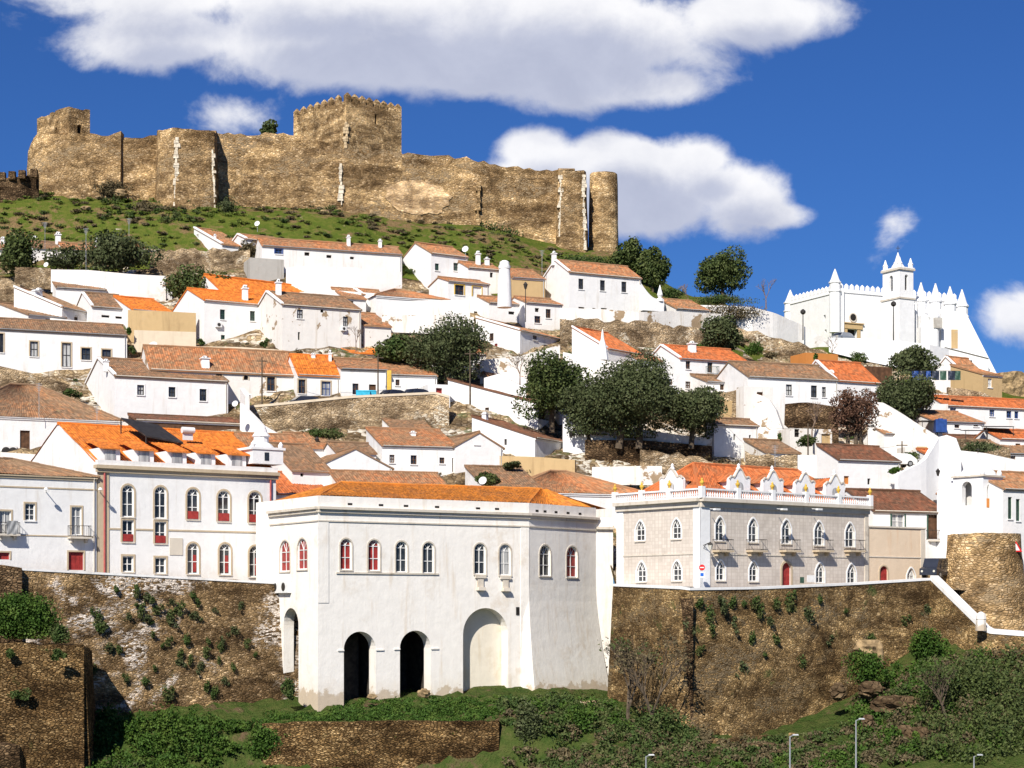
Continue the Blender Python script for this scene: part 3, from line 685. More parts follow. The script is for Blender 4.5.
        if roof in ('gable', 'shed', 'hip') and cornice:
            cb = MB(); front.box(cb, -.02, w_+.02, ze-.30, ze-.12, -.05, .10); front.box(cb, -.04, w_+.04, ze-.12, ze-.02, -.05, .2); cb.build('cornice', cornice, root)
        if verge and roof in ('gable', 'shed'):
            vb = MB()
            if roof == 'gable': segs = [(V3(P2, ze), V3(P2+s*dep/2, zr)), (V3(L2, ze), V3(P2+s*dep/2, zr))]
            else: segs = [(V3(P2, ze), V3(L2, zr))]
            for p, q in segs: vb.box(p-F3*.12+Z*.0, q-p, F3*.34, Z*.22)
            vb.build('verge', 'bright', root)
    if w_ > 4.5 and roof != 'flat':
        db = MB(); xk = w_-.25; db.tube(front.pt(xk, zb, .09), front.pt(xk, ze-.25, .09), .05, n=6)
        db.tube(front.pt(xk, ze-.25, .09), front.pt(xk, ze-.06, ov+.02), .05, n=6)
        if roof in ('gable', 'shed'): db.tube(front.pt(.1, ze-.06, ov+.02), front.pt(w_-.1, ze-.06, ov+.02), .055, n=6)
        db.build('drainpipe', random.choice(['steel', 'grey', 'trim']), root)
    for q_ in ac: aircon(front, *q_, root)
    for c_ in ch:
        t = c_[3] if len(c_) > 3 else .4; cf = Face(P2+s*dep*t, f)
        zroof = ze+(rise*t if roof == 'shed' else rise*(1-abs(2*t-1)) if roof in ('gable', 'hip') else 0)
        chimney(ro or root, cf, c_[0], c_[1], c_[2], zroof-.4, mat=c_[5] if len(c_) > 5 else 'bright', style=c_[4] if len(c_) > 4 else 0)
    root_faces = dict(root=root, front=front, side=side, w=w_, dep=dep, ze=ze, zr=zr, roof=ro, P=P2, f=f, s=s, zb=zb)
    return root_faces
def balcony(fc, px, row_floor, wpx, parent, h=.95, proj=.75, slab='trim', rail='iron', n=9):
    k, D = fc.hit(px); a = fc.hit(px-wpx/2)[0]; b = fc.hit(px+wpx/2)[0]; z = zz(row_floor, D)
    sb = MB(); fc.box(sb, a, b, z-.16, z, 0, proj); fc.box(sb, a+.2, a+.4, z-.5, z-.16, 0, proj*.5); fc.box(sb, b-.4, b-.2, z-.5, z-.16, 0, proj*.5)
    o = sb.build('balcony', slab, parent)
    rb = MB()
    pts = [(a+.03, .0), (a+.03, proj-.05), (b-.03, proj-.05), (b-.03, .0)]
    for (x0, n0), (x1, n1) in zip(pts, pts[1:]):
        for hh in (h, .08): rb.tube(fc.pt(x0, z+hh, n0), fc.pt(x1, z+hh, n1), .025, n=5)
        m = n if x0 != x1 else 4
        for i in range(m+1): x = x0+(x1-x0)*i/m; q = n0+(n1-n0)*i/m; rb.tube(fc.pt(x, z, q), fc.pt(x, z+h, q), .012, n=4)
    rb.build('railing', rail, o); return o
def dish(p, r, parent, n=Vector((-.3, -.9, .35))):
    mb = MB(); n = n.normalized(); u = n.orthogonal().normalized(); v = n.cross(u); p = Vector(p); base = len(mb.v); K = 14
    for j, rr in enumerate((0.02, .5, .85, 1)):
        for i in range(K): t = 2*math.pi*i/K; mb.v.append(tuple(p+(u*math.cos(t)+v*math.sin(t))*r*rr+n*(rr*rr*r*.28)))
    for j in range(3):
        for i in range(K): mb.f.append((j*K+i, j*K+(i+1) % K, (j+1)*K+(i+1) % K, (j+1)*K+i)); mb.uv.append(None)
    mb.tube(p-n*.02, p+n*r*.9, .02); mb.tube(p, p-Vector((0, 0, r*1.5)), .035)
    return mb.build('satellite_dish', 'metal_white', parent)
def aircon(fc, px, row, w, h, parent, mat='metal_white'):
    o = fc.op(px, row, w, h); mb = MB(); fc.box(mb, o['a'], o['b'], o['z0'], o['z1'], .02, .38); u = mb.build('air_conditioner', mat, parent)
    q = MB(); m = (o['a']+o['b'])/2; zc = (o['z0']+o['z1'])/2; r = (o['z1']-o['z0'])*.36
    for s_ in ((-1, 1) if w > 10 else (0,)):
        x = m+s_*(o['b']-o['a'])*.25; q.tube(fc.pt(x, zc, .375), fc.pt(x, zc, .40), r, n=14)
    q.build('fan_grille', 'iron', u); return u
def wall_lamp(fc, px, row, parent, arm=.9):
    k, D = fc.hit(px); z = zz(row, D); mb = MB(); mb.tube(fc.pt(k, z+.3, 0), fc.pt(k, z+.55, arm), .035); mb.tube(fc.pt(k, z+.0, 0), fc.pt(k, z+.5, arm*.6), .025)
    o = mb.build('wall_lantern', 'iron', parent); q = MB(); p = fc.pt(k, z, arm); q.lathe(p, [(.1, -.1), (.22, .35)], 6); q.build('lamp_glass', 'glow', o); q = MB(); q.lathe(p+Vector((0, 0, .35)), [(.27, 0), (.05, .25)], 6); q.build('lantern_cap', 'iron', o)
    return o
# ---------------------------------------------------------------- the three river-front palaces
def arch_row(fc, lst, root, mat_frame='framewhite', pane='glass', **kw):
    for o in lst: window(fc, o, root, frame=o.get('frame', mat_frame), pane=o.get('pane', pane), **{**kw, **o.get('kw', {})})
# -- left palace with tall arched windows
a_ = math.radians(34); D0 = 165.0
P2 = Vector(at(98, 467, D0)[:2]); f = v2(a_); s = Vector((-f.y, f.x)); fr = Face(P2, f); W0 = fr.hit(276)[0]
dep = Face(P2, s).hit(18)[0]; dep = 19.0
ze = zz(468, D0); zb = zz(590, D0); root = thing('palace', (P2.x, P2.y, zb), 'white two-storey palace with tall arched windows and five orange-roofed dormers', 'palace'); pal = root
side = Face(P2+s*dep, -s); right = Face(P2+f*W0, s); rear = Face(P2+f*W0+s*dep, -f)
ops = []
up = [(128, 485), (160.5, 486.5), (193, 488.5), (223.8, 490.5), (254.8, 491.8)]
for i, (x, r) in enumerate(up):
    b = {0: r+32, 1: r+32}.get(i, r+31)
    ops.append(fr.op(x, (r+b)/2, 12, b-r, arch='round', frame='framewhite', bars=(1, 2), dep=.25))
for i, (x, r) in enumerate(up[:2]): ops.append(fr.op(x, r+46, 11.5, 22, bars=(1, 1), pane='red', dep=.25)); ops.append(fr.op(x, r+79, 11, 16, bars=(1, 1), dep=.25))
for x, r in ((193, 543), (225, 543.6), (255, 546)): ops.append(fr.op(x, r+15.5, 11.5, 31, arch='round', bars=(1, 2), dep=.25))
mb = MB(); wall_face(mb, fr, 0, W0, zb, ze, ops); wall_face(mb, side, 0, dep, zb, ze); wall_face(mb, right, 0, dep, zb, ze); wall_face(mb, rear, 0, W0, zb, ze)
hr = zz(424, (P2+s*dep/2).y)
for q in (side, right): mb.poly((q.pt(0, ze), q.pt(dep, ze), q.pt(dep, ze+.5), q.pt(dep/2, hr), q.pt(0, ze+.5)))
mb.build('wall', 'white', root)
for i, o in enumerate(ops):
    wd = window(fr, o, root, frame='framewhite', pane='glass' if not (i in (7, 8) or o['z1']-o['z0'] < 1.6) else 'glass', sur='trimtan', surw=.16, bars=o['bars'], bw=.1)
    # red lower panels and red inner sash lines
    rb = MB(); hgt = o['z1']-o['z0']
    if (i >= 2 and i < 5) or i in (5, 7): fr.box(rb, o['a']+.05, o['b']-.05, o['z0']+.06, o['z0']+hgt*(.27 if i < 5 else .36), -.13, -.02); rb.build('red_panel', 'red', wd)
    elif i > 8: fr.box(rb, (o['a']+o['b'])/2+.08, o['b']-.16, o['z0']+.2, o['z0']+hgt*.62, -.235, -.20); rb.build('red_shutter', 'red', wd)
tb = MB()
fr.box(tb, -.05, 1.0, zb, ze-.3, -.02, .07)                       # left pilaster
k0 = fr.hit(278)[0]
fr.box(tb, -.3, W0+.2, ze-.02, ze+.28, -.3, .45); fr.box(tb, -.2, W0+.15, ze-.35, ze-.02, -.05, .25)
for seg in ((1.0, W0, 528.5, .16),):
    zc = zz(528, 168); 
zc = zz(530, 168.5); xs_ = [1.0]+sorted([v for o in ops[:9:] if o['z0'] < zc < o['z1'] for v in (o['a']-.16, o['b']+.16)])+[W0]
for i in range(0, len(xs_)-1, 2): fr.box(tb, xs_[i], xs_[i+1], zc-.08, zc+.06, -.02, .06)
tb.build('cornice', 'trimtan', root)
pb = MB(); fr.box(pb, -.1, W0+.1, ze+.28, ze+.72, -.35, .15); pb.build('parapet', 'white', root)
for px in (104, 270):
    db = MB(); k, D = fr.hit(px); db.tube(fr.pt(k, zb, .14), fr.pt(k, ze-.4, .14), .085); db.build('drainpipe', 'redpipe', root)
rb = MB(); Z = Vector((0, 0, 1)); P3 = Vector((P2.x, P2.y, 0)); F3 = Vector((*f, 0)); S3 = Vector((*s, 0))
e0 = P3+Z*(ze+.5)+S3*.3-F3*.1; e1 = e0+F3*(W0+.2); r0 = P3+Z*(hr+.06)+S3*dep/2-F3*.1; r1 = r0+F3*(W0+.2); q0 = P3+Z*(ze+.5)+S3*(dep+.2)-F3*.1; q1 = q0+F3*(W0+.2)
roof_slope(rb, e0, e1, r1, r0); roof_slope(rb, q1, q0, r0, r1); ridge(rb, r0, r1, .16); rf = rb.build('roof', 't_new', root)
for px in (113, 147, 180, 209, 240):
    k, D = fr.hit(px); g = 1.0; w_ = .95
    d = MB(); z0 = ze+.5; z1 = ze+1.85
    d.box(fr.pt(k-w_, z0, -.7), F3*w_*2, S3*3.4, Z*(z1-z0)); do = d.build('dormer', 'bright', root)
    q = MB(); a0 = fr.pt(k-w_-.05, z1-.02, -.35); a1 = fr.pt(k+w_+.25, z1-.02, -.35); b0 = fr.pt(k-w_-.05, z1+1.15, -4.6); b1 = fr.pt(k+w_+.25, z1+1.15, -4.6)
    roof_slope(q, a0, a1, b1, b0); closing(q, (a0, a1, b1, b0), .1); q.build('dormer_roof', 't_new', do)
    q = MB(); fr.box(q, k-.5, k+.5, z0+.15, z1-.15, -.69, -.64); q.build('dormer_window', 'curtain', do)
# corner pediment with rounded finial
q = MB(); k, D = fr.hit(267); zt = zz(437, D); b0 = fr.pt(k-1.6, ze+.3, -.3)
q.box(fr.pt(k-1.5, ze+1.05, .1), F3*3.1, S3*2.6, Z*1.3); q.box(fr.pt(k-1.7, ze+2.35, .2), F3*3.5, S3*3.0, Z*.22)
pc = fr.pt(k, ze+2.57, -1.2); q.lathe(pc, [(1.25, 0), (.95, .35), (.7, .5), (.7, 1.0), (.85, 1.1), (.6, 1.45), (.45, 1.9), (.12, 2.2)], 12)
for sx in (-1.4, 1.4): q.lathe(fr.pt(k+sx, ze+2.57, .0), [(.2, 0), (.24, .25), (.05, .55)], 8)
q.build('pediment', 'bright', root)
q = MB(); fr.box(q, k-.3, k+.15, ze+1.35, ze+2.1, .1, .13); q.build('attic_window', 'glass', root)
q = MB(); o = fr.op(176, 546.5, 13, 17); fr.box(q, o['a'], o['b'], o['z0'], o['z1'], 0, .06); q.build('vent_panel', 'trim', root)
# dark tilted canopy and tank on the roof ridge
pv = MB(); B = fr.pt(fr.hit(125)[0], 0, -7.5); zt = zz(426, B.y)
A0 = at(121, 419, 174.5); A1 = at(158, 426, 176.5); A2 = at(146, 437, 171.5); pv.box(A0, A1-A0, A2-A0, Z*.14); [pv.tube(q_, q_-Z*1.6, .06) for q_ in (A0, A1, A2, A1+A2-A0)]
tag(pv.build('roof_canopy', 'iron'), 'dark tilted canopy on the palace roof behind the dormers', 'solar panel')
tk = MB(); p = at(182, 430, 175.5); tk.tube(p, p+F3*1.2, .3, n=12); tk.box(p-Z*.9+F3*.1, F3*1.0, S3*.1, Z*.7); tag(tk.build('water_tank', 'metal_white'), 'small white horizontal water tank on the palace roof', 'tank')

# -- plain white house left of it
h = house('plain white two-storey townhouse with iron balconies at the left edge', -60, 471.5, 96.5, D=157.2, a=34, dep=11, roof='hip', pitch=.30, tile='t_old', frame='framewhite', sur='trimtan', cornice='trimtan', name='townhouse',
          fw=[(5, 524, 12, 26), (30, 512, 10, 17, 'sash', dict(bars=(1, 2))), (76.5, 521, 10, 28, 'sash', dict(bars=(1, 2))), (76, 561, 15, 18, 'door', dict(frame='red')), (4, 556, 11, 7, 'shutter', dict(frame='red'))])
balcony(h['front'], 78, 537, 21, h['root']); balcony(h['front'], 7, 534, 21, h['root'])
q = MB(); h['front'].box(q, 2, h['w']-.1, zz(536.5, 164)-.05, zz(536.5, 164)+.05, 0, .05); h['front'].box(q, 2, h['w'], zz(488.5, 163)-.06, zz(488.5, 163)+.06, 0, .05); q.build('string_course', 'trimtan', h['root'])
q = MB()
for px, row in ((46, 492), (100, 492)):
    k, D = h['front'].hit(px); z = zz(row, D); q.tube(h['front'].pt(k, z, 0), h['front'].pt(k-.4, z+.25, 1.1), .04)
    q.lathe(h['front'].pt(k-.4, z+.12, 1.1), [(.22, 0), (.1, .2)], 8)
q.build('wall_lamp', 'metal_white', h['root'])
cl = MB(); k, D = h['front'].hit(6); b0 = h['front'].pt(k-.2, zz(521, D), .76)
cl.grid(lambda i, j: b0+Vector((*h['front'].d, 0))*(i*.12)+Vector((0, 0, -j*.16))+Vector((0, -.04*math.sin(i*1.3+j), 0)), 8, 7)
tag(cl.build('laundry', 'curtain'), 'pale cloth hanging over the left balcony rail', 'laundry')

# -- white arcaded building
a_ = math.radians(32); D0 = 162.0; P = at(318, 509, D0); P2 = Vector(P[:2]); f = v2(a_); s = Vector((-f.y, f.x)); fr = Face(P2, f)
W1 = fr.hit(529)[0]; E1 = P2+f*W1; d1 = Face(P2, s).hit(270)[0]; L2 = P2+s*d1; sd = Face(L2, -s)
a3 = math.radians(52); f3 = v2(a3); fc3 = Face(E1, f3); W3 = fc3.hit(596)[0]; E3 = E1+f3*W3
fc4 = Face(E3, v2(math.radians(12))); W4 = fc4.hit(613)[0]; E4 = E3+fc4.d*W4
zc = zz(509, D0); zp = zc+.35; ztop = zc+1.15; zb = zz(722, D0)
root = thing('arcaded_building', (P2.x, P2.y, zb), 'tall white building on two dark arches with arched windows over the river', 'building')
dlow = .35
fo = []
for x, r, pn in ((346, 539, 'red'), (374, 540, 'red'), (401.5, 541.5, 'glass'), (428.5, 542.5, 'glass'), (480, 543.5, 'glass'), (505, 544.5, 'curtain')):
    fo.append(fr.op(x, r+15.3, 11.5, 31, arch='round', pane=pn, bars=(1, 2), dep=.25))
big = [fr.op(359.8, 665, 32, 67, arch='round', dep=1.25, n=16), fr.op(415.4, 664, 31, 67, arch='round', dep=1.25, n=16), fr.op(485.5, 655, 45, 94, arch='round', dep=1.1, n=20)]
big[0]['z0'] = big[1]['z0'] = zb+1.0; big[2]['z0'] = zb+1.0
so_ = [sd.op(285, 556, 10, 31, arch='round', pane='red', bars=(1, 2), dep=.2), sd.op(302.5, 554, 10, 31, arch='round', pane='red', bars=(1, 2), dep=.2)]
sb_ = [sd.op(291, 660, 15, 104, arch='round', dep=1.0, n=14)]; sb_[0]['z0'] = zb+1
t3 = [fc3.op(545, 560.5, 11, 31, arch='round', pane='glass', bars=(1, 2), dep=.25), fc3.op(572, 561.8, 11, 31, arch='round', pane='red', bars=(1, 2), dep=.25)]
mb = MB(); wall_face(mb, fr, 0, W1, zb, ztop, fo+big); wall_face(mb, sd, 0, d1, zb, ztop, so_+sb_)
zfl = zz(585, 174)
wall_face(mb, fc3, 0, W3, zfl, ztop, t3); wall_face(mb, fc4, 0, W4, zb, ztop-.9)
# battered lower part of the third face and its two arrises
H3 = zfl-zb; nn = fc3.n; bot = 1.6
def Bt(i, j):
    t = j/8; k = W3*i/6; o = bot*(t**1.6); z = zfl-H3*t
    ext = -.9*(t**1.6) if i == 0 else (.9*(t**1.6) if i == 6 else 0)
    return fc3.pt(k+ext, z, o)
mb.grid(lambda i, j: Bt(i, 8-j), 6, 8)
mb.grid(lambda i, j: Bt(6, 8-j).lerp(Vector((*(E3+Vector((0.2, 1.2))), zfl-H3*(8-j)/8)), i), 1, 8)
mb.grid(lambda i, j: Vector((*(E1-f*.9), zfl-H3*(8-j)/8)).lerp(Bt(0, 8-j), i), 1, 8)
# back walls
bk = E4+s*9; bl = L2+s*3
for A, B in ((E4, bk), (bk, bl), (bl, L2)): mb.poly((Vector((*A, zb)), Vector((*B, zb)), Vector((*B, ztop)), Vector((*A, ztop))))
mb.build('wall', 'palacewhite', root)
for o in fo+so_+t3:
    q = fr if o in fo else (sd if o in so_ else fc3)
    window(q, o, root, frame='framewhite', pane=o['pane'], bars=(1, 2), sur='trim', surw=.13, bw=.09)
# niche back, and vault rooms coloured dark for the shade inside
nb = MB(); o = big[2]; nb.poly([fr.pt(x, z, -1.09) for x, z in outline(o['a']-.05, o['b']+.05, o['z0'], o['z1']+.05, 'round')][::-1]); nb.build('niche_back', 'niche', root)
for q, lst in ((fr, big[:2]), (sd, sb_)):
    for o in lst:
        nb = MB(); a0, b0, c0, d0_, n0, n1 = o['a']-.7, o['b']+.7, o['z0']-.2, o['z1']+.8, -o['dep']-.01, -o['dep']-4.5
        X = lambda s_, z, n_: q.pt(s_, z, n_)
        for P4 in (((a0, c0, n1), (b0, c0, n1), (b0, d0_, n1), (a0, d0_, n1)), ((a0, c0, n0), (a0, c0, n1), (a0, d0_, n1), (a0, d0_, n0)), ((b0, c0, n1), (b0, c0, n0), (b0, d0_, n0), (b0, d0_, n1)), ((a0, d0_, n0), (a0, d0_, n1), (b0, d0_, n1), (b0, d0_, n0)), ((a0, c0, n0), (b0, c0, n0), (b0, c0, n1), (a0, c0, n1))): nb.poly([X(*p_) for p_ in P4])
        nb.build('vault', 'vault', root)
tb = MB()
for q, l in ((fr, W1), (sd, d1), (fc3, W3)):
    q.box(tb, -.02 if q is not sd else 0, l+.12, zc, zc+.22, -.05, .38); q.box(tb, 0, l+.06, zc-.28, zc, -.05, .2); q.box(tb, 0, l+.03, zc-1.05, zc-.93, -.02, .09)
fc4.box(tb, 0, W4, zc-.9, zc-.65, -.05, .3)
k0, k1 = fo[0]['a']-.4, fo[3]['b']+.4; fr.box(tb, k0, k1, fo[0]['z0']-.35, fo[0]['z0']-.2, -.02, .1)
for o in fo[4:]: m = (o['a']+o['b'])/2; fr.box(tb, m-.55, m+.55, o['z0']-.35, o['z0']-.12, 0, .22); fr.box(tb, m-.3, m+.3, o['z0']-1.2, o['z0']-.35, 0, .15); tb.box(fr.pt(m-.42, o['z0']-1.45, .45), Vector((*(f*.84), 0)), Vector((*(-fr.n*.45), 0)), (0, 0, .3), .1)
tb.build('cornice', 'trim', root)
for bx in ((.0, 1.0, zc-8.0, zc-1.1), (W1-.9, W1-.02, zb+2, zc-1.1)): pb = MB(); fr.box(pb, *bx, -.01, .05); pb.build('pilaster', 'palacewhite', root)
for o in big[:2]:
    zs = o['z1']-(o['b']-o['a'])/2
    for x0, x1 in ((o['a']-.6, o['a']), (o['b'], o['b']+.75)): pb = MB(); fr.box(pb, x0, x1, zs-.12, zs, -.02, .1); pb.build('impost', 'palacewhite', root)
for px in (350, 381, 406, 437, 478, 497): db = MB(); k = fr.hit(px)[0]; fr.box(db, k-.22, k+.22, zc+.42, zc+.60, .0, .012); db.build('drain_slot', 'dark', root)
for px in (537, 545, 556, 568, 580): db = MB(); k = fc3.hit(px)[0]; fc3.box(db, k-.22, k+.22, zc+.38, zc+.58, .0, .012); db.build('drain_slot', 'dark', root)
db = MB(); fr.box(db, fr.hit(516)[0], fr.hit(519)[0], zz(615, 172), zz(607, 172), 0, .06)
db.build('meter_box', 'dark', root)
aircon(sd, 283, 587, 17, 12, root)
rb = MB(); Z = Vector((0, 0, 1)); V3 = lambda p, z: Vector((p.x, p.y, z))
zrd = zz(480, 177.5); ea = V3(P2, ztop)+Vector((.1, .25, .02)); eb = V3(E1, ztop)+Vector((-.05, .3, .02)); ec = V3(E3, ztop)+Vector((-.3, .2, .02))
ra = at(341, 481, 172.0); rb1 = at(540, 487, 181.0); ra.z = ztop+1.75; rb1.z = ztop+1.75
roof_slope(rb, ea, eb, rb1, ra, tile=.32, amp=.08); roof_slope(rb, eb, ec, rb1+Vector((.6, .2, 0)), rb1, tile=.32, amp=.08)
el_ = V3(L2, ztop)+Vector((.3, .1, .02)); roof_slope(rb, el_, ea, ra, ra+Vector((-.5, .8, 0)))
roof_slope(rb, ec+Vector((2, 4, 0)), el_+Vector((2, 8, 0)), ra, rb1)
ridge(rb, ra, rb1, .16); ridge(rb, eb, rb1, .16); ridge(rb, ea, ra, .16)
rb.build('roof', 't_gold', root)
lb = MB(); k, D = fr.hit(350)

# -- grey tiled palace, right
a_ = math.radians(38); D0 = 165.0; P = at(700, 500, D0); P2 = Vector(P[:2]); f = v2(a_); s = Vector((-f.y, f.x)); fr = Face(P2, f)
W1 = fr.hit(868)[0]; d1 = Face(P2, s).hit(617)[0]; L2 = P2+s*d1; sd = Face(L2, -s); zc = zz(501, D0); zb = zz(606, D0)
tm, t_, b_, tc_ = newmat('grey_glazed_tiles')
ob = tc_.outputs['Object']; vo = t_.new('ShaderNodeTexVoronoi', distance='CHEBYCHEV'); vo.inputs['Scale'].default_value = 3.2; vo.inputs['Randomness'].default_value = 0.0; t_.l.new(ob, vo.inputs['Vector'])
sc_ = t_.new('ShaderNodeSeparateColor'); t_.l.new(vo.outputs['Color'], sc_.inputs[0])
cc = t_.mix(sc_.outputs[0], (.58, .515, .44), (.68, .61, .53)); cc = t_.mix(t_.ramp(vo.outputs['Distance'], .40, .5, 0, .35), cc, (.34, .25, .2)); cc = t_.mix(t_.ramp(t_.noise(ob, .5, 5), .5, .75, 0, .4), cc, (.38, .32, .27))
t_.l.new(cc, b_.inputs['Base Color']); b_.inputs['Roughness'].default_value = .6; M['azulejo'] = tm
root = thing('palace', (P2.x, P2.y, zb), 'grey tiled palace with orange roof, urn balustrade and small balconies', 'palace')
uf = [fr.op(x, r+11, 9, 24, arch='pointed', bars=(1, 2), dep=.22) for x, r in ((720, 518), (753, 519.4), (786.3, 520.8), (819, 522.5), (850, 524))]
lf = [fr.op(x, r+9.5, 8.5, 20, arch='pointed', bars=(1, 2), dep=.22) for x, r in ((720.5, 561), (753.5, 562), (820, 563.5), (851.5, 564.5))]
dr = fr.op(786.5, 574.5, 9, 24, arch='round', style='door', dep=.3); dr['z0'] = zz(587, 170)
us = [sd.op(x, r+10, 9, 20, arch='pointed', bars=(1, 2), dep=.2) for x, r in ((640.3, 521), (676.5, 519))]
ls = [sd.op(x, r+10, 9, 20, arch='pointed', bars=(1, 2), dep=.2) for x, r in ((641.5, 562), (677, 561))]
right = Face(P2+f*W1, s); rear = Face(P2+f*W1+s*d1, -f)
mb = MB(); wall_face(mb, fr, 0, W1, zb, zc, uf+lf+[dr]); wall_face(mb, sd, 0, d1, zb, zc, us+ls); wall_face(mb, right, 0, d1, zb, zc); wall_face(mb, rear, 0, W1, zb, zc); mb.build('wall', 'azulejo', root)
for q, lst in ((fr, uf+lf), (sd, us+ls)):
    for o in lst: window(q, o, root, frame='framewhite', sur='bright', surw=.15, bars=(1, 2), bw=.09)
window(fr, dr, root, frame='red', sur='trimtan', surw=.2)
tb = MB()
for q, l in ((fr, W1), (sd, d1)):
    q.box(tb, 0 if q is sd else -.1, l+.12, zc-.02, zc+.28, -.3, .55); q.box(tb, 0, l+.05, zc-.5, zc-.02, -.05, .22); q.box(tb, 0, l+.03, zz(553.5, D0)-.06, zz(553.5, D0)+.06, -.01, .06)
fr.box(tb, W1-.5, W1, zb, zc-.5, -.01, .08); tb.build('cornice', 'trim', root)
qb = MB(); fr.box(qb, -.04, 1.15, zb, zc-.5, -.01, .07); sd.box(qb, d1-.8, d1+.07, zb, zc-.5, -.01, .069); qb.build('corner_pilaster', 'bright', root); qb = MB(); sd.box(qb, 0, .9, zb, zc-.5, -.01, .07); qb.build('corner_pilaster', 'bright', root)
# balustrade
bb = MB(); posts = []
for q, l, n in ((fr, W1, 5), (sd, d1, 3)):
    q.box(bb, 0, l, zc+.28, zc+.42, .1, .38); q.box(bb, 0, l, zc+.98, zc+1.12, .08, .40)
    m = int(l/.28)
    for i in range(m): x = l*(i+.5)/m; bb.lathe(q.pt(x, zc+.42, .24), [(.06, 0), (.09, .15), (.05, .35), (.07, .56)], 6)
    for i in range(n+1):
        if q is sd and i == n: continue
        x = l*i/n; bb.box(q.pt(x-.22, zc+.28, .46), Vector((*(q.d*.44), 0)), Vector((*(-q.n*.44), 0)), (0, 0, 1.0)); posts.append(q.pt(x, zc+1.28, .24))
bb.build('balustrade', 'bright', root)
for p in posts:
    u = MB(); u.lathe(p, [(.1, 0), (.06, .08), (.19, .28), (.2, .4), (.08, .5), (.11, .58), (.02, .75)], 10); u.build('urn', 'yellow', root)
rb = MB(); V3 = lambda p, z: Vector((p.x, p.y, z)); z1 = zc+.5; dd = d1
c0, c1, c2, c3 = P2+f*.6+s*.6, P2+f*(W1-.6)+s*.6, P2+f*(W1-.6)+s*(dd-.6), P2+f*.6+s*(dd-.6); rz = zz(463.5, D0+7)
k0 = P2+f*dd*.40+s*dd*.5; k1 = P2+f*(W1-dd*.35)+s*dd*.5
roof_slope(rb, V3(c0, z1), V3(c1, z1), V3(k1, rz), V3(k0, rz)); roof_slope(rb, V3(c3, z1), V3(c0, z1), V3(k0, rz), V3(k0, rz+.01)); roof_slope(rb, V3(c2, z1), V3(c3, z1), V3(k0, rz), V3(k1, rz)); roof_slope(rb, V3(c1, z1), V3(c2, z1), V3(k1, rz), V3(k1, rz+.01))
for p, q in ((c0, k0), (c1, k1), (c3, k0), (c2, k1)): ridge(rb, V3(p, z1), V3(q, rz), .15)
ridge(rb, V3(k0, rz), V3(k1, rz), .16); rb.build('roof', 't_red', root)
def ogee_dormer(q, px, wd=1.3, ht=2.7, setb=1.2):
    k, D = q.hit(px); z0 = zc+.4; mb = MB(); prof = []
    for i in range(21):
        t = i/20; x = -1+2*t; ax = abs(x)
        h = ht*(.55+.45*(1-ax/.35)) if ax < .35 else ht*(.55-.16*math.sin((ax-.35)/.65*math.pi)) if ax < .9 else ht*.52
        h = ht*(1-.30*(1-math.cos(min(1, ax/.62)*math.pi))*.5) if ax < .62 else ht*(.70+.07*math.sin((ax-.62)/.38*math.pi)-.06*(ax-.62)/.38)
        prof.append((k+x*wd, z0+h))
    pts = [q.pt(k-wd, z0, -setb)]+[q.pt(x, z, -setb) for x, z in prof]+[q.pt(k+wd, z0, -setb)]
    ptb = [p-Vector((*q.n, 0))*.35 for p in pts]; mb.poly(pts[::-1]); mb.poly(ptb)
    for i in range(len(pts)-1): mb.poly((pts[i], pts[i+1], ptb[i+1], ptb[i]))
    q.box(mb, k-wd*.85, k+wd*.85, z0, z0+ht*.62, -setb-3.4, -setb-.3)
    mb.lathe(q.pt(k, z0+ht-.05, -setb-.17), [(.2, 0), (.24, .12), (.12, .3), (.16, .42), (.02, .6)], 8)
    do = mb.build('dormer', 'bright', root)
    wb = MB(); o = dict(a=k-.42, b=k+.42, z0=z0+.35, z1=z0+1.55, arch='round'); wb.poly([q.pt(x, z, -setb+.02) for x, z in outline(o['a'], o['b'], o['z0'], o['z1'], 'round')][::-1]); wb.build('dormer_window', 'curtain', do)
    tbm = MB(); band(tbm, q, [(x+(x-k)*.03, z+.14) for x, z in prof], prof, -setb-.1, -setb+.07); tbm.build('dormer_trim', 'trim', do)
    r = MB(); rx_ = wd*1.12; zr_ = z0+ht*.92; zl = z0+ht*.58; back = 5.2
    m0, m1 = q.pt(k, zr_, -setb-.4), q.pt(k, zr_, -setb-back)
    for sx in (-1, 1):
        l0, l1 = q.pt(k+sx*rx_, zl, -setb-.4), q.pt(k+sx*rx_, zl, -setb-back)
        if sx < 0: roof_slope(r, l1, l0, m0, m1)
        else: roof_slope(r, l0, l1, m1, m0)
    r.build('dormer_roof', 't_red', do)
for px in (749.5, 783, 815, 845): ogee_dormer(fr, px)
ogee_dormer(sd, 661, wd=1.5)
for x in (720, 753.5, 787, 820, 851.5): balcony(fr, x, 550.5, 15, root, slab='trimtan', rail='iron', proj=.85)
wall_lamp(fr, 703, 549, root)
q = MB()
for px in (706, 773, 808): k, D = fr.hit(px); z = zz(509, D); q.tube(fr.pt(k, z, .5), fr.pt(k-.15, z-.1, 1.6), .035); q.box(fr.pt(k-.5, z-.18, 1.7), Vector((*(f*.6), 0)), Vector((*(-fr.n*.3), 0)), (0, 0, .16))
q.build('floodlight', 'metal_white', root)
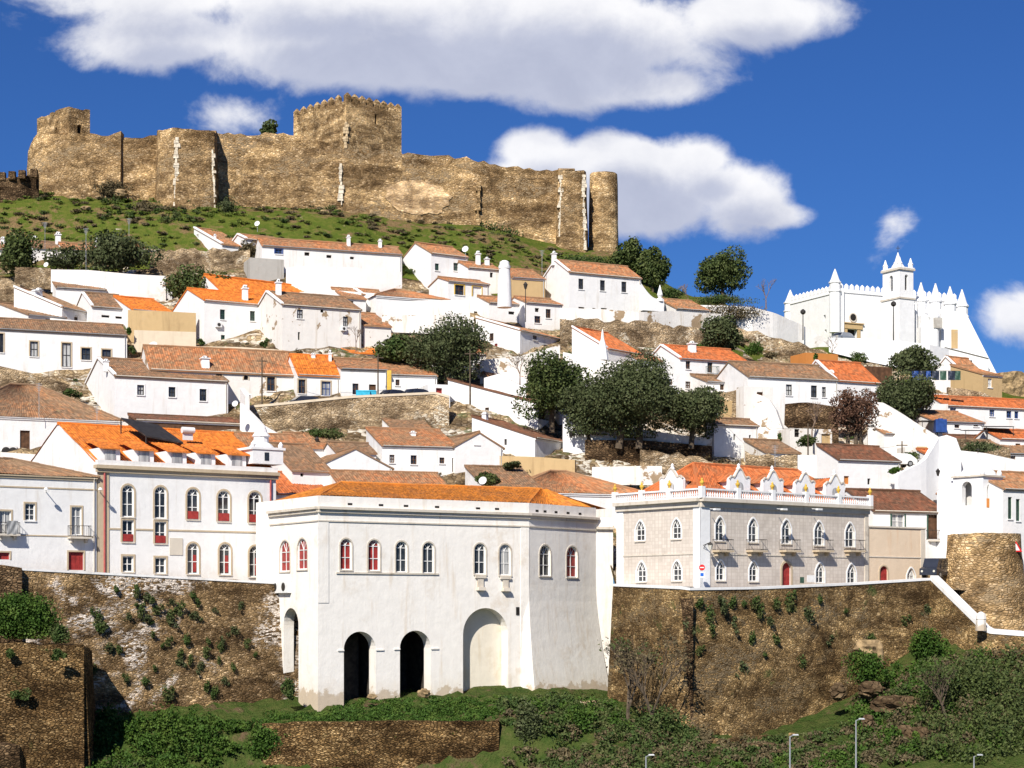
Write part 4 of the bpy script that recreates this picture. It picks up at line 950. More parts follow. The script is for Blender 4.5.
# peach annex
ann = house('low peach-walled annex with a small red door at the right of the grey palace', 869, 527, 925, D=178.6, a=34, dep=5, roof='flat', wall='pink', name='annex', cat='annex',
            fw=[(883.7, 574, 8, 16, 'door', dict(arch='round', frame='red', sur='trimtan')), (911, 575, 8, 14, 'sash', dict(arch='pointed', frame='framewhite', pane='curtain', sur='bright'))])
q = MB(); k0 = 0; fa = ann['front']; fa.box(q, 0, ann['w'], zz(557, 180)-.05, zz(557, 180)+.05, 0, .06); fa.box(q, -.05, ann['w']+.05, ann['ze']-.02, ann['ze']+.12, -.3, .12); fa.box(q, ann['w']-.6, ann['w'], ann['zb'], ann['ze']-.02, 0, .05); q.build('string_course', 'trim', ann['root'])
# faded painted blocks on the annex wall
q = MB()
for px, r_, w_, h_ in ((884, 531, 5, 9), (891, 531, 4, 9), (899, 532, 7, 8), (908, 532, 4, 9), (915, 533, 5, 8), (893, 546, 6, 4), (907, 546, 6, 5)):
    pass
# ---------------------------------------------------------------- the castle
def castle_wall(pts, label, mat='castle', base=None, thick=2.2, rag=.35, **kw):
    return stone_wall(pts, mat, label, name=kw.pop('name', 'castle_wall'), base=base, batter=kw.pop('batter', .03), thick=thick, jit=kw.pop('jit', .06), rag=rag, cell=.9, back=None, **kw)
def quoins(pairs, px, r0, r1, D, w=3.2, off=.25):
    mb = MB(); z0, z1 = zz(r1, D), zz(r0, D); x = (px-512)/F*D; z = z0; i = 0
    while z < z1:
        h = random.uniform(.3, .7); ww = random.uniform(.25, .95); z_ = z
        if random.random() < .1: ww = .15
        mb.box((x-ww/2+random.uniform(-.12, .12), D-off, z_), (ww, 0.02, 0), (0, .8, 0), (0, 0, h*1.02), .06)
        z += h; i += 1
    return mb
castle_wall([(28, 150, 287), (37, 132, 285), (70, 133, 281), (105, 133, 282), (121, 131, 282)], 'broken castle curtain wall under the ruined corner tower', base=[215, 215, 215, 215, 218], rag=.5, batter=.06)
castle_wall([(121, 139, 282.5), (140, 138, 283), (157, 135, 283.5)], 'lower stretch of castle curtain wall left of the polygonal bastion', base=[218, 220, 222], rag=.4)
b1 = castle_wall([(157, 131, 283.5), (160, 129, 280), (175, 127.5, 277.5), (196, 129, 278), (214, 131, 279), (217, 131.5, 283)], 'polygonal castle bastion with pale corner stones', name='castle_bastion', base=[224]*6, rag=.3, thick=3.5)
quoins(None, 176.5, 140, 206, 277.45, off=.12).build('corner_stones', 'quoin', b1)
quoins(None, 213, 152, 208, 278.95, off=.12).build('corner_stones', 'quoin', b1)
w1 = castle_wall([(216, 131.5, 283), (255, 133, 284), (292, 134, 285), (318, 139, 285.5), (345, 146, 286.5), (375, 150, 288), (402, 152, 289)], 'long castle curtain wall below the keep', base=[222, 222, 222, 222, 222, 226, 230], rag=.45, thick=3)
quoins(None, 341, 165, 205, 286, w=2, off=.15).build('corner_stones', 'quoin', w1)
w2 = castle_wall([(402, 152, 289), (420, 152.5, 289.5), (445, 155, 290.5), (470, 158, 291), (478, 160, 291), (500, 164, 292), (527, 168.5, 293), (558, 169.5, 294)], 'castle curtain wall with a pale plastered patch running down to the right', base=[232, 235, 240, 245, 248, 255, 262, 268], rag=.45, thick=3)
quoins(None, 478, 185, 228, 290.2, w=2, off=.1).build('corner_stones', 'castleL', w2)
q = MB(); cp_ = []
for i in range(26):
    an = 2*math.pi*i/26; px = 417+34*math.cos(an)*random.uniform(.85, 1.1); row = 197+18*math.sin(an)*random.uniform(.8, 1.12)+(px-417)*.12
    Dw = float(np.interp(px, [375, 402, 420, 445, 470], [288, 289, 289.5, 290.5, 291])); cp_.append(at(px, row, Dw-.14-.03*(row-154)*Dw/F))
cc_ = at(417, 197, 289.4-.16-.03*43*289/F)
for i in range(26): q.poly((cc_, cp_[i], cp_[(i+1) % 26]))
q.build('plaster_patch', 'sandpatch', w2)
t1 = castle_wall([(558, 168.5, 294), (559, 168.5, 291.5), (584, 170, 292), (586, 171, 296)], 'square end turret of the castle with two columns of white corner stones', name='castle_turret', base=[270]*4, rag=.25, thick=2.5)
for px in (560.5, 584): quoins(None, px, 176, 250, 291.55 if px < 570 else 292, off=.12).build('corner_stones', 'quoin', t1)
c_ = at(603.5, 610, 297)
round_tower((c_.x, c_.y, zz(275, 297)), [(2.35, 0), (2.3, 5), (2.25, 10), (2.2, 14), (2.15, zz(174.5, 297)-zz(275, 297))], 'castleL', 'castle_tower', 'slim round stone tower at the right end of the castle', n=28, jit=.05)
# back curtain so that the castle has depth
castle_wall([(560, 172, 330), (420, 160, 332), (180, 140, 325), (60, 135, 318)][::-1], 'rear curtain wall of the castle seen only over the front wall', base=[200, 210, 225, 235], thick=2)
def stone_tower(cx, top, D, lx, rx, a, mat, label, base, merl=None, name='castle_tower', wins=(), swins=(), rag=.3, quoin=False):
    a = math.radians(a); P = at(cx, top, D); P2 = Vector(P[:2]); f = v2(a); s = Vector((-f.y, f.x)); fr = Face(P2, f); w_ = fr.hit(rx)[0]; d_ = Face(P2, s).hit(lx)[0]
    zt = P.z; zb = zz(base, D); L2 = P2+s*d_; sd = Face(L2, -s)
    root = thing(name, (P2.x, P2.y, zb), label, 'tower')
    mb = MB(); fo = [fr.op(*o[:4], style='hole', dep=.8, arch='round') for o in wins]; so = [sd.op(*o[:4], style='hole', dep=.8, arch='round') for o in swins]
    wall_face(mb, fr, 0, w_, zb, zt, fo); wall_face(mb, sd, 0, d_, zb, zt, so); wall_face(mb, Face(P2+f*w_, s), 0, d_, zb, zt); wall_face(mb, Face(P2+f*w_+s*d_, -f), 0, w_, zb, zt)
    mb.poly([Vector((*p, zt-.5)) for p in (P2, P2+f*w_, P2+f*w_+s*d_, L2)])
    for q, l in ((fr, w_), (sd, d_), (Face(P2+f*w_, s), d_), (Face(P2+f*w_+s*d_, -f), w_)):
        if rag: 
            n = int(l/.8)
            for i in range(n): q.box(mb, l*i/n, l*(i+1)/n, zt, zt+random.uniform(0, rag), -.7, -.002)
    mb.build('wall', mat, root)
    for q, lst in ((fr, fo), (sd, so)):
        for o in lst: window(q, o, root)
    if merl:
        n_, mw, mh = merl
        for q, l in ((fr, w_), (sd, d_), (Face(P2+f*w_, s), d_), (Face(P2+f*w_+s*d_, -f), w_)):
            for i in range(n_):
                x = (l-mw)*i/(n_-1)
                if q is not fr and i == n_-1: continue
                m = MB(); q.box(m, x, x+mw, zt+.002, zt+mh*.62, -.6, .01); m.box(q.pt(x-.03, zt+mh*.62, .04), Vector((*(q.d*(mw+.06)), 0)), Vector((*(-q.n*.68), 0)), (0, 0, mh*.4), .42); m.build('merlon', 'castleL', root)
    if quoin: 
        quoins(None, cx, top+22, base-12, D+.02, off=.1).build('corner_stones', 'quoinl', root)
    return root
stone_tower(346, 100.5, 292, 293.5, 401.5, 42, 'castleL', 'square castle keep with pointed battlements rising behind the curtain wall', 160, merl=(8, 1.0, 1.35), name='castle_keep', wins=[(376, 119, 2.4, 10)], rag=0, quoin=True)
stone_tower(68.5, 107.5, 284, 37, 90, 42, 'castleL', 'ruined square corner tower at the left end of the castle', 190, wins=[(79.5, 129, 4.5, 9)], swins=[(56, 130, 2, 6)])
# crenellated low wall at far left
m0 = castle_wall([(-40, 181, 276), (0, 178, 277), (18, 177, 277.5), (39, 174, 279)], 'low dark crenellated outer wall at the far left of the castle', mat='darkstone', base=[205]*4, rag=.1, thick=1)
for px in (2, 12, 22, 34): q = MB(); p = at(px, 178.5-.1*px, 277); q.box((p.x-.55, p.y-.1, p.z-.3), (1.0, .05, 0), (0, .8, 0), (0, 0, 1.2), .04); q.build('merlon', 'darkstone', m0)
castle_wall([(648, 300, 278), (690, 302, 279)], 'low dry stone edge on the slope right of the castle', mat='terr', base=[310, 312], thick=.6, rag=.3)

# ---------------------------------------------------------------- the church
CP = {}
def church():
    a = math.radians(26); D = 281.0; P = at(839, 288.5, D); P2 = Vector(P[:2]); f = v2(a); s = Vector((-f.y, f.x)); zt = P.z; zb = zz(346, D)
    fr = Face(P2, f); W_ = 22.0; d_ = Face(P2, s).hit(790)[0]; sd = Face(P2+s*d_, -s)
    root = thing('church', (P2.x, P2.y, zb), 'white battlemented church with conical pinnacles on the right hilltop', 'church')
    fo = [fr.op(852, 333, 10, 8, style='hole', dep=.7), fr.op(852.6, 317.5, 6.5, 7.5, style='hole', dep=.5, arch='round')]
    m = (fo[1]['a']+fo[1]['b'])/2
    fo[0]['z0'] = zz(343, 283)
    so = [sd.op(824.5, 318, 2.2, 6, style='hole', dep=.4), sd.op(825.5, 331, 2, 3, style='hole', dep=.3)]
    mb = MB(); wall_face(mb, fr, 0, W_, zb, zt, fo[:1]); wall_face(mb, sd, 0, d_, zb, zt, so)
    wall_face(mb, Face(P2+f*W_, s), 0, d_, zb, zt); wall_face(mb, Face(P2+f*W_+s*d_, -f), 0, W_, zb, zt); mb.poly([Vector((*p, zt-.3)) for p in (P2, P2+f*W_, P2+f*W_+s*d_, P2+s*d_)])
    mb.build('wall', 'bright', root)
    window(fr, fo[0], root)
    for o in so: window(sd, o, root)
    k, D1 = fr.hit(852.6); z = zz(317.5, D1); q = MB(); q.tube(fr.pt(k, z, -.02), fr.pt(k, z, .16), .68, n=20); q.build('oculus_ring', 'trim', root); q = MB(); q.tube(fr.pt(k, z, .1), fr.pt(k, z, .175), .52, n=20); q.build('oculus', 'dark', root)
    o = fo[0]; q = MB(); fr.box(q, o['a']-.55, o['a'], o['z0'], o['z1'], -.05, .12); fr.box(q, o['b'], o['b']+.55, o['z0'], o['z1'], -.05, .12); fr.box(q, o['a']-.9, o['b']+.9, o['z1'], o['z1']+.75, -.05, .2); fr.box(q, o['a']-1.1, o['b']+1.1, o['z1']+.75, o['z1']+.9, -.05, .35); q.build('portal', 'ochre', root)
    q = MB(); fr.box(q, -.7, .6, zb, zt, -.3, .45); fr.box(q, -.3, W_, zt-.55, zt-.4, -.02, .12); sd.box(q, 0, d_, zt-.55, zt-.4, -.02, .12); q.build('buttress', 'bright', root)
    for fc, l in ((fr, W_), (sd, d_)):
        n = int(l/.95)
        for i in range(n):
            x = l*(i+.5)/n; q = MB(); fc.box(q, x-.27, x+.27, zt, zt+.5, -.35, .02); q.box(fc.pt(x-.29, zt+.5, .04), Vector((*(fc.d*.58), 0)), Vector((*(-fc.n*.41), 0)), (0, 0, .35), .45); q.build('merlon', 'bright', root)
    def pin(px, top, rbase, D_, w_, body=True):
        p = at(px, rbase, D_); h = zz(top, D_)-p.z; r = w_*D_/F/2; q = MB()
        q.lathe(p, [(r, -6), (r, 0), (r*1.12, .02), (r*1.12, h*.06), (r*.95, h*.08), (r*.95, h*.36), (r*1.1, h*.38), (r*1.1, h*.43), (r*.9, h*.46), (r*.72, h*.56), (r*.42, h*.78), (r*.12, h*.97), (r*.16, h*1.0)], 12); q.build('pinnacle', 'bright', root)
    pin(790.3, 290, 312, 294, 12); pin(835, 269, 292, 280.6, 11.5); pin(806.5, 292, 303, 291, 6.5)
    for px, t, b, D_ in ((921, 284, 312, 283.5), (935.5, 285, 312, 285.5), (950, 288, 314, 288), (962, 291, 316, 290.5)): pin(px, t-1.5, b+2, D_-.6, 12.5)
    # nave flank behind the tower, stepping down to the right
    a2 = math.radians(40); N0 = Vector(at(913, 303, 284)[:2]); nf = Face(N0, v2(a2)); k1 = nf.hit(966)[0]; q = MB(); zt2 = zz(308.5, 286)
    wall_face(q, nf, 0, k1, zb-3, zt2, [])
    e = N0+nf.d*k1; q.poly([Vector((*N0, zt2)), Vector((*e, zt2)), Vector((*(e-nf.n*9), zt2)), Vector((*(N0-nf.n*9), zt2))]); q.poly([Vector((*e, zb-6)), Vector((*(e-nf.n*9), zb-6)), Vector((*(e-nf.n*9), zt2)), Vector((*e, zt2))]); q.build('nave_wall', 'bright', root)
    q = MB(); nf.box(q, 0, k1, zt2-.5, zt2-.35, -.02, .14); q.build('nave_cornice', 'trim', root)
    for x in (k1*.12, k1*.42, k1*.7): q = MB(); nf.box(q, x-.45, x+.45, zb-3, zt2-1.0, -.1, 1.1); q.build('flank_buttress', 'bright', root)
    # stepped round-topped annex blocks
    q = MB()
    for px0, px1, top, D_ in ((918, 931, 303, 281.5), (921, 943, 315, 280), (921, 944, 327, 279.2)):
        A = at(px0, top, D_); B = at(px1, top, D_); q.box((A.x, A.y, zb-3), (B.x-A.x, 1.2, 0), (-.8, 4.5, 0), (0, 0, A.z-zb+3))
    q.build('annex', 'bright', root)
    q = MB(); 
    for px, top, bot, D_, w_ in ((934, 313, 340, 279, 10), (916, 308, 345, 280.5, 2.5)):
        p = at(px, 345, D_); q.lathe((p.x, p.y, p.z-3), [(w_*.073, 0), (w_*.073, zz(top, D_)-p.z+2), (w_*.085, zz(top, D_)-p.z+2.4), (w_*.03, zz(top, D_)-p.z+4)], 12)
    q.build('corner_turret', 'bright', root)
    q = MB(); A = at(937, 317, 278.2); q.box((A.x-.5, A.y-.05, A.z-1.6), (1.3, .05, 0), (0, .3, 0), (0, 0, 1.5)); q.build('screen_wall', 'grey', root)
    # bell tower
    a = math.radians(30); D = 277.0; P = at(899.5, 265, D); T2 = Vector(P[:2]); f = v2(a); s = Vector((-f.y, f.x)); tf = Face(T2, f); w_ = tf.hit(914.5)[0]; d2 = Face(T2, s).hit(881.5)[0]; ts = Face(T2+s*d2, -s); z0 = zb; z1 = zz(297.5, D); z2 = zz(268.5, D)
    q = MB(); wall_face(q, tf, 0, w_, z0-3, z1); wall_face(q, ts, 0, d2, z0-3, z1); wall_face(q, Face(T2+f*w_, s), 0, d2, z0-3, z1); wall_face(q, Face(T2+f*w_+s*d2, -f), 0, w_, z0-3, z1)
    q.build('tower_base', 'bright', root)
    g = .12; T3 = T2+f*g+s*g; w3 = w_-2*g; d3 = d2-2*g; uf = Face(T3, f); us = Face(T3+s*d3, -s); ur = Face(T3+f*w3, s); ub = Face(T3+f*w3+s*d3, -f)
    def belf(q, l, wd): return [dict(a=l/2-wd/2, b=l/2+wd/2, z0=z1+1.2, z1=z1+3.5, arch='round', dep=.35, style='void')]
    fo = belf(uf, w3, .62); so = belf(us, d3, .75)
    q = MB(); wall_face(q, uf, 0, w3, z1, z2, fo); wall_face(q, us, 0, d3, z1, z2, so); wall_face(q, ur, 0, d3, z1, z2, belf(ur, d3, .75)); wall_face(q, ub, 0, w3, z1, z2, belf(ub, w3, .62)); tw = q.build('belfry', 'bright', root)
    q = MB()
    for fc, l in ((tf, w_), (ts, d2)): fc.box(q, -.1, l+.1, z1-.12, z1+.12, -.3, .12)
    for fc, l in ((uf, w3), (us, d3)): fc.box(q, -.2, l+.2, z2-.1, z2+.2, -.4, .22)
    q.build('tower_cornice', 'trim', tw)
    ce = T2+f*w_/2+s*d2/2; q = MB(); q.box(Vector((*(T2), z2+.15)), Vector((*(f*w_), 0)), Vector((*(s*d2), 0)), (0, 0, .2)); h = zz(251.5, D)-z2
    q.lathe((ce.x, ce.y, z2+.3), [(1.0, 0), (.95, h*.14), (.62, h*.34), (.66, h*.38), (.5, h*.44), (.28, h*.72), (.08, h*.95), (.1, h)], 14)
    for p in (T2+f*.4+s*.4, T2+f*(w_-.4)+s*.4, T2+f*.4+s*(d2-.4), T2+f*(w_-.4)+s*(d2-.4)):
        hh = zz(259, D)-z2+.1; q.lathe((p.x, p.y, z2+.3), [(.36, 0), (.36, hh*.35), (.42, hh*.38), (.26, hh*.55), (.06, hh)], 10)
    q.build('spire', 'bright', tw)
    q = MB(); q.tube((ce.x, ce.y, z2+h), (ce.x, ce.y, z2+h+1.3), .04); q.tube((ce.x-.3, ce.y, z2+h+.95), (ce.x+.3, ce.y, z2+h+.95), .04); q.build('cross', 'iron', tw)
    for fc, l in ((uf, w3), (us, d3)): q = MB(); q.lathe(fc.pt(l/2, z1+1.7, -.5), [(.32, 0), (.25, .2), (.2, .55), (.05, .75)], 12); q.tube(fc.pt(l/2, z1+2.4, -.5), fc.pt(l/2, z1+3.0, -.5), .05); q.build('bell', 'iron', tw)
    return root
church()
# the great sloping white wall right of the church, its shaded arch niche
def slope_wall():
    D = 280.0; pts = [(941, 309), (966, 313), (998, 376), (998, 400), (941, 372)]; a = math.radians(30)
    fc = Face(Vector(at(941, 300, 280)[:2]), v2(math.radians(4))); mb = MB()
    def q(px, row): k, D = fc.hit(px); return k, zz(row, D)
    out = [q(*p) for p in pts]; out[3] = (out[3][0], out[3][1]-3); out[4] = (out[4][0], out[4][1]-3)
    mb.poly([fc.pt(k, z) for k, z in out][::-1]); mb.poly([fc.pt(k, z, -2.4) for k, z in out])
    for i in range(len(out)): a_, b_ = out[i], out[(i+1) % len(out)]; mb.poly((fc.pt(*a_), fc.pt(*b_), fc.pt(*b_, -2.4), fc.pt(*a_, -2.4)))
    o = mb.build('church_wall', 'bright'); tag(o, 'tall white wall with a long sloping edge descending right of the church', 'wall')
    m2 = MB(); k0, z0 = q(966, 309); k1, z1 = q(990, 352)
    for i in range(7):
        t = i/6; m2.box(fc.pt(k0+(k1-k0)*t-.5, z0+(z1-z0)*t-3.6, .9), Vector((*(fc.d*1.2), 0)), Vector((*(-fc.n*1.1), 0)), (0, 0, 4.2-.8*t), .0)
    fc2 = fc
    w_ = fc.op(954.5, 339, 6.5, 19, dep=.1); m3 = MB(); fc.box(m3, w_['a'], w_['b'], w_['z0'], w_['z1'], 0, .05); m3.build('blocked_window', 'ochre', o)
    # lower ledge block in front
    L = MB(); A, zA = q(942, 350); B, zB = q(985, 361); L.poly([fc.pt(A, zA-8, 1.6), fc.pt(B, zB-8, 1.6), fc.pt(B, zB, 1.6), fc.pt(A, zA, 1.6)]); L.poly([fc.pt(A, zA, 1.6), fc.pt(B, zB, 1.6), fc.pt(B, zB, 0), fc.pt(A, zA, 0)]); L.poly([fc.pt(A, zA-8, 0), fc.pt(A, zA-8, 1.6), fc.pt(A, zA, 1.6), fc.pt(A, zA, 0)]); L.poly([fc.pt(B, zB-8, 1.6), fc.pt(B, zB-8, 0), fc.pt(B, zB, 0), fc.pt(B, zB, 1.6)]); L.build('lower_wall', 'bright', o)
    L = MB(); zq = zz(359, fc.hit(966)[1]); k9 = fc.hit(966)[0]; fc.box(L, k9-.4, k9+.4, zq-1.6, zq-.4, 1.6, 1.65); L.build('window', 'dark', o)
    L = MB()
    L.poly([fc.pt(A, zA, 1.55), fc.pt(B, zB, 1.55), fc.pt(B, zB+.2, 1.75), fc.pt(A, zA+.2, 1.75)]); L.poly([fc.pt(A, zA+.2, 1.75), fc.pt(B, zB+.2, 1.75), fc.pt(B, zB+.2, 0), fc.pt(A, zA+.2, 0)]); L.build('ledge', 'grey', o)
slope_wall()
def plain_wall(pts, base, mat, label, thick=.5, **kw):
    return stone_wall(pts, mat, label, base=base, batter=0.0, thick=thick, jit=.0, rag=0, name=kw.pop('name', 'wall'), **kw)
plain_wall([(829, 337.5, 266), (870, 338.5, 264), (900, 341, 264), (930, 344.5, 264.5), (949, 349, 267)], [352, 362, 368, 372, 375], 'bright', 'white parapet wall of the church terrace', name='terrace_wall')
plain_wall([(700, 305, 268), (722, 305.5, 268), (752, 307, 266.5), (775, 313, 268), (800, 324, 271), (829, 340, 272.5)], [325, 326, 334, 342, 352, 360], 'white2', 'long curved white wall left of the church', name='terrace_wall')
stone_wall([(720, 322, 264.5), (752, 330, 262), (800, 343, 260), (850, 358, 259), (900, 371, 259)], 'terr', 'ochre rubble terrace below the curved white wall', base=[350, 356, 368, 378, 388], batter=.08, rag=.4, name='terrace_wall')
# ---------------------------------------------------------------- the houses on the hillside
def shut(*a, **k): return a
# top rows, left
house('low house with patched brown roof at the far left under the green slope', -8, 248, 31, base=258, a=24, dep=6, pitch=.5, tile='t_mid', wall='white2', ch=[(3, 237, 5), (35, 236, 5)])
house('low cottage with faded orange roof and white chimney left of the dark bush', 33, 247, 62, base=262, a=24, dep=6, pitch=.45, tile='t_old', wall='white2', ch=[(58, 232, 5)])
house('cottage with patched orange roof and a pale chimney behind the dark bush', 63, 249, 104, base=262, a=24, dep=6, pitch=.45, tile='t_mid', wall='white2', ch=[(97, 236, 4)])
house('stub of a roofless stucco building above the top left roofs', 116, 228.5, 156, D=270, a=24, dep=3, roof='flat', wall='cream', name='ruin', cat='ruin')
house('low cottage with orange roof beside the roofless stucco block', 140, 249, 186, base=256, a=26, dep=6, pitch=.4, tile='t_mid', wall='white2', ch=[(188, 240, 5)])
house('white house with orange roof and clean left gable below the castle bastion', 222, 244, 247, base=262, a=34, lx=194, roof='shed', apex=228, tile='t_mid', verge=True, ch=[(215, 234, 2)])
house('small orange-roofed house with white verges below the castle curtain wall', 246, 238.5, 282, D=262, a=30, dep=6, roof='gable', pitch=.35, tile='t_mid', verge=True)
house('very long low white house with orange roof at the foot of the green slope', 262, 245, 402, base=274, a=20, dep=5, roof='gable', pitch=.55, tile='t_mid', wall='white2', cornice='white',
      fw=[(278.7, 251.5, 7, 5, 'sash', dict(frame='bluepaint', sur='bluepaint')), (307, 254, 5, 3.5, 'hole'), (329, 256.5, 5, 3, 'hole'), (352, 258, 4, 2.5, 'hole')], ch=[(348.5, 235, 3.4), (380, 239, 3.2)])
plain_wall([(286, 268, 252), (300, 266, 251), (360, 268, 252), (402, 272, 254)], [296, 300, 300, 300], 'white2', 'bright white garden wall under the very long low house', name='garden_wall')
house('pale grey rendered cube below the very long low house', 250, 257.5, 284, base=282, a=20, dep=4, roof='flat', wall='grey', name='shed', cat='shed')
plain_wall([(15, 267, 250), (51, 268, 250)], [288, 288], 'terr', 'rubble wall with flaking plaster at the left above the white wall', name='garden_wall')
plain_wall([(51, 269.5, 250), (88, 270, 249.5), (130, 274, 249), (166, 276, 250)], [292, 296, 302, 304], 'white2', 'tall white wall running along behind the brown roofs at left', name='garden_wall')
stone_wall([(150, 251, 259), (200, 248, 260), (250, 250, 261)], 'terr', 'rocky rubble terrace under the orange-roofed gable house', base=[276, 276, 276], rag=.5, batter=.15)
house('tiny white house with faded roof at the end of the tall white wall', 163, 285, 172, base=300, a=30, lx=147, roof='shed', apex=277.5, tile='t_old', fw=[(167, 301, 3, 5, 'hole')])
# second rows, left
house('white house with long brown roof sloping down to a shaded front at the left', 62, 307, 91, base=330, a=60, lx=14, roof='shed', apex=287, tile='t_old', verge=True, wall='white2', fw=[(76, 320, 3.5, 6)], ch=[(35, 290, 6, .6), (39, 288, 5, .62)])
house('white house with brown roof and parapet above a grey plinth', 92, 306, 128, base=328, a=28, dep=9, roof='gable', apex=293, tile='t_old', verge=True, fw=[(105.5, 316.3, 8, 2.4, 'hole'), (119.5, 317.6, 8, 2.4, 'hole')])
house('low building with bright orange roof behind the ochre wall', 132, 309, 172, D=238, a=30, lx=114, roof='shed', apex=296.5, tile='t_new', wall='white')
plain_wall([(128, 310, 233), (160, 311, 233), (196, 313, 234)], [342, 344, 346], 'ochre', 'tall plain ochre plaster wall left of the white gabled house', name='garden_wall')
plain_wall([(134, 330, 230.5), (196, 332, 231.5)], [352, 354], 'cream', 'lower cream ledge wall under the ochre wall', name='garden_wall')
house('small white house with thin brown roof and one door above the long brown roof', 28, 314.5, 66, base=338, a=34, lx=-3, roof='shed', apex=303, tile='t_old', wall='white2', fw=[(48, 322, 5, 9, 'shutter')])
house('long white house with brown roof and dark sash windows at the left edge', -60, 325, 127, base=386, a=22, dep=8, roof='gable', pitch=.42, tile='t_old', cornice='grey', frame='iron', sur='trimtan',
      fw=[(1, 343, 5, 19), (34, 349, 8, 15), (66.5, 355, 9, 24), (86, 354, 9, 12), (106.5, 356, 9, 13)])
house('white house with brown roof, flaking gable and small windows left of centre', 114.5, 375, 228, base=425, a=25, lx=81, roof='gable', apex=358.5, tile='t_old', verge=True, cornice='pink', frame='iron', sur='bright',
      fw=[(140.6, 390, 7, 10), (172, 392, 7, 10), (203, 395, 7, 12)], ch=[(106, 359, 5, .2)])
house('lean-to with dark red awning below the flaking gabled house', 135, 419, 250, D=205, a=25, dep=3, roof='shed', pitch=.25, tile='t_dark', wall='brown', name='lean_to', cat='lean-to')
house('wide low house with huge mossy brown roof at the left edge', -50, 414, 122, D=197, a=25, dep=15, roof='hip', pitch=.56, tile='t_old', ac=[(9, 452, 14, 13)], fw=[(25, 440, 10, 19, 'door')])
plain_wall([(-30, 362, 213), (0, 366, 213.5), (40, 375, 214), (80, 388, 215)], [400, 402, 404, 408], 'terr', 'sloping brown retaining wall between the two long roofs at left', name='retaining_wall')
house('house with long brown and orange roof behind the terrace road', 150, 368.5, 297, D=213.5, a=20, dep=9, roof='gable', apex=346, tile='t_mid', wall='white3', cornice='grey', sur='trimtan',
      fw=[(219, 376, 6, 8, 'sash'), (246, 377.5, 4.5, 5, 'hole', dict(arch='round')), (271, 384, 8, 14), (246, 402, 9, 14, 'door', dict(sur='bright'))], ch=[(205, 356, 8, .1, 1)])
house('house with bright orange roof and two dark blue-framed windows by the terrace road', 298, 374, 340, base=400, a=20, dep=8, roof='gable', apex=355, tile='t_new', sur='trimtan',
      fw=[(301.5, 386.5, 8, 14), (326, 388.5, 9, 14, 'sash', dict(frame='bluepaint'))], ch=[(313, 353, 4, .45)])
house('low house with new orange roof above the terrace road houses', 290, 362, 362, D=232, a=20, dep=7, roof='gable', pitch=.45, tile='t_new', wall='ochre', ch=[(286, 345, 3, .1)])
house('flat-topped white house with grey cornice and two dark doors behind the blue box', 341, 368, 388, base=396, a=16, dep=7, roof='shed', pitch=.28, tile='t_mid', cornice='grey', fw=[(355.5, 389, 6, 11), (372.5, 391.5, 7, 14, 'door')])
house('small white house with yellow corner strip and orange roof by the parked cars', 389, 374, 437, base=394, a=16, dep=7, roof='shed', pitch=.34, tile='t_mid', fw=[(397.6, 382.5, 4, 6), (419.5, 391, 5, 6)], ch=[(330, 350, 3)])
q = MB(); p = at(389.8, 396, 218.4); q.box((p.x-.25, p.y-1.2, p.z-1), (.5, 0, 0), (0, .3, 0), (0, 0, 3.8)); tag(q.build('yellow_post', 'yellow'), 'yellow painted strip at the corner of a small white house', 'post')
# middle band
house('white house with clean left gable and bright orange roof above the long roofs', 204, 299.5, 270, base=344, a=30, lx=172, roof='gable', apex=289, tile='t_new', verge=False, frame='green', ac=[(218, 325, 6, 5)],
      fw=[(222.5, 314.5, 5, 10), (252.5, 316, 5, 10), (223, 338, 4, 6), (252.5, 340, 3, 7)], ch=[(245, 285, 5, .15)])
house('tall old white house with brown roof and stained wall at left centre', 282, 304, 361, base=352, a=26, lx=252, roof='gable', apex=292, tile='t_old', verge=True, wall='white3', frame='iron', ac=[(343, 329, 5, 4)],
      fw=[(300, 314, 6, 9), (322, 310.5, 3, 4, 'hole'), (345.6, 321.5, 5, 10), (299, 336, 2, 8, 'hole')], ch=[(278.5, 279, 5, .4, 1)])
house('large bright orange roof behind the gabled white house at left centre', 228, 297, 322, D=239, a=38, dep=12, roof='gable', apex=275, tile='t_new')
house('small peach-roofed house in the gap beside the tall old house', 364, 325, 391, base=345, a=24, dep=6, roof='shed', pitch=.4, tile='t_mid', wall='white3')
house('tall white house with stepped gable and green window under the castle wall', 431, 252.5, 468, base=290, a=34, lx=400, roof='gable', apex=243, tile='t_mid', frame='green', fw=[(456.5, 267, 6, 8), (437, 267, 4, 7)])
house('white house with yellow-framed shuttered windows below the stepped gable', 448, 280.5, 489, base=316, a=30, lx=429, roof='gable', pitch=.3, tile='t_mid', fw=[(459.5, 290, 9, 10, 'sash', dict(sur='yellow')), (477, 291.5, 9, 10, 'shutter', dict(frame='framewhite', sur='yellow')), (459, 311, 9, 3, 'shutter', dict(frame='yellow')), (477, 313, 6, 3, 'hole')])
house('wide white house with hipped orange roof and three tiny square windows', 376, 295.5, 448, base=318, a=24, dep=11, roof='hip', pitch=.34, tile='t_mid', fw=[(392, 311, 5, 6, 'hole'), (413, 311.5, 4.5, 4.5, 'hole'), (434, 312, 4.5, 3, 'hole')])
house('low white house with two stubby chimneys below the castle slope', 468, 267, 501, D=262, a=26, dep=6, roof='gable', pitch=.4, tile='t_mid', ch=[(478, 251, 4), (487, 257, 4, .4, 1)], fw=[(491.5, 275, 3, 5, 'hole')])
hh = house('ochre walled house with faded roof behind the great white chimney', 512, 277, 545, D=259, a=20, dep=5, roof='shed', pitch=.4, tile='t_mid', wall='ochre')
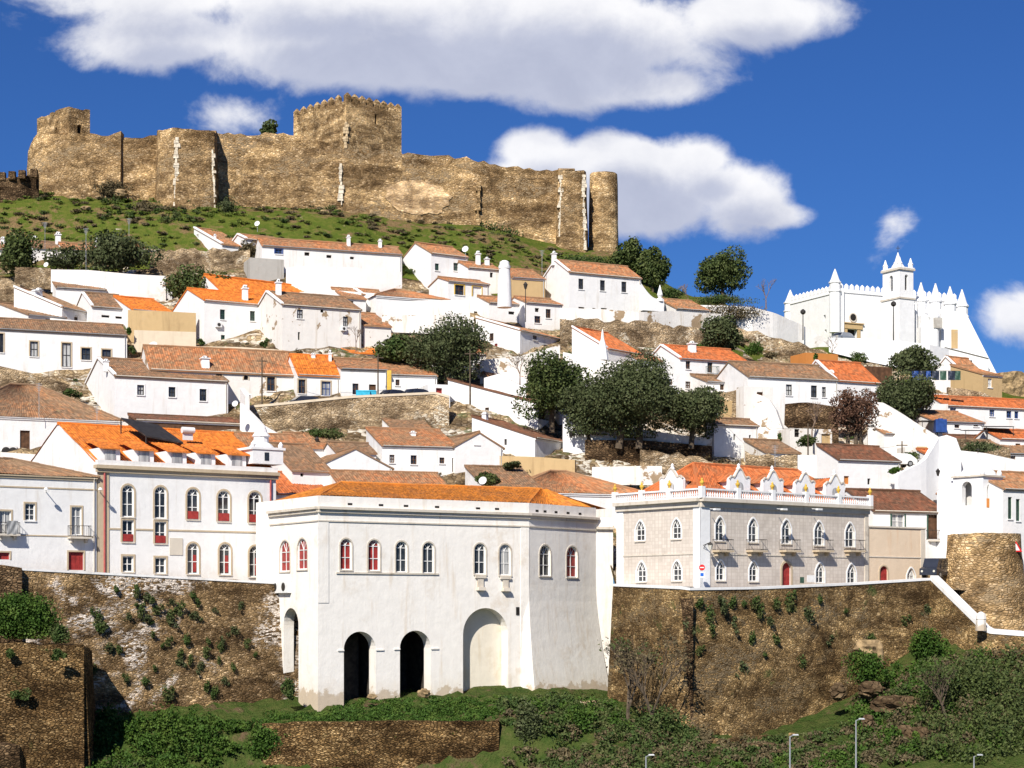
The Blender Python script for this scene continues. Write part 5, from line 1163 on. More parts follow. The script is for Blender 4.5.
house('small orange-roofed white house right of the great chimney base', 489, 302, 527, base=322, a=26, dep=7, roof='gable', pitch=.36, tile='t_mid', fw=[(511.5, 313, 6, 3, 'hole')])
q = MB(); p = at(504.5, 296, 247); q.lathe((p.x, p.y, p.z-1.5), [(.95, 0), (.85, 3), (.70, 5.0), (.78, 5.05), (.78, 5.4), (.66, 5.45), (.62, 5.9), (.3, 6.1)], 16); tag(q.build('chimney', 'bright'), 'great free-standing tapering white chimney in the upper centre', 'chimney')
house('white house with orange roof and small dark windows below the great chimney', 526, 302, 562, base=328, a=26, dep=7, roof='gable', pitch=.34, tile='t_mid', fw=[(537, 310, 4, 4, 'hole'), (537.5, 319.5, 6, 7), (548.3, 313.6, 5, 9)])
house('white house with long sloping orange roof right of the round olive tree', 520, 330, 562, base=352, a=56, lx=476, roof='shed', apex=317.5, tile='t_mid', verge=True, fw=[(535, 336, 4, 8)], sw=[(491.5, 337, 4, 8), (496, 348.5, 3, 10, 'door', dict(frame='red'))])
plain_wall([(382, 315, 237.5), (440, 315, 237.5), (474, 317, 238)], [332, 334, 336], 'white3', 'flaking pale wall under the three tiny square windows', name='garden_wall')
house('large white house with red-brown roof on the shoulder below the round tower', 569, 271.5, 641, base=322, a=27, lx=542, roof='gable', apex=260.5, tile='t_mid', verge=True, frame='iron',
      fw=[(581, 284, 5, 10.5), (602.6, 285.5, 5, 10.5), (624, 287, 5, 10.5), (581.5, 309.5, 6, 5, 'hole'), (594, 309.5, 3, 3, 'hole'), (604, 309, 6, 2, 'hole')], ch=[(554, 251, 4, .55, 1)])
q = MB(); fc = Face(Vector(at(641, 280, 261)[:2]), v2(math.radians(24))); k1 = fc.hit(664)[0]; pr = []
for i in range(13): t = i/12; pr.append((k1*t, zz(283, 261)-(2.0*math.sin(min(1, t*1.4)*math.pi/2))))
z_ = zz(310, 261); q.poly([fc.pt(0, z_)]+[fc.pt(x, z) for x, z in pr]+[fc.pt(k1, z_)]); q.poly([fc.pt(k1, z_, -.5)]+[fc.pt(x, z, -.5) for x, z in reversed(pr)]+[fc.pt(0, z_, -.5)])
for i in range(12): q.poly((fc.pt(*pr[i]), fc.pt(*pr[i+1]), fc.pt(*pr[i+1], -.5), fc.pt(*pr[i], -.5)))
q.lathe(fc.pt(k1-.5, pr[-1][1], -.25), [(.5, -.3), (.45, .1), (.2, .2), (.4, .6), (.25, 1.2), (.03, 2.0)], 10)
tag(q.build('garden_wall', 'bright'), 'white scrolled garden wall with a pointed finial', 'wall')
plain_wall([(560, 308, 251.5), (600, 309, 251), (640, 312, 251), (672, 311, 254), (721, 314, 258)], [330, 332, 334, 336, 338], 'white3', 'stained cream retaining wall below the large white shoulder house', name='retaining_wall')
stone_wall([(560, 318, 248), (624, 320, 248), (680, 326, 251), (722, 328, 254)], 'terr', 'rocky ochre terrace above the orange-tiled row', base=[352, 352, 352, 350], rag=.5, batter=.18)
house('small low house with thin orange roof behind the finial wall', 676, 308, 709, D=262, a=24, dep=5, roof='shed', pitch=.4, tile='t_mid', wall='white2')
house('low house with bright orange roof and white obelisk behind the big tree', 607, 348, 642, base=368, a=50, lx=572, roof='shed', apex=327, tile='t_red', verge=True, ch=[(624, 332, 3, .8)])
q = MB(); p = at(602.5, 352, 231); q.lathe(p, [(.75, -1), (.6, 0), (.5, .6), (.2, 1.6), (.12, 2.4), (.02, 2.8)], 8); tag(q.build('obelisk', 'bright'), 'white conical obelisk on the wall above the big tree', 'obelisk')
h = house('white two-storey house with bright orange roof and one green balcony', 680, 358, 749, base=392, a=26, lx=643, roof='gable', apex=345.5, tile='t_red', verge=True,
      fw=[(688, 365, 4.5, 8), (710, 367, 5, 11), (733.3, 367, 5, 8), (688, 385, 5, 7), (710, 386, 5, 5)], ch=[(692, 341, 6.5, .3, 1)])
balcony(h['front'], 711, 377.5, 11, h['root'], rail='green', h=1.3)
house('little lean-to roof beside the two-storey house with the green balcony', 637, 359, 662, D=226, a=30, lx=632, roof='shed', pitch=.4, tile='t_mid')
house('row house with bright orange roof turning brown behind the reddish tree', 748, 376, 838, base=428, a=20, dep=10, roof='gable', apex=362, tile='t_old', frame='iron', fw=[(789, 390, 6, 11), (814, 391.5, 6, 12), (824, 392, 4, 10)])
house('house with red-orange roof and white left gable beneath the church terrace', 836, 380, 880, D=232, a=26, lx=797, roof='gable', apex=361, tile='t_red', verge=True, ch=[(818.5, 367, 2, .3)])
house('small orange washed building under the church terrace', 806, 352.5, 838, D=249, a=22, dep=4, roof='flat', wall='orangewall', name='shed', cat='shed')
house('dark timber shed with flat roof under the church terrace', 867, 366, 892, D=243, a=20, dep=4, roof='flat', wall='brown', name='shed', cat='shed')
house('ruined white gable with blind window right of the slope houses', 744, 386, 773, base=436, a=20, dep=2.0, roof='flat', wall='white3', name='ruin', cat='ruin', fw=[(760, 394, 6, 4, 'shutter')])
stone_wall([(718, 395, 226), (746, 390, 225), (748, 425, 221)], 'terr', 'crumbling rubble wall beside the ruined white gable', base=[418, 430, 436], rag=.6, batter=.1)
stone_wall([(755, 392, 220), (772, 400, 219.5), (782, 428, 219), (803, 450, 218)], 'white3', 'flaking white sloping buttress of the ruined gable', base=[460, 462, 464, 466], rag=.2, batter=.25)
house('low white house with brown roof and narrow slit windows left of the ruin', 714, 424, 758, base=455, a=22, lx=705, roof='shed', pitch=.4, tile='t_old', fw=[(734.5, 437, 2, 6, 'hole'), (750, 437, 2, 4, 'hole'), (750.5, 452, 3, 9, 'hole'), (763.5, 452, 5, 7, 'hole')], frame='brown')
q = MB(); p = at(714.5, 424, 219.5); q.lathe((p.x, p.y, p.z-1), [(.75, 0), (.7, 1), (.45, 2.2), (.35, 2.7), (.42, 2.8), (.3, 3.2), (.12, 3.6)], 12); tag(q.build('chimney', 'bright'), 'white bottle-shaped chimney between the big tree and the ruin', 'chimney')
# centre
house('white house with dark red roof, long white flank and open porch', 538, 403, 571, base=430, a=62, lx=448, roof='shed', apex=379.5, tile='t_dark', maxdep=20,
      fw=[(545, 413, 12, 14, 'shutter', dict(dep=.9)), (563, 411.5, 5, 7)], sw=[(459, 412, 4, 11), (487, 411, 4, 7), (440, 391, 5, 6, 'shutter')], ch=[(545, 382, 5, .35, 1)])
house('white house with plum red roof below the porch house', 535, 437, 586, base=462, a=62, lx=472, roof='shed', apex=416.5, tile='t_dark', maxdep=18, sw=[(505.5, 442, 2.5, 6, 'hole')], ch=[(485, 412, 5, .85)])
plain_wall([(563, 415.5, 209.5), (588, 416, 209.5)], [462, 462], 'bright', 'blocky white wall end with a lantern left of the brown stone wall', thick=3, name='wall')
house('white gable-fronted house with dark window and brown side roof', 455, 446, 503, base=475, a=24, dep=9, roof='gablef', pitch=.55, tile='t_old', fw=[(477, 440, 5, 9, 'sash')])
house('low white house with flat orange roof and a row of small windows', 382, 445, 457, base=478, a=18, dep=7, roof='shed', pitch=.34, tile='t_mid', wall='white', fw=[(392, 458.8, 5, 8), (413.7, 459.8, 6, 9), (442, 460.5, 5, 6), (455, 465, 6, 14, 'door')], ch=[(413, 431, 5, .6)])
house('white gable-fronted house with brown roof behind the arcaded building', 318, 466, 392, D=190, a=22, dep=10, roof='gablef', pitch=.48, tile='t_old', frame='iron')
house('big weathered orange roof behind the palace with dormers', 196, 448, 302, D=194, a=22, dep=9, roof='gable', apex=432, tile='t_mid', wall='white')
house('bright red-orange roof squeezed between palace and arcaded building', 276, 493, 330, D=181, a=30, dep=9, roof='gable', pitch=.5, tile='t_red', wall='white')
house('white shed with thin brown roof left of the arcaded building roof', 292, 470, 332, D=184, a=30, dep=6, roof='shed', pitch=.5, tile='t_old', fw=[(302, 474, 3, 5, 'hole')])
house('large orange-brown roof between the arcaded building and the grey palace', 510, 492, 648, D=189, a=18, dep=13, roof='hip', pitch=.40, tile='t_mid', wall='white')
house('low long orange roof above the golden roof in the centre', 488, 490, 545, D=186, a=20, dep=7, roof='shed', pitch=.40, tile='t_old', wall='white2')
house('low pale roof block on the left of the central orange roofs', 345, 492, 455, D=180.5, a=20, dep=6, roof='shed', pitch=.40, tile='t_mid', wall='white2')
plain_wall([(472, 455, 203), (540, 457, 202), (575, 460, 201)], [480, 480, 480], 'ochre', 'tan wall below the plum-roofed house', name='garden_wall')
plain_wall([(592, 467, 200), (640, 466, 199), (662, 466, 199)], [485, 485, 485], 'white3', 'low pale ruined wall behind the grey palace', name='garden_wall')
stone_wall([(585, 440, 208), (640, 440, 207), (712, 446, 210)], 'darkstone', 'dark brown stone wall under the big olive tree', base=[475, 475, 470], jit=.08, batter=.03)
plain_wall([(587, 429, 209.0), (640, 429, 208.3), (680, 435, 209), (712, 438, 211)], [442, 443, 447, 449], 'white2', 'white parapet on top of the dark brown stone wall', name='parapet')
stone_wall([(246, 408, 211.5), (270, 406, 211), (350, 398, 212), (436, 394, 214), (449, 398, 214)], 'terr', 'stone retaining wall of the terrace road with the parked cars', coping='cream', cop=.25, base=[440, 446, 446, 446, 440], jit=.08, batter=.05, name='retaining_wall')
plain_wall([(240, 403, 207), (262, 425, 205), (292, 441, 204), (338, 446, 204)], [430, 448, 456, 462], 'white2', 'curved white road parapet running down below the terrace road', name='parapet')
# right side
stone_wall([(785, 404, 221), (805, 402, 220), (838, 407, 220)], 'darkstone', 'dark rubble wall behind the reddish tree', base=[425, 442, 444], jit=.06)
plain_wall([(868, 404, 224), (880, 401, 224), (905, 416, 222), (940, 438, 220)], [470, 470, 472, 474], 'white3', 'big white wall with a diagonal top edge right of the reddish tree', name='garden_wall')
house('low white cottage ruin with stone-framed opening at the foot of the diagonal wall', 905, 447, 935, D=216, a=15, dep=2, roof='flat', wall='white3', name='ruin', cat='ruin', fw=[(922, 446, 8, 9, 'hole', dict(sur='ochre'))])
plain_wall([(798, 455, 203), (835, 456, 203), (872, 459, 203)], [485, 485, 488], 'white', 'white garden wall behind the grey palace dormers', name='garden_wall')
plain_wall([(833, 450, 206), (880, 454, 206)], [466, 468], 'grey', 'pale grey parapet under the reddish tree', name='parapet')
house('white building with a thin sloping red tile edge below the reddish tree', 838, 459, 900, D=198, a=24, dep=4, roof='shed', pitch=.45, tile='t_dark', fw=[(846.5, 480, 5, 8, 'shutter', dict(frame='orangewall')), (869, 481.5, 3, 6, 'hole')])
plain_wall([(898, 474, 197), (925, 461, 199), (940, 436, 201), (952, 434, 201), (957, 452, 200)], [500, 500, 500, 500, 500], 'bright', 'tall smooth white wall rising to a block right of centre', name='garden_wall')
plain_wall([(955, 450, 202), (985, 453, 202), (1017, 460, 203)], [500, 500, 500], 'white', 'pale shaded wall behind the little bell tower', name='garden_wall')
stone_wall([(958, 436, 206), (1010, 446, 207)], 'terr', 'planted rubble terrace above the pale wall at right', base=[455, 460], rag=.4)
ch_ = house('white house with dark brown roof and big shuttered windows beside the bell tower', 873, 510, 946, D=184.5, a=24, dep=9, roof='gable', apex=490, tile='t_dark', cornice='trim', fw=[(898, 521, 13, 14, 'sash', dict(frame='framewhite', pane='curtain', sur='green')), (933.5, 526, 11, 26, 'shutter', dict(sur='green'))])
balcony(ch_['front'], 933.5, 540, 15, ch_['root'], slab='trim', proj=.5)
def bell_tower():
    D = 183.0; a = math.radians(40); P = at(983, 476, D); P2 = Vector(P[:2]); f = v2(a); s = Vector((-f.y, f.x)); fr = Face(P2, f); w_ = fr.hit(1003)[0]; d_ = Face(P2, s).hit(953)[0]; sd = Face(P2+s*d_, -s); zt = P.z; zb = zz(560, D)
    root = thing('bell_tower', (P2.x, P2.y, zb), 'small white domed bell tower with open arches at the right edge', 'tower')
    so = [sd.op(966.8, 493.5, 10, 24, arch='round', dep=.6, style='void')]; fo = [fr.op(990.5, 494.5, 7, 22, arch='round', dep=.6, style='void')]
    r_ = Face(P2+f*w_, s); b_ = Face(P2+f*w_+s*d_, -f)
    ro = [dict(a=d_/2-.5, b=d_/2+.5, z0=zt-3.2, z1=zt-.8, arch='round', dep=.6)]; bo = [dict(a=w_/2-.4, b=w_/2+.4, z0=zt-3.2, z1=zt-.8, arch='round', dep=.6)]
    q = MB(); wall_face(q, fr, 0, w_, zb, zt, fo); wall_face(q, sd, 0, d_, zb, zt, so); wall_face(q, r_, 0, d_, zb, zt, ro); wall_face(q, b_, 0, w_, zb, zt, bo); q.build('wall', 'bright', root)
    q = MB()
    for fc, l in ((fr, w_), (sd, d_), (r_, d_), (b_, w_)): fc.box(q, -.15, l+.15, zt-.02, zt+.16, -.5, .18)
    c = P2+f*w_/2+s*d_/2; R = min(w_, d_)*.5; q.build('cornice', 'trim', root)
    q = MB(); q.lathe((c.x, c.y, zt+.1), [(R*1.15, 0), (R*1.05, .35), (R*.8, .85), (R*.45, 1.25), (.2, 1.5), (.22, 1.75), (.05, 2.2)], 20)
    for p in (P2+f*.25+s*.25, P2+f*(w_-.25)+s*.25, P2+f*.25+s*(d_-.25)): q.lathe((p.x, p.y, zt+.1), [(.22, 0), (.26, .3), (.06, .8)], 8)
    q.build('dome', 'bright', root)
    q = MB(); q.tube((c.x, c.y, zt+2.2), (c.x, c.y, zt+3.0), .03); q.tube((c.x-.22, c.y, zt+2.75), (c.x+.22, c.y, zt+2.75), .03); q.build('cross', 'iron', root)
    q = MB(); q.lathe((c.x, c.y, zt-2.3), [(.45, 0), (.35, .3), (.28, .7), (.05, .9)], 12); q.tube((c.x, c.y, zt-1.5), (c.x, c.y, zt-.3), .06); q.build('bell', 'iron', root)
    q = MB(); o = fr.op(989.5, 503, 6, 9); fr.box(q, o['a'], o['b'], o['z0'], o['z1'], .01, .06); q.build('orange_panel', 'orangewall', root)
bell_tower()
plain_wall([(937, 492, 187.5), (946, 482, 186.5), (954, 480, 186)], [560, 560, 560], 'bright', 'white swept shoulder wall left of the little bell tower', name='wall')
house('white house with orange roof and tall dark windows at the right edge', 1003, 488, 1060, D=182, a=30, dep=9, roof='gable', pitch=.42, tile='t_mid', cornice='trim', frame='green', fw=[(1010, 508, 4, 22), (1018, 510, 4, 22)])
plain_wall([(872, 548, 181), (925, 548, 184)], [600, 600], 'white', 'white wall behind the peach annex', name='wall')
plain_wall([(925, 540, 186.5), (948, 540, 188.5)], [600, 600], 'bright', 'bright white wall beside the parked dark van', name='wall')
house('long white house with bright orange roof and small blue windows at right', 946, 405, 1040, base=432, a=22, dep=7, roof='gable', pitch=.42, tile='t_red', frame='bluepaint', fw=[(953, 411, 6, 7), (992, 413, 5, 7), (1009, 414.5, 5, 7), (1016.5, 415, 4, 7)])
house('white house with brown roof and a tattered gable near the two olive trees', 962, 372, 984, base=402, a=34, lx=930, roof='gable', apex=357, tile='t_mid', verge=True, wall='white', fw=[(971, 387, 6, 10, 'hole')])
house('square tawny stone house end at the right below the church', 983, 374, 1002, D=246, a=30, dep=6, roof='shed', pitch=.3, tile='t_mid', wall='ochre', fw=[(990, 383, 4, 9, 'sash', dict(frame='framewhite'))])
house('white house with flat thin roof beside the blue container', 936, 421, 984, D=222, a=18, dep=6, roof='shed', pitch=.3, tile='t_mid', fw=[(957, 425, 5, 6), (976, 423, 5, 7)])
house('low dark-awninged house above the planted terrace at right', 962, 441, 1012, D=215, a=18, dep=4, roof='shed', pitch=.25, tile='t_dark', wall='white')
house('small white house with reddish roof at the right edge above the terrace', 1000, 438, 1050, D=213.5, a=20, dep=6, roof='gable', pitch=.4, tile='t_red', fw=[(1018, 447, 5, 7)])
house('white wall house with brown roof near the right edge', 978, 452, 1040, D=209, a=18, dep=5, roof='shed', pitch=.35, tile='t_old', fw=[(1013, 458, 5, 9)])
plain_wall([(985, 470, 197), (1040, 473, 198)], [500, 500], 'white2', 'thin white wall under the brown roof at the right edge', name='wall')
house('small white terrace house below the tattered gable', 925, 393, 948, D=238, a=22, dep=5, roof='flat', wall='white2', cat='house')
stone_wall([(996, 370, 292), (1010, 371, 292), (1060, 369, 294)], 'rock', 'pale rocky wall on the skyline at the far right', base=[400, 400, 400], rag=.8, jit=.3)
stone_wall([(985, 396, 262), (1040, 402, 262)], 'terr', 'grassy rubble bank on the slope at the far right', base=[412, 415], rag=.6, jit=.2, batter=.3)

house('roofless ochre ruin with a dark doorway above the bottle chimney', 690, 399, 742, D=222, a=20, dep=3, roof='flat', wall='ochre', name='ruin', cat='ruin', fw=[(739, 404, 4, 14, 'hole'), (712, 406, 5, 6, 'hole')])
house('small white cottage with brown roof below the ruined gable', 765, 452, 800, D=207, a=20, dep=5, roof='shed', pitch=.35, tile='t_old', wall='white3', fw=[(780, 462, 4, 7)])
house('flat white building with dark opening and tan shutter below the dark rubble wall', 790, 428, 832, D=214, a=20, dep=3, roof='flat', wall='white3', fw=[(797, 433, 5, 8, 'hole'), (826, 440, 9, 12, 'shutter', dict(frame='ochre'))])
house('tiny white house with orange roof, first of two beside the hipped roof house', 345, 297.5, 366, D=246, a=26, dep=5, roof='shed', pitch=.4, tile='t_mid', fw=[(352, 303, 3, 4, 'hole')])
house('tiny white house with orange roof, second of two beside the hipped roof house', 362, 294, 385, D=249, a=26, dep=5, roof='gable', pitch=.4, tile='t_mid', verge=True)
house('thin brown-roofed white row behind the long brown sloping roofs at left', 56, 287, 106, D=246.5, a=20, dep=4, roof='shed', pitch=.35, tile='t_old')
house('plain white cube house left of the two-storey house with the green balcony', 640, 373, 679, D=226.5, a=24, dep=5, roof='flat', wall='white', fw=[(670, 382, 5, 6)])
house('white house with an orange roof peeping over the terrace road row', 345, 352, 378, D=231, a=22, dep=6, roof='gable', pitch=.4, tile='t_new', wall='white2')
house('small red-tiled house in front of the diagonal wall right of the reddish tree', 942, 462, 980, D=204, a=20, dep=5, roof='shed', pitch=.35, tile='t_red')
house('white house with orange roof and three small windows under the lower olive tree', 884, 433, 930, D=222.5, a=22, dep=5, roof='gable', pitch=.4, tile='t_mid', fw=[(899, 440, 3, 5), (911, 441, 3, 5), (922, 442, 3, 5)])
house('white house with dark brown roof wedged left of the low white row in the centre', 336, 452, 376, D=197, a=22, dep=6, roof='gable', pitch=.4, tile='t_old', fw=[(352, 459, 4, 5)])
house('low white house with faded orange roof below the curved road parapet', 296, 447, 334, D=200, a=22, dep=5, roof='shed', pitch=.38, tile='t_mid', fw=[(312, 455, 4, 6)])
house('long white house with old brown tiles hidden below the cars terrace', 392, 428, 432, D=209, a=20, dep=5, roof='shed', pitch=.38, tile='t_old')
house('white end house with a red-brown shutter where the terrace road stops', 428, 384, 450, D=217, a=18, dep=5, roof='flat', wall='white', fw=[(439, 391, 6, 6, 'shutter', dict(frame='red'))])
house('white house with weathered roof behind the round olive tree', 440, 352, 486, D=230, a=20, dep=6, roof='gable', pitch=.4, tile='t_mid', wall='white2', fw=[(478, 358, 4, 6)])
house('low white house with dark tiles under the weathered house behind the olive', 560, 398, 604, D=217, a=20, dep=5, roof='gable', pitch=.35, tile='t_mid', wall='white2')
house('small white house with orange tiles left of the roofless ochre ruin', 706, 381, 746, D=228, a=22, dep=4, roof='shed', pitch=.3, tile='t_old', wall='white2', fw=[(722, 387, 4, 6)])
house('little brown-roofed outhouse on the rubble below the gabled white house', 216, 337, 246, D=231, a=20, dep=3, roof='flat', wall='cream', name='outhouse', cat='outhouse') if False else None
# infill: whitewashed yard and terrace walls between the houses
for pts, base, m_, lb in [
 ([(383, 303, 243), (430, 300, 243), (470, 300, 244)], [330]*3, 'white2', 'white wall stepping down below the hipped roof with three tiny windows'),
 ([(300, 292, 248), (330, 290, 249), (385, 294, 249)], [325]*3, 'white2', 'white lower yard wall above the tall old stained house'),
 ([(563, 352, 228), (600, 360, 226), (640, 366, 225), (662, 372, 225)], [400]*4, 'white2', 'white wall behind the crown of the biggest olive'),
 ([(480, 360, 228), (520, 356, 228), (560, 345, 229)], [392]*3, 'white3', 'flaking white yard wall below the house right of the round olive'),
 ([(484, 378, 224), (505, 372, 223), (526, 378, 223)], [398]*3, 'bright', 'small peaked white yard wall left of the dark evergreen'),
 ([(446, 392, 223), (470, 396, 222)], [425]*2, 'white', 'white wall end joining the long flank of the porch house'),
 ([(182, 346, 230), (240, 347, 229), (283, 350, 228)], [362]*3, 'cream', 'low cream retaining ledge under the white gabled house'),
 ([(-30, 308, 243), (14, 309, 242)], [332]*2, 'white2', 'white wall piece at the left edge beside the thin brown roof'),
 ([(0, 276, 249), (20, 284, 248)], [312]*2, 'terr', 'rough bank wall at the left edge under the bush tree'),
 ([(663, 392, 225), (700, 396, 224), (748, 386, 224)], [425]*3, 'terr', 'stony yard wall under the two-storey house with the green balcony'),
 ([(300, 476, 190), (345, 470, 190)], [500]*2, 'white2', 'white wall between the red-orange roof and the brown gable roof'),
 ([(260, 436, 203), (300, 446, 202), (350, 449, 202)], [470]*3, 'white2', 'white yard wall under the weedy terrace'),
 ([(745, 452, 206), (800, 456, 205)], [490]*2, 'terr', 'rubble yard wall behind the grey palace roof'),
 ([(640, 446, 206), (720, 462, 203), (760, 470, 201)], [495]*3, 'terr', 'rubble retaining wall behind the orange palace roof'),
 ([(836, 400, 226), (872, 404, 225)], [430]*2, 'white2', 'white wall piece behind the reddish tree crown'),
 ([(884, 408, 228), (925, 404, 230), (948, 404, 231)], [440]*3, 'white2', 'white yard wall beside the lower olive'),
 ([(948, 385, 243), (1010, 400, 243)], [420]*2, 'terr', 'rubble yard wall under the tawny stone house'),
 ([(744, 377, 226), (760, 384, 225)], [440]*2, 'white2', 'white wall stub between the row house and the ruined gable'),
 ([(50, 318, 236), (92, 322, 236)], [345]*2, 'white2', 'white low wall in front of the brown-roofed cottages at left'),
 ([(240, 388, 212.5), (245, 396, 208)], [430]*2, 'white2', 'white wall edge at the corner of the flaking gabled house'),
 ([(0, 452, 192), (60, 456, 193)], [480]*2, 'white2', 'white wall strip under the huge mossy roof'),
]:
    if m_ == 'terr': stone_wall(pts, m_, lb, base=base, rag=.4, batter=.06, name='garden_wall')
    else: plain_wall(pts, base, m_, lb, name='garden_wall')
house('small house with tan roof squeezed below the round olive tree', 489, 377, 524, D=226, a=20, dep=5, roof='shed', pitch=.4, tile='t_mid', wall='white3')
house('little white outbuilding with orange roof under the terrace weeds', 262, 462, 296, D=197, a=24, dep=5, roof='shed', pitch=.4, tile='t_mid')
# ---------------------------------------------------------------- plants
def leaves(center, rad, n, size, rs, clumps=14, shell=.55, flat=1.0, csize=.42, sparse=0.0):
    """numpy leaf cloud: small folded quads spread through clumps of an ellipsoid; returns verts, faces"""
    c = np.array(center); rad = np.array(rad); V = []; Fc = []
    cc = rs.normal(size=(clumps, 3)); cc /= np.linalg.norm(cc, axis=1)[:, None]; cc *= rs.uniform(.25, .72, (clumps, 1)); cc[:, 2] *= .95
    cr = rs.uniform(csize*.7, csize*1.25, clumps)
    pick = rs.choice(clumps, n, p=cr**2/np.sum(cr**2))
    d = rs.normal(size=(n, 3)); d /= np.linalg.norm(d, axis=1)[:, None]
    r = rs.uniform(shell, 1, n)**.6
    jitter = 1+rs.normal(size=n)*.08
    p = cc[pick]+d*(cr[pick]*r*jitter)[:, None]
    p[:, 2] = np.maximum(p[:, 2], -.85)
    pos = c+p*rad
    nrm = d*.6+rs.normal(size=(n, 3))*.6; nrm /= np.linalg.norm(nrm, axis=1)[:, None]
    t = np.cross(nrm, rs.normal(size=(n, 3))); t /= np.linalg.norm(t, axis=1)[:, None]; b = np.cross(nrm, t)
    s = size*rs.uniform(.6, 1.3, (n, 1))
    V = np.stack([pos-t*s*.5, pos+b*s*.32+nrm*s*.08, pos+t*s*.5, pos-b*s*.32+nrm*s*.08], 1).reshape(-1, 3)
    F_ = np.arange(n*4).reshape(-1, 4)
    return V, F_, c+cc*rad
def leafmesh(name, V, F_, mat, parent=None, origin=None):
    me = bpy.data.meshes.new(name); off = np.array(LOC[parent.name]) if parent else np.array(origin)
    me.from_pydata((V-off).tolist(), [], F_.tolist()); me.materials.append(M[mat])
    o = bpy.data.objects.new(name, me); C.objects.link(o)
    if parent: o.parent = parent
    else: o.location = Vector(off); LOC[o.name] = Vector(off)
    return o
def tree(label, x0, x1, top, bot, ground, D, mat='olive', n=5000, size=.42, clumps=18, seed=1, trunks=1, name='tree', csize=.42, depth=.9, bark='bark', cat='tree', group=None, limbs=True):
    rs = np.random.RandomState(seed); px = (x0+x1)/2; k = D/F
    w_ = (x1-x0)*k/2; h_ = (bot-top)*k/2; c = at(px, (top+bot)/2, D); zg = zz(ground, D)
    root = thing(name, (c.x, c.y, zg), label, cat, group)
    V, F_, cc = leaves(c, (w_, w_*depth, h_), n, size, rs, clumps, csize=csize)
    tb = MB(); r0 = max(.08, w_*.055)
    for t in range(trunks):
        ox = (t-(trunks-1)/2)*w_*.5/max(1, trunks-.5); base = Vector((c.x+ox, c.y, zg-.3)); mid = Vector((c.x+ox*.8+rs.uniform(-.2, .2)*w_*.3, c.y, c.z-h_*.45))
        tb.tube(base, mid, r0*1.2, r0*.8, 8)
        for q in cc[t::trunks][:9]:
            q = Vector(q); m = mid.lerp(q, .5)+Vector(rs.uniform(-.15, .15, 3)*w_*.4); tb.tube(mid, m, r0*.6, r0*.4, 6); tb.tube(m, q, r0*.4, r0*.12, 5)
    tb.build('trunk', bark, root); leafmesh('crown', V, F_, mat, root); return root
tree('biggest olive tree, broad and dark above the brown stone wall', 568, 690, 350, 444, 446, 206.8, n=34000, size=.30, clumps=46, seed=2, trunks=2, csize=.33)
tree('olive tree spreading low to the right of the biggest olive', 644, 738, 374, 446, 446, 208.4, n=13000, size=.30, clumps=30, seed=22, trunks=1, csize=.34)
tree('dark evergreen tree left of the biggest olive above the porch house', 508, 596, 340, 426, 430, 212.2, mat='oak', n=16000, size=.34, clumps=30, seed=3, csize=.36)
tree('round grey-green olive tree below the flaking wall in the upper centre', 402, 493, 313, 386, 388, 224.5, n=20000, size=.30, clumps=34, seed=4, trunks=1, csize=.38)
tree('low olive shrub mass left of the round grey-green olive', 374, 424, 334, 370, 372, 227, mat='scrub', n=3500, size=.4, clumps=12, seed=5)
tree('dark round pine-like tree beside the round castle tower, left one of two', 608, 646, 236, 284, 288, 282, mat='oak', n=4200, size=.5, clumps=16, seed=6)
tree('dark round tree on the skyline, right one of the two beside the castle tower', 634, 672, 244, 290, 292, 280, mat='oak', n=4000, size=.5, clumps=16, seed=7)
tree('lone broad tree on the skyline between castle and church', 690, 756, 244, 302, 306, 276, mat='oak', n=10000, size=.38, clumps=30, seed=8, csize=.36)
tree('small green tree peeping above the castle curtain wall left of the keep', 257, 283, 120, 142, 150, 300, mat='oak', n=900, size=.5, clumps=8, seed=9)
tree('round dark bush tree above the orange-tiled two-storey house', 696, 748, 314, 362, 364, 242, n=5500, size=.4, clumps=20, seed=10)
tree('upper olive tree below the church terrace wall', 892, 941, 343, 380, 388, 244, n=4500, size=.4, clumps=18, seed=11)
tree('lower olive tree on the diagonal wall below the church', 873, 944, 368, 428, 434, 226, n=13000, size=.32, clumps=28, seed=12, csize=.38)
tree('dark bush tree at the left edge beside the rubble wall', -12, 44, 230, 278, 280, 255, mat='oak', n=4000, size=.42, clumps=18, seed=13)
tree('grey-green bush tree behind the tall white wall at left', 78, 160, 232, 280, 282, 254, n=7000, size=.42, clumps=28, seed=14)
tree('thin grey shrub between the two left bush trees', 40, 94, 236, 276, 278, 256, mat='olive', n=2000, size=.4, clumps=18, seed=15, csize=.3)
tree('bright green citrus-like tree beside the tiny white house', 160, 232, 266, 304, 306, 246, mat='oak', n=5000, size=.4, clumps=22, seed=16)
tree('dark leafy tree in the yard behind the low long row at left centre', 236, 262, 238, 262, 268, 262, mat='dry', n=1500, size=.35, clumps=14, seed=17)
tree('small green bush in front of the golden roof beside the dish', 466, 500, 471, 487, 490, 184, mat='oak', n=1600, size=.28, clumps=12, seed=18, name='bush', cat='bush')
tree('thin reddish tree with dry leaves standing before the dark wall', 816, 894, 376, 448, 456, 209, mat='redleaf', n=7500, size=.26, clumps=95, seed=19, trunks=3, csize=.17, depth=.8)
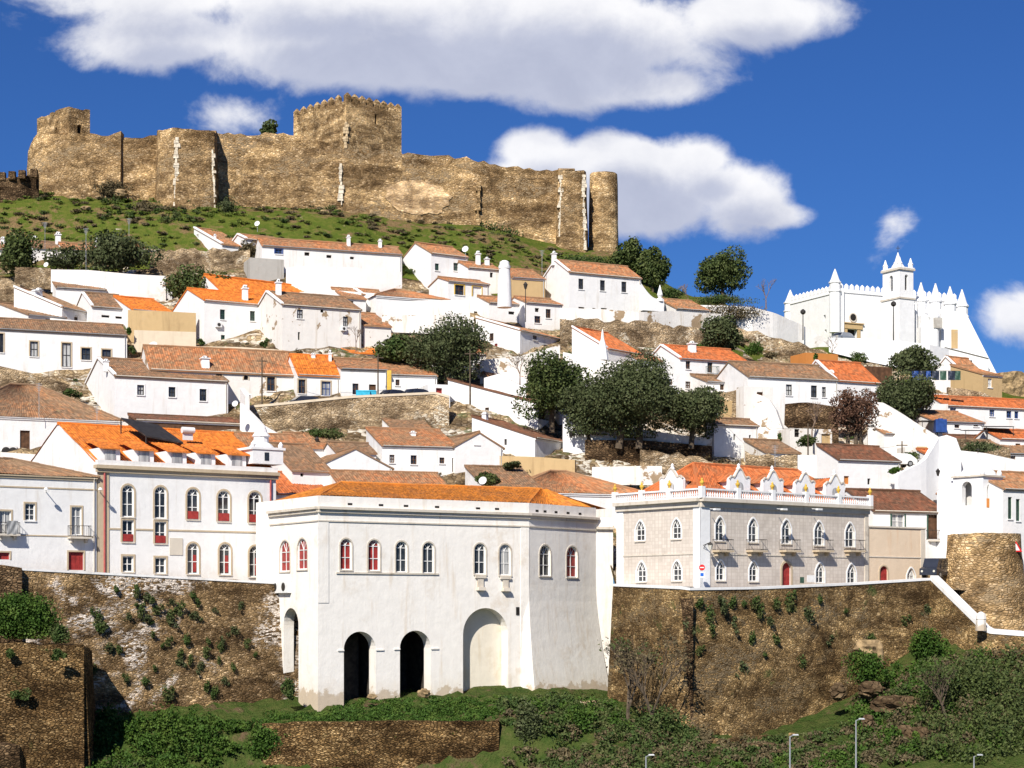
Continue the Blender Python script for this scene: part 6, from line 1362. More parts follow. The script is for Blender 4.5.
def bare_tree(label, px, ground, D, h, spread, seed, mat='twig', n=5, leaf=None):
    rs = random.Random(seed); root = thing('bare_tree', at(px, ground, D), label, 'tree'); tb = MB(); tips = []
    def grow(p, d, l, r, lev):
        q = p+d*l; tb.tube(p, q, r, r*.65, 5 if lev > 1 else 3)
        if lev == 0: tips.append(q); return
        for _ in range(3 if lev > 1 else 4):
            e = (d+Vector((rs.uniform(-1, 1), rs.uniform(-1, 1), rs.uniform(-.2, .7)))*spread).normalized(); grow(q, e, l*rs.uniform(.6, .85), r*.6, lev-1)
    grow(at(px, ground, D), Vector((0, 0, 1)), h*.3, h*.022, n-1); tb.build('branches', mat, root)
    if leaf:
        R = np.random.RandomState(seed); T = np.array([tuple(t) for t in tips]); V, F_, _ = leaves((0, 0, 0), (1, 1, 1), len(T)*leaf[1], leaf[2], R); ctr = V.reshape(-1, 4, 3).mean(1); V = (V.reshape(-1, 4, 3)-ctr[:, None]+np.repeat(T, leaf[1], 0)[:, None]+R.normal(size=(len(T)*leaf[1], 1, 3))*.25).reshape(-1, 3); leafmesh('crown', V, F_, leaf[0], root)
    return root
tree('dark olive crown filling the gap between the evergreen and the biggest olive', 556, 622, 372, 440, 442, 209, n=9000, size=.32, clumps=26, seed=33)
bare_tree('small bare tree on the skyline right of the lone broad tree', 766, 308, 270, 4.5, .75, 3)
bare_tree('bare leafless tree below the left end of the church wall', 832, 362, 262, 4.2, .9, 4)
bare_tree('slim bare tree standing before the dark rubble wall', 812, 445, 214, 5.5, .7, 6)
bare_tree('bare shrub tree between the two green-clad skyline trees', 688, 306, 272, 4.0, .8, 8)
bare_tree('pinkish bare tree beside the tall old stained house', 356, 352, 224, 3.5, .85, 9)
bare_tree('bare tree with pinkish twigs left of the dark evergreen', 520, 385, 215, 4.0, .8, 10, leaf=('dry', 1, .2))
bare_tree('thin leafless bush under the castle wall right end', 500, 262, 285, 5, .85, 12, leaf=('scrub', 2, .3))
bare_tree('tall tangled bare tree climbing the seam of the tall river wall', 652, 750, 158.5, 9.5, .55, 21, mat='bark', n=6, leaf=('dry', 2, .28))
bare_tree('smaller tangled bare tree beside the white buttress', 628, 745, 160, 10, .6, 23, mat='bark', n=6, leaf=('scrub', 1, .28))
bare_tree('bare grey bush tree in the lower right scrub', 946, 745, 155, 7, .7, 25, mat='bark', n=6, leaf=('scrub', 2, .25))
def bush(label, px, row, D, wpx, hpx, mat, n=500, size=.25, seed=1, group=None, name='bush', depth=.7):
    rs = np.random.RandomState(seed); k = D/F; c = at(px, row, D)
    V, F_, cc = leaves(c, (wpx*k/2, max(.3, wpx*k/2*depth), hpx*k/2), n, size, rs, max(5, int(n/90)), csize=.45, shell=.3)
    o = leafmesh(name, V, F_, mat, None, (c.x, c.y, c.z-hpx*k/2)); return tag(o, label, 'bush', group)
bush('green round bush left of the pale plastered ochre ledge', 130, 331, 229.5, 9, 11, 'bushgreen', 350, seed=31)
bush('dark green bush at the end of the long white house', 131, 350, 226, 9, 12, 'scrub', 350, seed=32)
bush('bush on the left ledge under the white gabled house', 202, 342, 222.5, 11, 10, 'scrub', 300, seed=33)
bush('bush on the right ledge under the white gabled house', 265, 343, 222.5, 11, 12, 'scrub', 300, seed=34)
bush('dark shrub on the brown roof ridge at left', 73, 393, 209, 20, 13, 'scrub', 600, seed=35)
bush('bright green hedge below the orange washed building', 756, 349, 250, 28, 16, 'bushgreen', 1300, seed=36)
bush('bright yellow-green shrubs behind the white chimney of the two-storey house', 700, 350, 243, 30, 14, 'bushgreen', 900, seed=37)
bush('dark hedge on the bank under the skyline trees', 672, 294, 275, 30, 14, 'scrub', 1400, seed=38)
bush('green hedge behind the curved white wall', 722, 300, 271, 70, 10, 'scrub', 2600, seed=39)
bush('clipped green hedge in the ruined yard right of the cottage', 806, 441, 212, 26, 14, 'oak', 1100, seed=40)
bush('green shrub below the ruined gable wall', 783, 437, 216, 14, 10, 'scrub', 400, seed=41)
bush('weedy green shrubs on the terrace below the parked cars', 322, 434, 205.5, 52, 12, 'scrub', 2200, seed=42)
bush('green plants on the terrace above the pale shaded wall', 982, 448, 203.5, 46, 13, 'olive', 1800, seed=43)
bush('small bushes in the yard at the foot of the diagonal wall', 912, 456, 209, 34, 12, 'scrub', 1100, seed=44)
bush('bright green tuft beside the thin red tile edge', 893, 470, 199, 16, 10, 'bushgreen', 500, seed=45)
bush('dense green undergrowth at the left of the round olive', 395, 352, 229, 40, 16, 'bushgreen', 1500, seed=46)
bush('grey-green weeds growing from the central orange roofs', 513, 466, 193, 26, 10, 'olive', 700, seed=47)
bush('dark scrub against the foot of the castle wall near its right end', 492, 240, 291, 70, 42, 'scrub', 4200, size=.34, seed=48, depth=.3)
bush('dark scrub under the polygonal castle bastion', 150, 212, 277, 60, 26, 'dry', 3200, size=.32, seed=49, depth=.4)
bush('low dark bushes left of the castle bastion foot', 110, 190, 281, 44, 20, 'dry', 2000, size=.3, seed=50, depth=.4)
bush('green scrub below the round castle tower', 590, 263, 283, 80, 18, 'scrub', 4000, size=.32, seed=51, depth=.4)
bush('grey shrub below the bastion corner stones', 228, 208, 277, 26, 26, 'olive', 900, size=.28, seed=52)
bush('shrubs on the slope right of the orange washed building', 858, 358, 252, 24, 12, 'scrub', 900, seed=53)
bush('little cypress-like shrub beside the orange building', 817, 357, 247, 9, 12, 'bushgreen', 300, seed=54)
bush('dry brown scrub on the bank below the skyline trees', 730, 312, 266, 90, 18, 'dry', 2600, seed=55, depth=.3)
bush('green creeper heap on top of the lower left bastion', 22, 617, 152, 86, 50, 'bushgreen', 20000, size=.22, seed=56, depth=.45, name='creeper')
bush('dark bush at the right end of the creeper heap', 60, 634, 151.2, 24, 20, 'scrub', 1500, size=.2, seed=57)
for i, (px, r, w_, h_, m_) in enumerate([(60, 655, 18, 14, 'scrub'), (20, 695, 26, 18, 'scrub'), (10, 655, 14, 12, 'scrub'), (100, 625, 18, 18, 'scrub')]):
    bush(['weed patch high on the lower left bastion face', 'weed patch midway down the lower left bastion', 'tiny plant at the left edge of the bastion', 'weed clump on the rubble wall beside the creeper'][i], px, r, 148.5 if px < 90 else 160, w_, h_, m_, 500, .2, 60+i, depth=.15)
# tufts growing out of the river walls
protos = []
for i in range(3):
    rs = np.random.RandomState(80+i); V, F_, cc = leaves((0, 0, 0), (.75, .45, .7), 260, .2, rs, 6, csize=.5, shell=.2)
    o = leafmesh('weed_tuft', V, F_, ['scrub', 'olive', 'scrub'][i], None, (0, 0, 0)); protos.append(o)
rnd = random.Random(5); spots = []
def wall_D(px, row, top, D0, bat): return D0-bat*max(0, (row-top))*D0/F
for px, row in [(96, 614), (102, 622), (118, 650), (92, 668), (127, 617), (137, 605), (141, 610), (149, 619), (152, 623), (153, 634), (148, 598), (151, 600), (171, 615), (173, 622), (163, 646), (169, 641), (182, 662), (181, 655), (190, 659), (197, 616), (193, 596), (198, 602), (216, 610), (208, 642), (206, 652), (221, 642), (220, 648), (219, 660), (226, 681), (233, 668), (126, 677), (127, 681), (146, 682), (168, 693), (170, 697), (116, 590), (158, 609), (232, 631), (187, 641), (155, 668), (111, 648), (215, 694), (247, 643), (241, 606), (256, 655), (180, 608), (170, 602), (207, 688), (136, 590), (200, 668)]:
    spots.append((px, row, wall_D(px, row, 575, float(np.interp(px, [20, 150, 297], [157.5, 163, 169.6])), .13)-.25, .75))
wall_tufts = list(spots)
for px, row in [(700, 605), (708, 612), (722, 608), (745, 604), (760, 610), (735, 625), (752, 640), (712, 630), (690, 625), (775, 640), (790, 600), (805, 615), (820, 600), (800, 660), (740, 670), (765, 655), (775, 602), (830, 640), (846, 612), (700, 650), (720, 600), (733, 604), (755, 602), (768, 622)]:
    spots.append((px, row, wall_D(px, row, 588, float(np.interp(px, [690, 760, 850, 932], [161.7, 166, 172.5, 177])), .10)-.25, 1.0))
for px, row in [(870, 640), (905, 620), (925, 610), (915, 650), (940, 640), (960, 655), (975, 665), (990, 660), (1010, 660)]:
    spots.append((px, row, wall_D(px, row, 600, float(np.interp(px, [850, 932, 985, 1024], [172.5, 177, 170, 168])), .14)-.3, 1.0))
GL = 'small weed tuft rooted in the joints of the rubble river wall'
for i, (px, row, D, sc) in enumerate(spots):
    o = protos[i % 3] if i < 3 else protos[i % 3].copy()
    if i >= 3: C.objects.link(o)
    o.location = at(px, row, D); o.rotation_euler = (0, 0, rnd.uniform(0, 6)); k = sc*rnd.uniform(.6, 1.25); o.scale = (k, k, k*rnd.uniform(.8, 1.4)); tag(o, GL, 'weed', 'weed tufts on the river walls')
# thickets (uncountable)
def thicket(name, label, mat, regions, size=.26, zf=BZ, seed=1, lift=.7, cat='thicket', big=1.0):
    rs = np.random.RandomState(seed); Vs = []
    for (x0, x1, d0, d1, cnt, hgt) in regions:
        for _ in range(cnt):
            px = rs.uniform(x0, x1); D = rs.uniform(d0, d1); x = (px-512)/F*D; z = zf(x, D); r = rs.uniform(.5, 1.3)*big
            V, F_, _c = leaves((x, D, z+r*hgt*.35), (r, r, r*hgt), int(150*r), size, rs, 5, csize=.5, shell=.2); Vs.append(V)
    V = np.concatenate(Vs); F_ = np.arange(len(V)).reshape(-1, 4); o0 = V.mean(0); o0[2] = V[:, 2].min()
    return tag(leafmesh(name, V, F_, mat, None, o0), label, cat, None, 'stuff')
thicket('bramble_thicket', 'bright green brambles filling the hollow at the foot of the left wall', 'bushgreen', [(95, 225, 149, 157, 190, .8), (98, 215, 155, 159, 90, 1.1), (215, 275, 152, 160, 50, .5)], seed=101)
thicket('grass_mound', 'green weeds on the terrace in front of the dark arches', 'bushgreen', [(266, 496, 156.8, 161.5, 420, .3), (330, 600, 161, 165.5, 260, .22), (375, 470, 159.5, 162.5, 60, .75), (262, 300, 156.5, 159, 40, .6), (300, 340, 158, 161.3, 40, .4)], size=.2, seed=102, big=.75)
thicket('scrub_thicket', 'mixed scrub on the bank below the white buttress', 'scrub', [(500, 700, 146, 160, 190, .8), (540, 612, 160.5, 164.5, 60, .9), (500, 625, 157, 163, 90, .7), (620, 690, 157, 161, 40, .8), (690, 860, 150, 160, 70, .6), (860, 940, 148, 168, 60, .7), (90, 270, 146, 153, 60, .7)], seed=103)
thicket('green_undergrowth', 'bright undergrowth along the bottom of the tall right wall', 'bushgreen', [(505, 620, 143, 152, 40, .7), (530, 620, 158, 163, 40, .7), (495, 545, 160, 165, 20, .4), (690, 860, 143, 153, 90, .7), (545, 612, 161, 164, 16, 1.0), (855, 900, 158, 168, 30, 1.0), (905, 950, 162, 171, 30, 1.0), (850, 1040, 147, 170, 70, 1.1)], seed=104)
thicket('dark_thicket', 'dense dark green thicket at the lower right', 'oak', [(930, 1060, 146, 166, 95, 1.3), (960, 1060, 150, 164, 50, 1.9)], seed=105, big=1.2)
thicket('dry_thicket', 'brown dry brush on the lower bank', 'dry', [(510, 700, 147, 160, 110, .7), (860, 950, 148, 168, 120, .6), (225, 270, 148, 154, 12, .6), (670, 860, 148, 159, 130, .5), (930, 1040, 150, 168, 90, 1.0)], seed=106)
for lb_, px, row, D, w_, h_, m_, sd_ in [('tall grey-green shrub right of the terrace wall end', 527, 728, 157, 34, 56, 'olive', 71), ('green shrub below the white buttress', 580, 722, 158, 40, 46, 'bushgreen', 72),
        ('tangled dark shrub at the foot of the seam of the tall wall', 662, 728, 158.5, 70, 50, 'scrub', 73), ('green shrub left of the leaning white rock stain', 868, 668, 164, 50, 38, 'bushgreen', 74),
        ('wide dark green shrub tree at the lower right', 965, 700, 158, 96, 90, 'oak', 75), ('lower shrub at the bottom right corner', 1000, 745, 152, 80, 60, 'scrub', 76), ('green shrub under the diagonal white parapet', 925, 645, 168, 46, 40, 'bushgreen', 77),
        ('shrub at the left foot of the arcaded building', 290, 690, 161.5, 20, 26, 'scrub', 78), ('rough green bush at the bottom left of the terrace wall', 262, 745, 150, 44, 40, 'bushgreen', 79)]:
    bush(lb_, px, row, D, w_, h_, m_, int(w_*h_*1.5), .24, sd_, depth=.6)
# scattered grass tussocks on the castle slope
thicket('hill_grass', 'grass tussocks and low scrub on the slope below the castle', 'hillgrass', [(-20, 560, 264, 284, 420, .16)], size=.24, zf=TZ, seed=107, big=.9)
thicket('hill_scrub', 'darker scrub patches on the slope below the castle', 'scrub', [(-20, 620, 264, 286, 60, .35), (100, 200, 272, 280, 30, .6), (640, 800, 262, 276, 60, .3)], size=.26, zf=TZ, seed=108, big=.9)
thicket('hill_dry_grass', 'dry tan grass on the slope below the castle', 'dry', [(-20, 620, 268, 289, 150, .25), (600, 780, 255, 275, 80, .3)], size=.3, zf=TZ, seed=109, big=1.0)
# rocks
def rock(label, px, row, D, w_, h_, mat, seed, group=None):
    rs = random.Random(seed); mb = MB(); k = D/F; c = at(px, row, D); n, m = 14, 9; ph = [rs.uniform(.72, 1.12) for _ in range(n*m+n)]
    mb.grid(lambda i, j: c+Vector((math.cos(2*math.pi*i/n)*math.sin(math.pi*j/m)*w_*k/2*ph[(i % n)+n*(j % m)], math.sin(2*math.pi*i/n)*math.sin(math.pi*j/m)*w_*k/3*ph[(i % n)+n*(j % m)], math.cos(math.pi*j/m)*h_*k/2*(ph[n*(j % m)]))), n, m)
    return tag(mb.build('rock', mat), label, 'rock', group)
for i, (px, row, D, w_, h_, lb_) in enumerate([(120, 193, 280.5, 14, 9, 'round brown boulder under the broken castle wall'), (86, 208, 275, 12, 5, 'flat pale rock on the grass slope at left'), (324, 213, 280, 12, 7, 'pale rock under the curtain wall below the keep'), (436, 237, 284, 10, 5, 'pale rock on the slope right of the keep'), (512, 257, 280, 9, 5, 'small pale rock near the wall end'), (372, 697, 162.3, 12, 6, 'tan plaster rubble in the left dark arch'), (424, 693, 165, 14, 10, 'earth heap at the foot of the right dark arch'), (880, 655, 167, 8, 34, 'tall pale streak of rock among the shrubs under the right wall'), (868, 648, 168.5, 30, 20, 'tan eroded block at the end of the tall wall'), (760, 745, 157, 40, 8, 'broken masonry lumps at the foot of the tall wall'), (895, 705, 160, 50, 24, 'grey rocky outcrop in the scrub at lower right'), (870, 690, 162, 30, 18, 'small dark rock outcrop beside the cave-like hollow'), (920, 740, 153, 24, 34, 'bare brown earth bank among the scrub at lower right'), (868, 722, 157, 14, 16, 'upright tan rock beside the tall street lamp'), (838, 692, 163.5, 18, 20, 'tan rock outcrop at the foot of the tall wall end'), (905, 735, 154, 30, 20, 'grey ledge of rock low in the right scrub')]):
    rock(lb_, px, row, D, w_, h_, 'rock' if i < 9 else 'terrdark', 200+i)
stone_wall([(596, 700, 162.2), (545, 703, 164)][::-1], 'terr', 'rocky footing under the white buttress', base=[740, 740], batter=.3, rag=.4, jit=.25)
stone_wall([(430, 698, 164.5), (530, 699, 167.5)], 'terr', 'ochre rock ledge at the foot of the big blind arch', base=[720, 722], batter=.5, rag=.4, jit=.2)
plain_wall([(298, 696, 161.9), (306, 698, 161.6), (340, 690, 162.6)], [725, 725, 722], 'ochre', 'worn brown plaster base at the corner of the arcaded building', thick=.2) if False else None
# ---------------------------------------------------------------- cars, lamps and other small things
def car(label, px, row, D, L=4.2, ang=20, paint='carpaint', van=False):
    p = at(px, row, D); root = thing('parked_car', p, label, 'van' if van else 'car'); a = math.radians(ang); d = Vector((math.cos(a), math.sin(a), 0)); n = Vector((-d.y, d.x, 0)); Z = Vector((0, 0, 1))
    Wd = 1.7; Hh = 1.95 if van else 1.42
    prof = [(-.5, .28), (-.5, .62), (-.46, .78), (-.30, .86), (-.17, Hh*.97), (.16, Hh), (.33, Hh*.92), (.45, .92), (.5, .75), (.5, .28)] if not van else [(-.5, .3), (-.5, .9), (-.40, 1.1), (-.30, Hh*.97), (.44, Hh), (.5, Hh*.9), (.5, .3)]
    mb = MB(); pts = [(x*L, z) for x, z in prof]
    def ring(o, s_): return [p+d*(x)+n*(o*(1 if z < .95 else .86))+Z*z for x, z in pts]
    A = ring(-Wd/2, 0); B = ring(Wd/2, 0); mb.poly(A); mb.poly(B[::-1])
    for i in range(len(A)): j = (i+1) % len(A); mb.poly((A[i], B[i], B[j], A[j]))
    mb.build('body', paint, root)
    for s_ in (-1, 1):
        q = MB(); zb_, zt_ = (.95, Hh*.92); off = Wd/2*.9+.03
        xs = [(-.24*L, -.02*L), (.01*L, .26*L)]
        for x0, x1 in xs: q.poly([p+d*x0+n*s_*off+Z*zb_, p+d*x1+n*s_*off+Z*zb_, p+d*(x1-.08*L*(x1 > .1*L))+n*s_*(off-.06)+Z*zt_, p+d*(x0+.07*L*(x0 < 0))+n*s_*(off-.06)+Z*zt_])
        q.build('side_window', 'glass', root)
        for x in (-.3, .3):
            w_ = MB(); c = p+d*(x*L)+n*(s_*(Wd/2-.12))+Z*.32; w_.tube(c-n*.1*s_, c+n*.14*s_, .32, n=18); wo = w_.build('wheel', 'rubber', root); w_ = MB(); w_.tube(c+n*.12*s_, c+n*.155*s_, .19, n=14); w_.build('rim', 'steel', wo)
        q = MB(); q.tube(p-d*(L*.5-.03)+n*s_*.6+Z*.66, p-d*(L*.5+.03)+n*s_*.6+Z*.66, .11, n=10); q.build('headlight', 'glow', root)
    q = MB(); q.poly([p+d*(-.33*L)+n*-.68+Z*.93, p+d*(-.33*L)+n*.68+Z*.93, p+d*(-.195*L)+n*.6+Z*Hh*.93, p+d*(-.195*L)+n*-.6+Z*Hh*.93]); q.build('windscreen', 'glass', root)
    return root
car('dark blue car parked by the terrace parapet, left one of the two', 392, 402.5, 215.6, paint='cardark', ang=50)
car('dark car parked by the terrace parapet, right one of the two', 415, 401.5, 215.8, paint='cardark', ang=50, L=4.0)
car('dark car roof behind the terrace parapet near the brown door house', 304, 409, 213.6, paint='cardark', ang=30)
car('light car parked in front of the church doorway', 842, 342.5, 274, paint='carpaint', ang=45)
car('dark van with windows parked at the end of the street below the brown-roofed house', 937.5, 578.5, 180.5, paint='cardark', ang=55, van=True, L=4.6)
car('white car parked in the yard below the diagonal wall', 896, 467, 203.5, paint='metal_white', ang=15)
def street_lamp(label, px, top, D, base=None, double=False):
    b = at(px, base or 800, D); zt = zz(top, D)
    b.z = min(b.z, BZ(b.x, D)) if base is None else b.z
    root = thing('street_lamp', b, label, 'street lamp'); q = MB(); q.tube(b, (b.x, b.y, zt-.1), .09, .05, 8); q.build('pole', 'steel', root)
    q = MB(); q.tube((b.x, b.y, zt-.12), (b.x+.35, b.y-.1, zt), .035); q.box((b.x+.15, b.y-.22, zt-.02), (.5, 0, 0), (0, .22, 0), (0, 0, .1), .12); q.build('lamp_head', 'steel', root); return root
street_lamp('tall grey street lamp rising from the scrub at the lower right', 856, 719, 146)
street_lamp('short street lamp low in the picture right of the centre seam', 790, 735, 146)
street_lamp('small street lamp top near the bottom centre', 646, 755, 145)
street_lamp('street lamp top in the bottom right corner', 974, 755, 145)
for lb_, px, top, base, D in [('round-headed lamp post left of the church front', 803, 313, 340, 270), ('round-headed lamp post before the church bell tower', 893.5, 305, 341, 270.5)]:
    b = at(px, base, D); root = thing('lamp_post', b, lb_, 'lamp post'); q = MB(); q.tube(b, (b.x, b.y, zz(top, D)), .09, .06, 8); q.build('pole', 'iron', root); q = MB(); q.lathe((b.x, b.y, zz(top, D)-.2), [(.15, 0), (.38, .2), (.38, .5), (.1, .75)], 10); q.build('lamp_head', 'iron', root)
def lantern(label, px, row, D):
    p = at(px, row, D); root = thing('street_lantern', p, label, 'lantern'); q = MB(); q.tube(p+Vector((0, .8, .5)), p+Vector((0, 0, .7)), .03); q.lathe(p, [(.1, 0), (.22, .45), (.27, .5), (.05, .75)], 6); q.tube(p+Vector((0, 0, .7)), p+Vector((0, 0, .8)), .03); q.build('lantern_body', 'iron', root); return root
lantern('dark lantern on the blocky white wall end', 571, 438, 208.5); lantern('dark lantern on the low white house left of the ruin', 723, 429, 218.5)
lantern('hanging lantern on the tall smooth white wall', 938, 476, 198); lantern('lantern beside the curved road parapet', 317, 444, 203)
b = at(525.5, 322, 238); root = thing('lamp_post', b, 'thin lamp post between the orange roofs in the upper centre', 'lamp post'); q = MB(); q.tube(b, (b.x, b.y, zz(288, 238)), .06, .05, 8); q.build('pole', 'iron', root); q = MB(); q.lathe((b.x, b.y, zz(289, 238)), [(.12, 0), (.26, .5), (.3, .55), (.05, .9)], 6); q.build('lamp_head', 'iron', root)
# turquoise box on the terrace road
p = at(356, 398.5, 213.4); q = MB(); q.box(p, (1.55, .2, 0), (0, 1.1, 0), (0, 0, .85)); root = tag(q.build('container', 'cyan'), 'turquoise plastic container on the terrace road', 'container'); q = MB(); q.box(p+Vector((-.04, -.04, .85)), (1.63, .2, 0), (0, 1.18, 0), (0, 0, .1), .05); q.build('lid', 'cyan', root)
p = at(363.5, 398.5, 213.9); q = MB(); q.box(p, (1.4, .2, 0), (0, 1.1, 0), (0, 0, .85)); root = tag(q.build('container', 'cyan'), 'second turquoise container standing behind the first on the terrace road', 'container'); q = MB(); q.box(p+Vector((-.04, -.04, .85)), (1.48, .2, 0), (0, 1.18, 0), (0, 0, .1), .05); q.build('lid', 'cyan', root)
p = at(936, 432, 220.5); q = MB(); q.box(p, (1.3, .1, 0), (0, 1.2, 0), (0, 0, 1.5)); root = tag(q.build('tank', 'bluepaint'), 'bright blue tank under the dark awning right of the lower olive', 'tank'); q = MB(); q.tube(p+Vector((.65, .6, 1.5)), p+Vector((.65, .6, 1.62)), .3, n=12); q.build('cap', 'bluepaint', root)
q = MB(); A = at(922, 421, 221); q.box(A, (1.9, .1, 0), (0, 2.5, .1), (0, 0, .08)); [q.tube(A+Vector((x, .05, 0)), A+Vector((x, .05, -1.9)), .04) for x in (.05, 1.8)]; tag(q.build('awning', 'iron'), 'dark flat awning beside the bright blue tank', 'awning')
for lb_, px, row, D, w_ in [('dark flat awning on posts above the planted terrace, upper one', 965, 433, 214.0, 2.6), ('dark flat awning on posts above the planted terrace, right one', 986, 429, 214.8, 3.2)]:
    q = MB(); A = at(px, row-2, D); q.box(A, (w_, .1, 0), (0, 2.2, .25), (0, 0, .08)); [q.tube(A+Vector((x, .08, 0)), A+Vector((x, .08, -1.8)), .035) for x in (.1, w_-.1)]; tag(q.build('awning', 'iron'), lb_, 'awning')
# laundry line
root = thing('laundry_line', at(912, 380, 234), 'washing line with dark and blue clothes between the olives', 'washing line'); q = MB(); q.tube(at(907, 370, 234), at(960, 371, 235), .02); q.build('line', 'iron', root)
for i, (px, m_, w_) in enumerate([(912, 'bluepaint', .8), (919, 'cardark', .7), (926, 'bluepaint', .6), (932, 'cardark', .9), (940, 'green', .8), (948, 'cardark', .9), (955, 'green', .7)]):
    q = MB(); A = at(px, 371, 234.2); q.grid(lambda i_, j: A+Vector((i_*w_/4, .05*math.sin(i_*1.5+j), -j*.28)), 4, 4); q.build('garment', m_, root)
# signs at the grey palace corner
def sign(label, px, row, D, kind, r=.32, base=None):
    p = at(px, row, D); root = thing('road_sign', at(px, base or row+22, D), label, 'sign'); q = MB(); q.tube(at(px, base or row+22, D)+Vector((0, .06, 0)), p+Vector((0, .06, r)), .035, n=8); q.build('post', 'steel', root)
    if kind == 'noentry':
        q = MB(); q.tube(p, p+Vector((0, .04, 0)), r, n=24); d = q.build('sign_disc', 'signred', root); q = MB(); q.box(p+Vector((-r*.7, -.015, -r*.16)), (r*1.4, 0, 0), (0, .012, 0), (0, 0, r*.32)); q.build('white_bar', 'framewhite', d)
        q = MB(); q.box(p+Vector((-r*.8, 0, -r*3.3)), (r*1.6, 0, 0), (0, .04, 0), (0, 0, r*1.9)); d = q.build('sign_plate', 'framewhite', root); q = MB(); q.box(p+Vector((-r*.55, -.012, -r*2.9)), (r*1.1, 0, 0), (0, .01, 0), (0, 0, r*1.1)); q.build('sign_symbol', 'signblue', d)
    else:
        q = MB(); q.poly([p+Vector((-r, 0, -r*.6)), p+Vector((r, 0, -r*.6)), p+Vector((0, 0, r*1.1))]); q.poly([p+Vector((-r, .03, -r*.6)), p+Vector((0, .03, r*1.1)), p+Vector((r, .03, -r*.6))]); d = q.build('sign_plate', 'signred', root); q = MB(); q.poly([p+Vector((-r*.6, -.01, -r*.38)), p+Vector((r*.6, -.01, -r*.38)), p+Vector((0, -.01, r*.7))]); q.build('sign_field', 'framewhite', d)
sign('round red no-entry sign above a small plate at the corner of the grey palace', 702, 567.5, 163.6, 'noentry', r=.26, base=589)
sign('triangular red and white warning sign at the right edge beside the bastion', 1016, 548, 178.5, 'tri', r=.6, base=580)
fc = Face(Vector(at(800, 580, 171.3)[:2]), v2(math.radians(38)))
q = MB(); fc.box(q, 0, .5, zz(583, 171), zz(577, 171), 0, .03); tag(q.build('notice_board', 'green'), 'small green notice plate beside the red palace door', 'notice'); 
q = MB(); fc.box(q, .9, 1.9, zz(582, 171), zz(575, 171), 0, .03); tag(q.build('notice_board', 'framewhite'), 'pale notice plate right of the green notice by the palace door', 'notice')
# white coping box on the wall bend, lower right
q = MB(); p = at(981, 624, 169.5); q.lathe((p.x, p.y, p.z-.6), [(.5, 0), (.45, 1.0), (.5, 1.05), (.4, 1.5), (.1, 1.7)], 10); tag(q.build('gate_post', 'white2'), 'stubby white post where the diagonal parapet levels out', 'post')
# dishes and aerials as things with their own poles
def dish_pole(label, px, row, D, r, base):
    p = at(px, row, D); root = thing('satellite_dish', at(px, base, D), label, 'satellite dish'); q = MB(); q.tube(at(px, base, D), p, .03); q.build('mast', 'steel', root)
    dish(p+Vector((0, -.1, 0)), r, root).name = 'reflector'; return root
for a_ in [('large white satellite dish above the flaking gabled house', 153.5, 347, 222, .62, 356), ('white satellite dish beside the stepped gable roof', 465.5, 249.5, 255, .45, 258), ('white satellite dish on the scrub edge right of the first orange ridge', 257.5, 224, 268, .4, 232), ('white satellite dish in the bush by the golden roof', 483, 481, 182, .4, 488),
           ('white satellite dish on the porch house chimney corner', 548, 390, 213.5, .55, 400), ('small white satellite dish on the red-orange roof below the church', 831, 373, 234, .4, 378), ('white satellite dish by the rubble wall at upper left', 46.5, 265, 252, .35, 272), ('small satellite dish low on the flaking gabled house', 235.5, 404, 203.8, .35, 408)]: dish_pole(*a_)
def aerial(label, px, top, base, D):
    b = at(px, base, D); t = at(px, top, D); root = thing('roof_aerial', b, label, 'aerial'); q = MB(); q.tube(b, t, .03, n=5); q.build('mast', 'steel', root); q = MB()
    for i in range(5): q.tube(t+Vector((-.35+.05*i, 0, -.1-.17*i)), t+Vector((.35-.05*i, 0, -.1-.17*i)), .018, n=4)
    q.build('elements', 'steel', root)
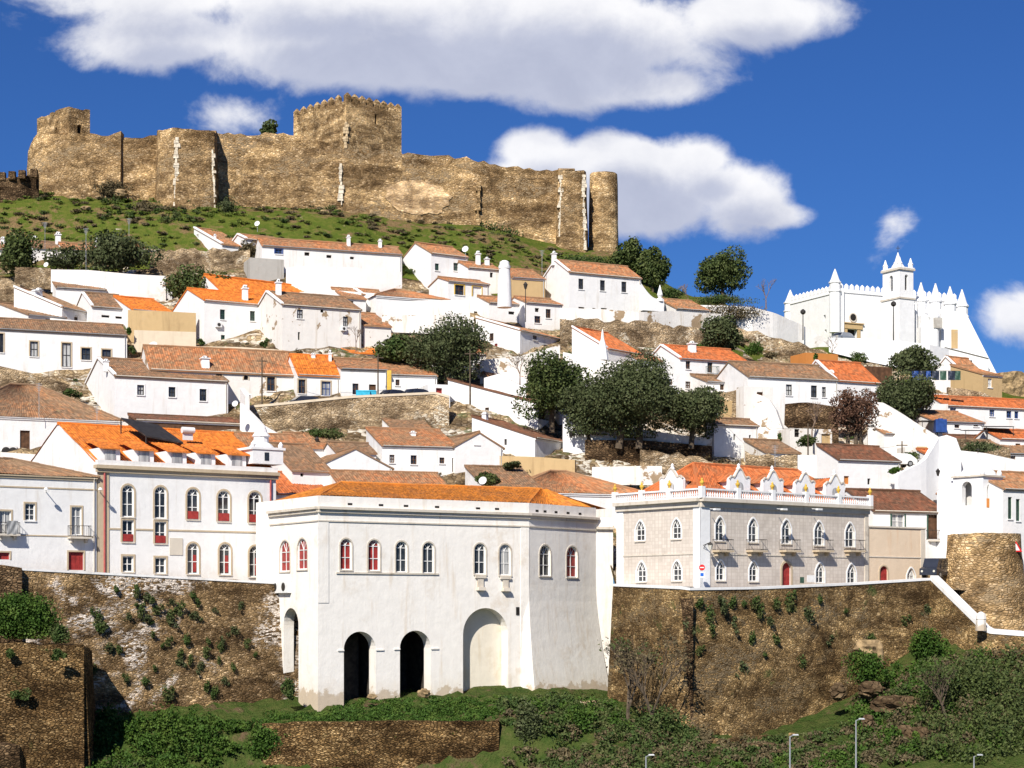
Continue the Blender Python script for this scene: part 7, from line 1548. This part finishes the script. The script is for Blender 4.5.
for a_ in [('thin aerial on the left hill houses in front of the grass', 45, 222, 262, 258), ('thin aerial rising before the bushes at left', 86, 228, 285, 245), ('thin aerial left of the flaking gabled house roof', 39, 383, 418, 200), ('thin aerial above the huge mossy roof', 97, 405, 425, 197), ('aerial near the large white shoulder house', 542, 250, 275, 262), ('aerial above the orange roof beside the keep slope', 129, 218, 240, 265), ('aerial above the palace right roof', 740, 445, 470, 186), ('aerial near the dark sheds under the church', 775, 445, 470, 190)]: aerial(*a_)
# overhead cables across the lower town would be too thin to read and are left to the aerials
def pole(label, px, base, D, h, arms=True):
    b = at(px, base, D); b.z = TZ(b.x, D)-.3; root = thing('utility_pole', b, label, 'utility pole'); q = MB(); q.tube(b, b+Vector((0, 0, h)), .10, .07, 7); q.build('pole', 'bark', root); q = MB(); q.box(b+Vector((-.6, -.05, h-.5)), (1.2, 0, 0), (0, .1, 0), (0, 0, .1)); q.build('crossarm', 'bark', root); return b+Vector((0, 0, h-.4))
tops = [pole('utility pole at the left end of the terrace road', 262, 400, 214, 6.5), pole('utility pole beside the parked cars', 378, 398, 216, 6.5), pole('utility pole left of the dark evergreen', 470, 395, 219, 6.5), pole('utility pole between porch house and white wall end', 576, 430, 211, 6.0), pole('utility pole beside the low slit-window house', 706, 450, 211, 6.5), pole('utility pole near the reddish tree', 808, 458, 208, 7), pole('utility pole in front of the diagonal wall', 902, 466, 207, 6.5)]
for i, (a_, b_) in enumerate(zip(tops, tops[1:])):
    q = MB(); n_ = 14; prev = None
    for k_ in range(n_+1):
        t_ = k_/n_; p_ = a_.lerp(b_, t_)-Vector((0, 0, 1.1*4*t_*(1-t_)))
        if prev is not None: q.tube(prev, p_, .018, n=3)
        prev = p_
    tag(q.build('overhead_cable', 'iron'), 'thin overhead cable sagging over the roofs, %s' % ['left of the parked cars', 'over the parked cars', 'behind the long porch-house flank', 'past the biggest olive', 'behind the grey palace', 'before the diagonal wall'][i], 'cable')
rs_ = random.Random(77)
for lb_, m_, cnt, (x0, x1, d0, d1), sd_ in [('weeds and low shrubs in the yards of the lower town', 'scrub', 150, (0, 1024, 195, 250), 301), ('dry weeds in the yards of the lower town', 'dry', 90, (0, 1024, 190, 250), 302)]:
    thicket('yard_weeds', lb_, m_, [(x0, x1, d0, d1, cnt, .5)], size=.2, zf=TZ, seed=sd_, big=.6)
print('HOUSES'); [print(h_) for h_ in LOGH]
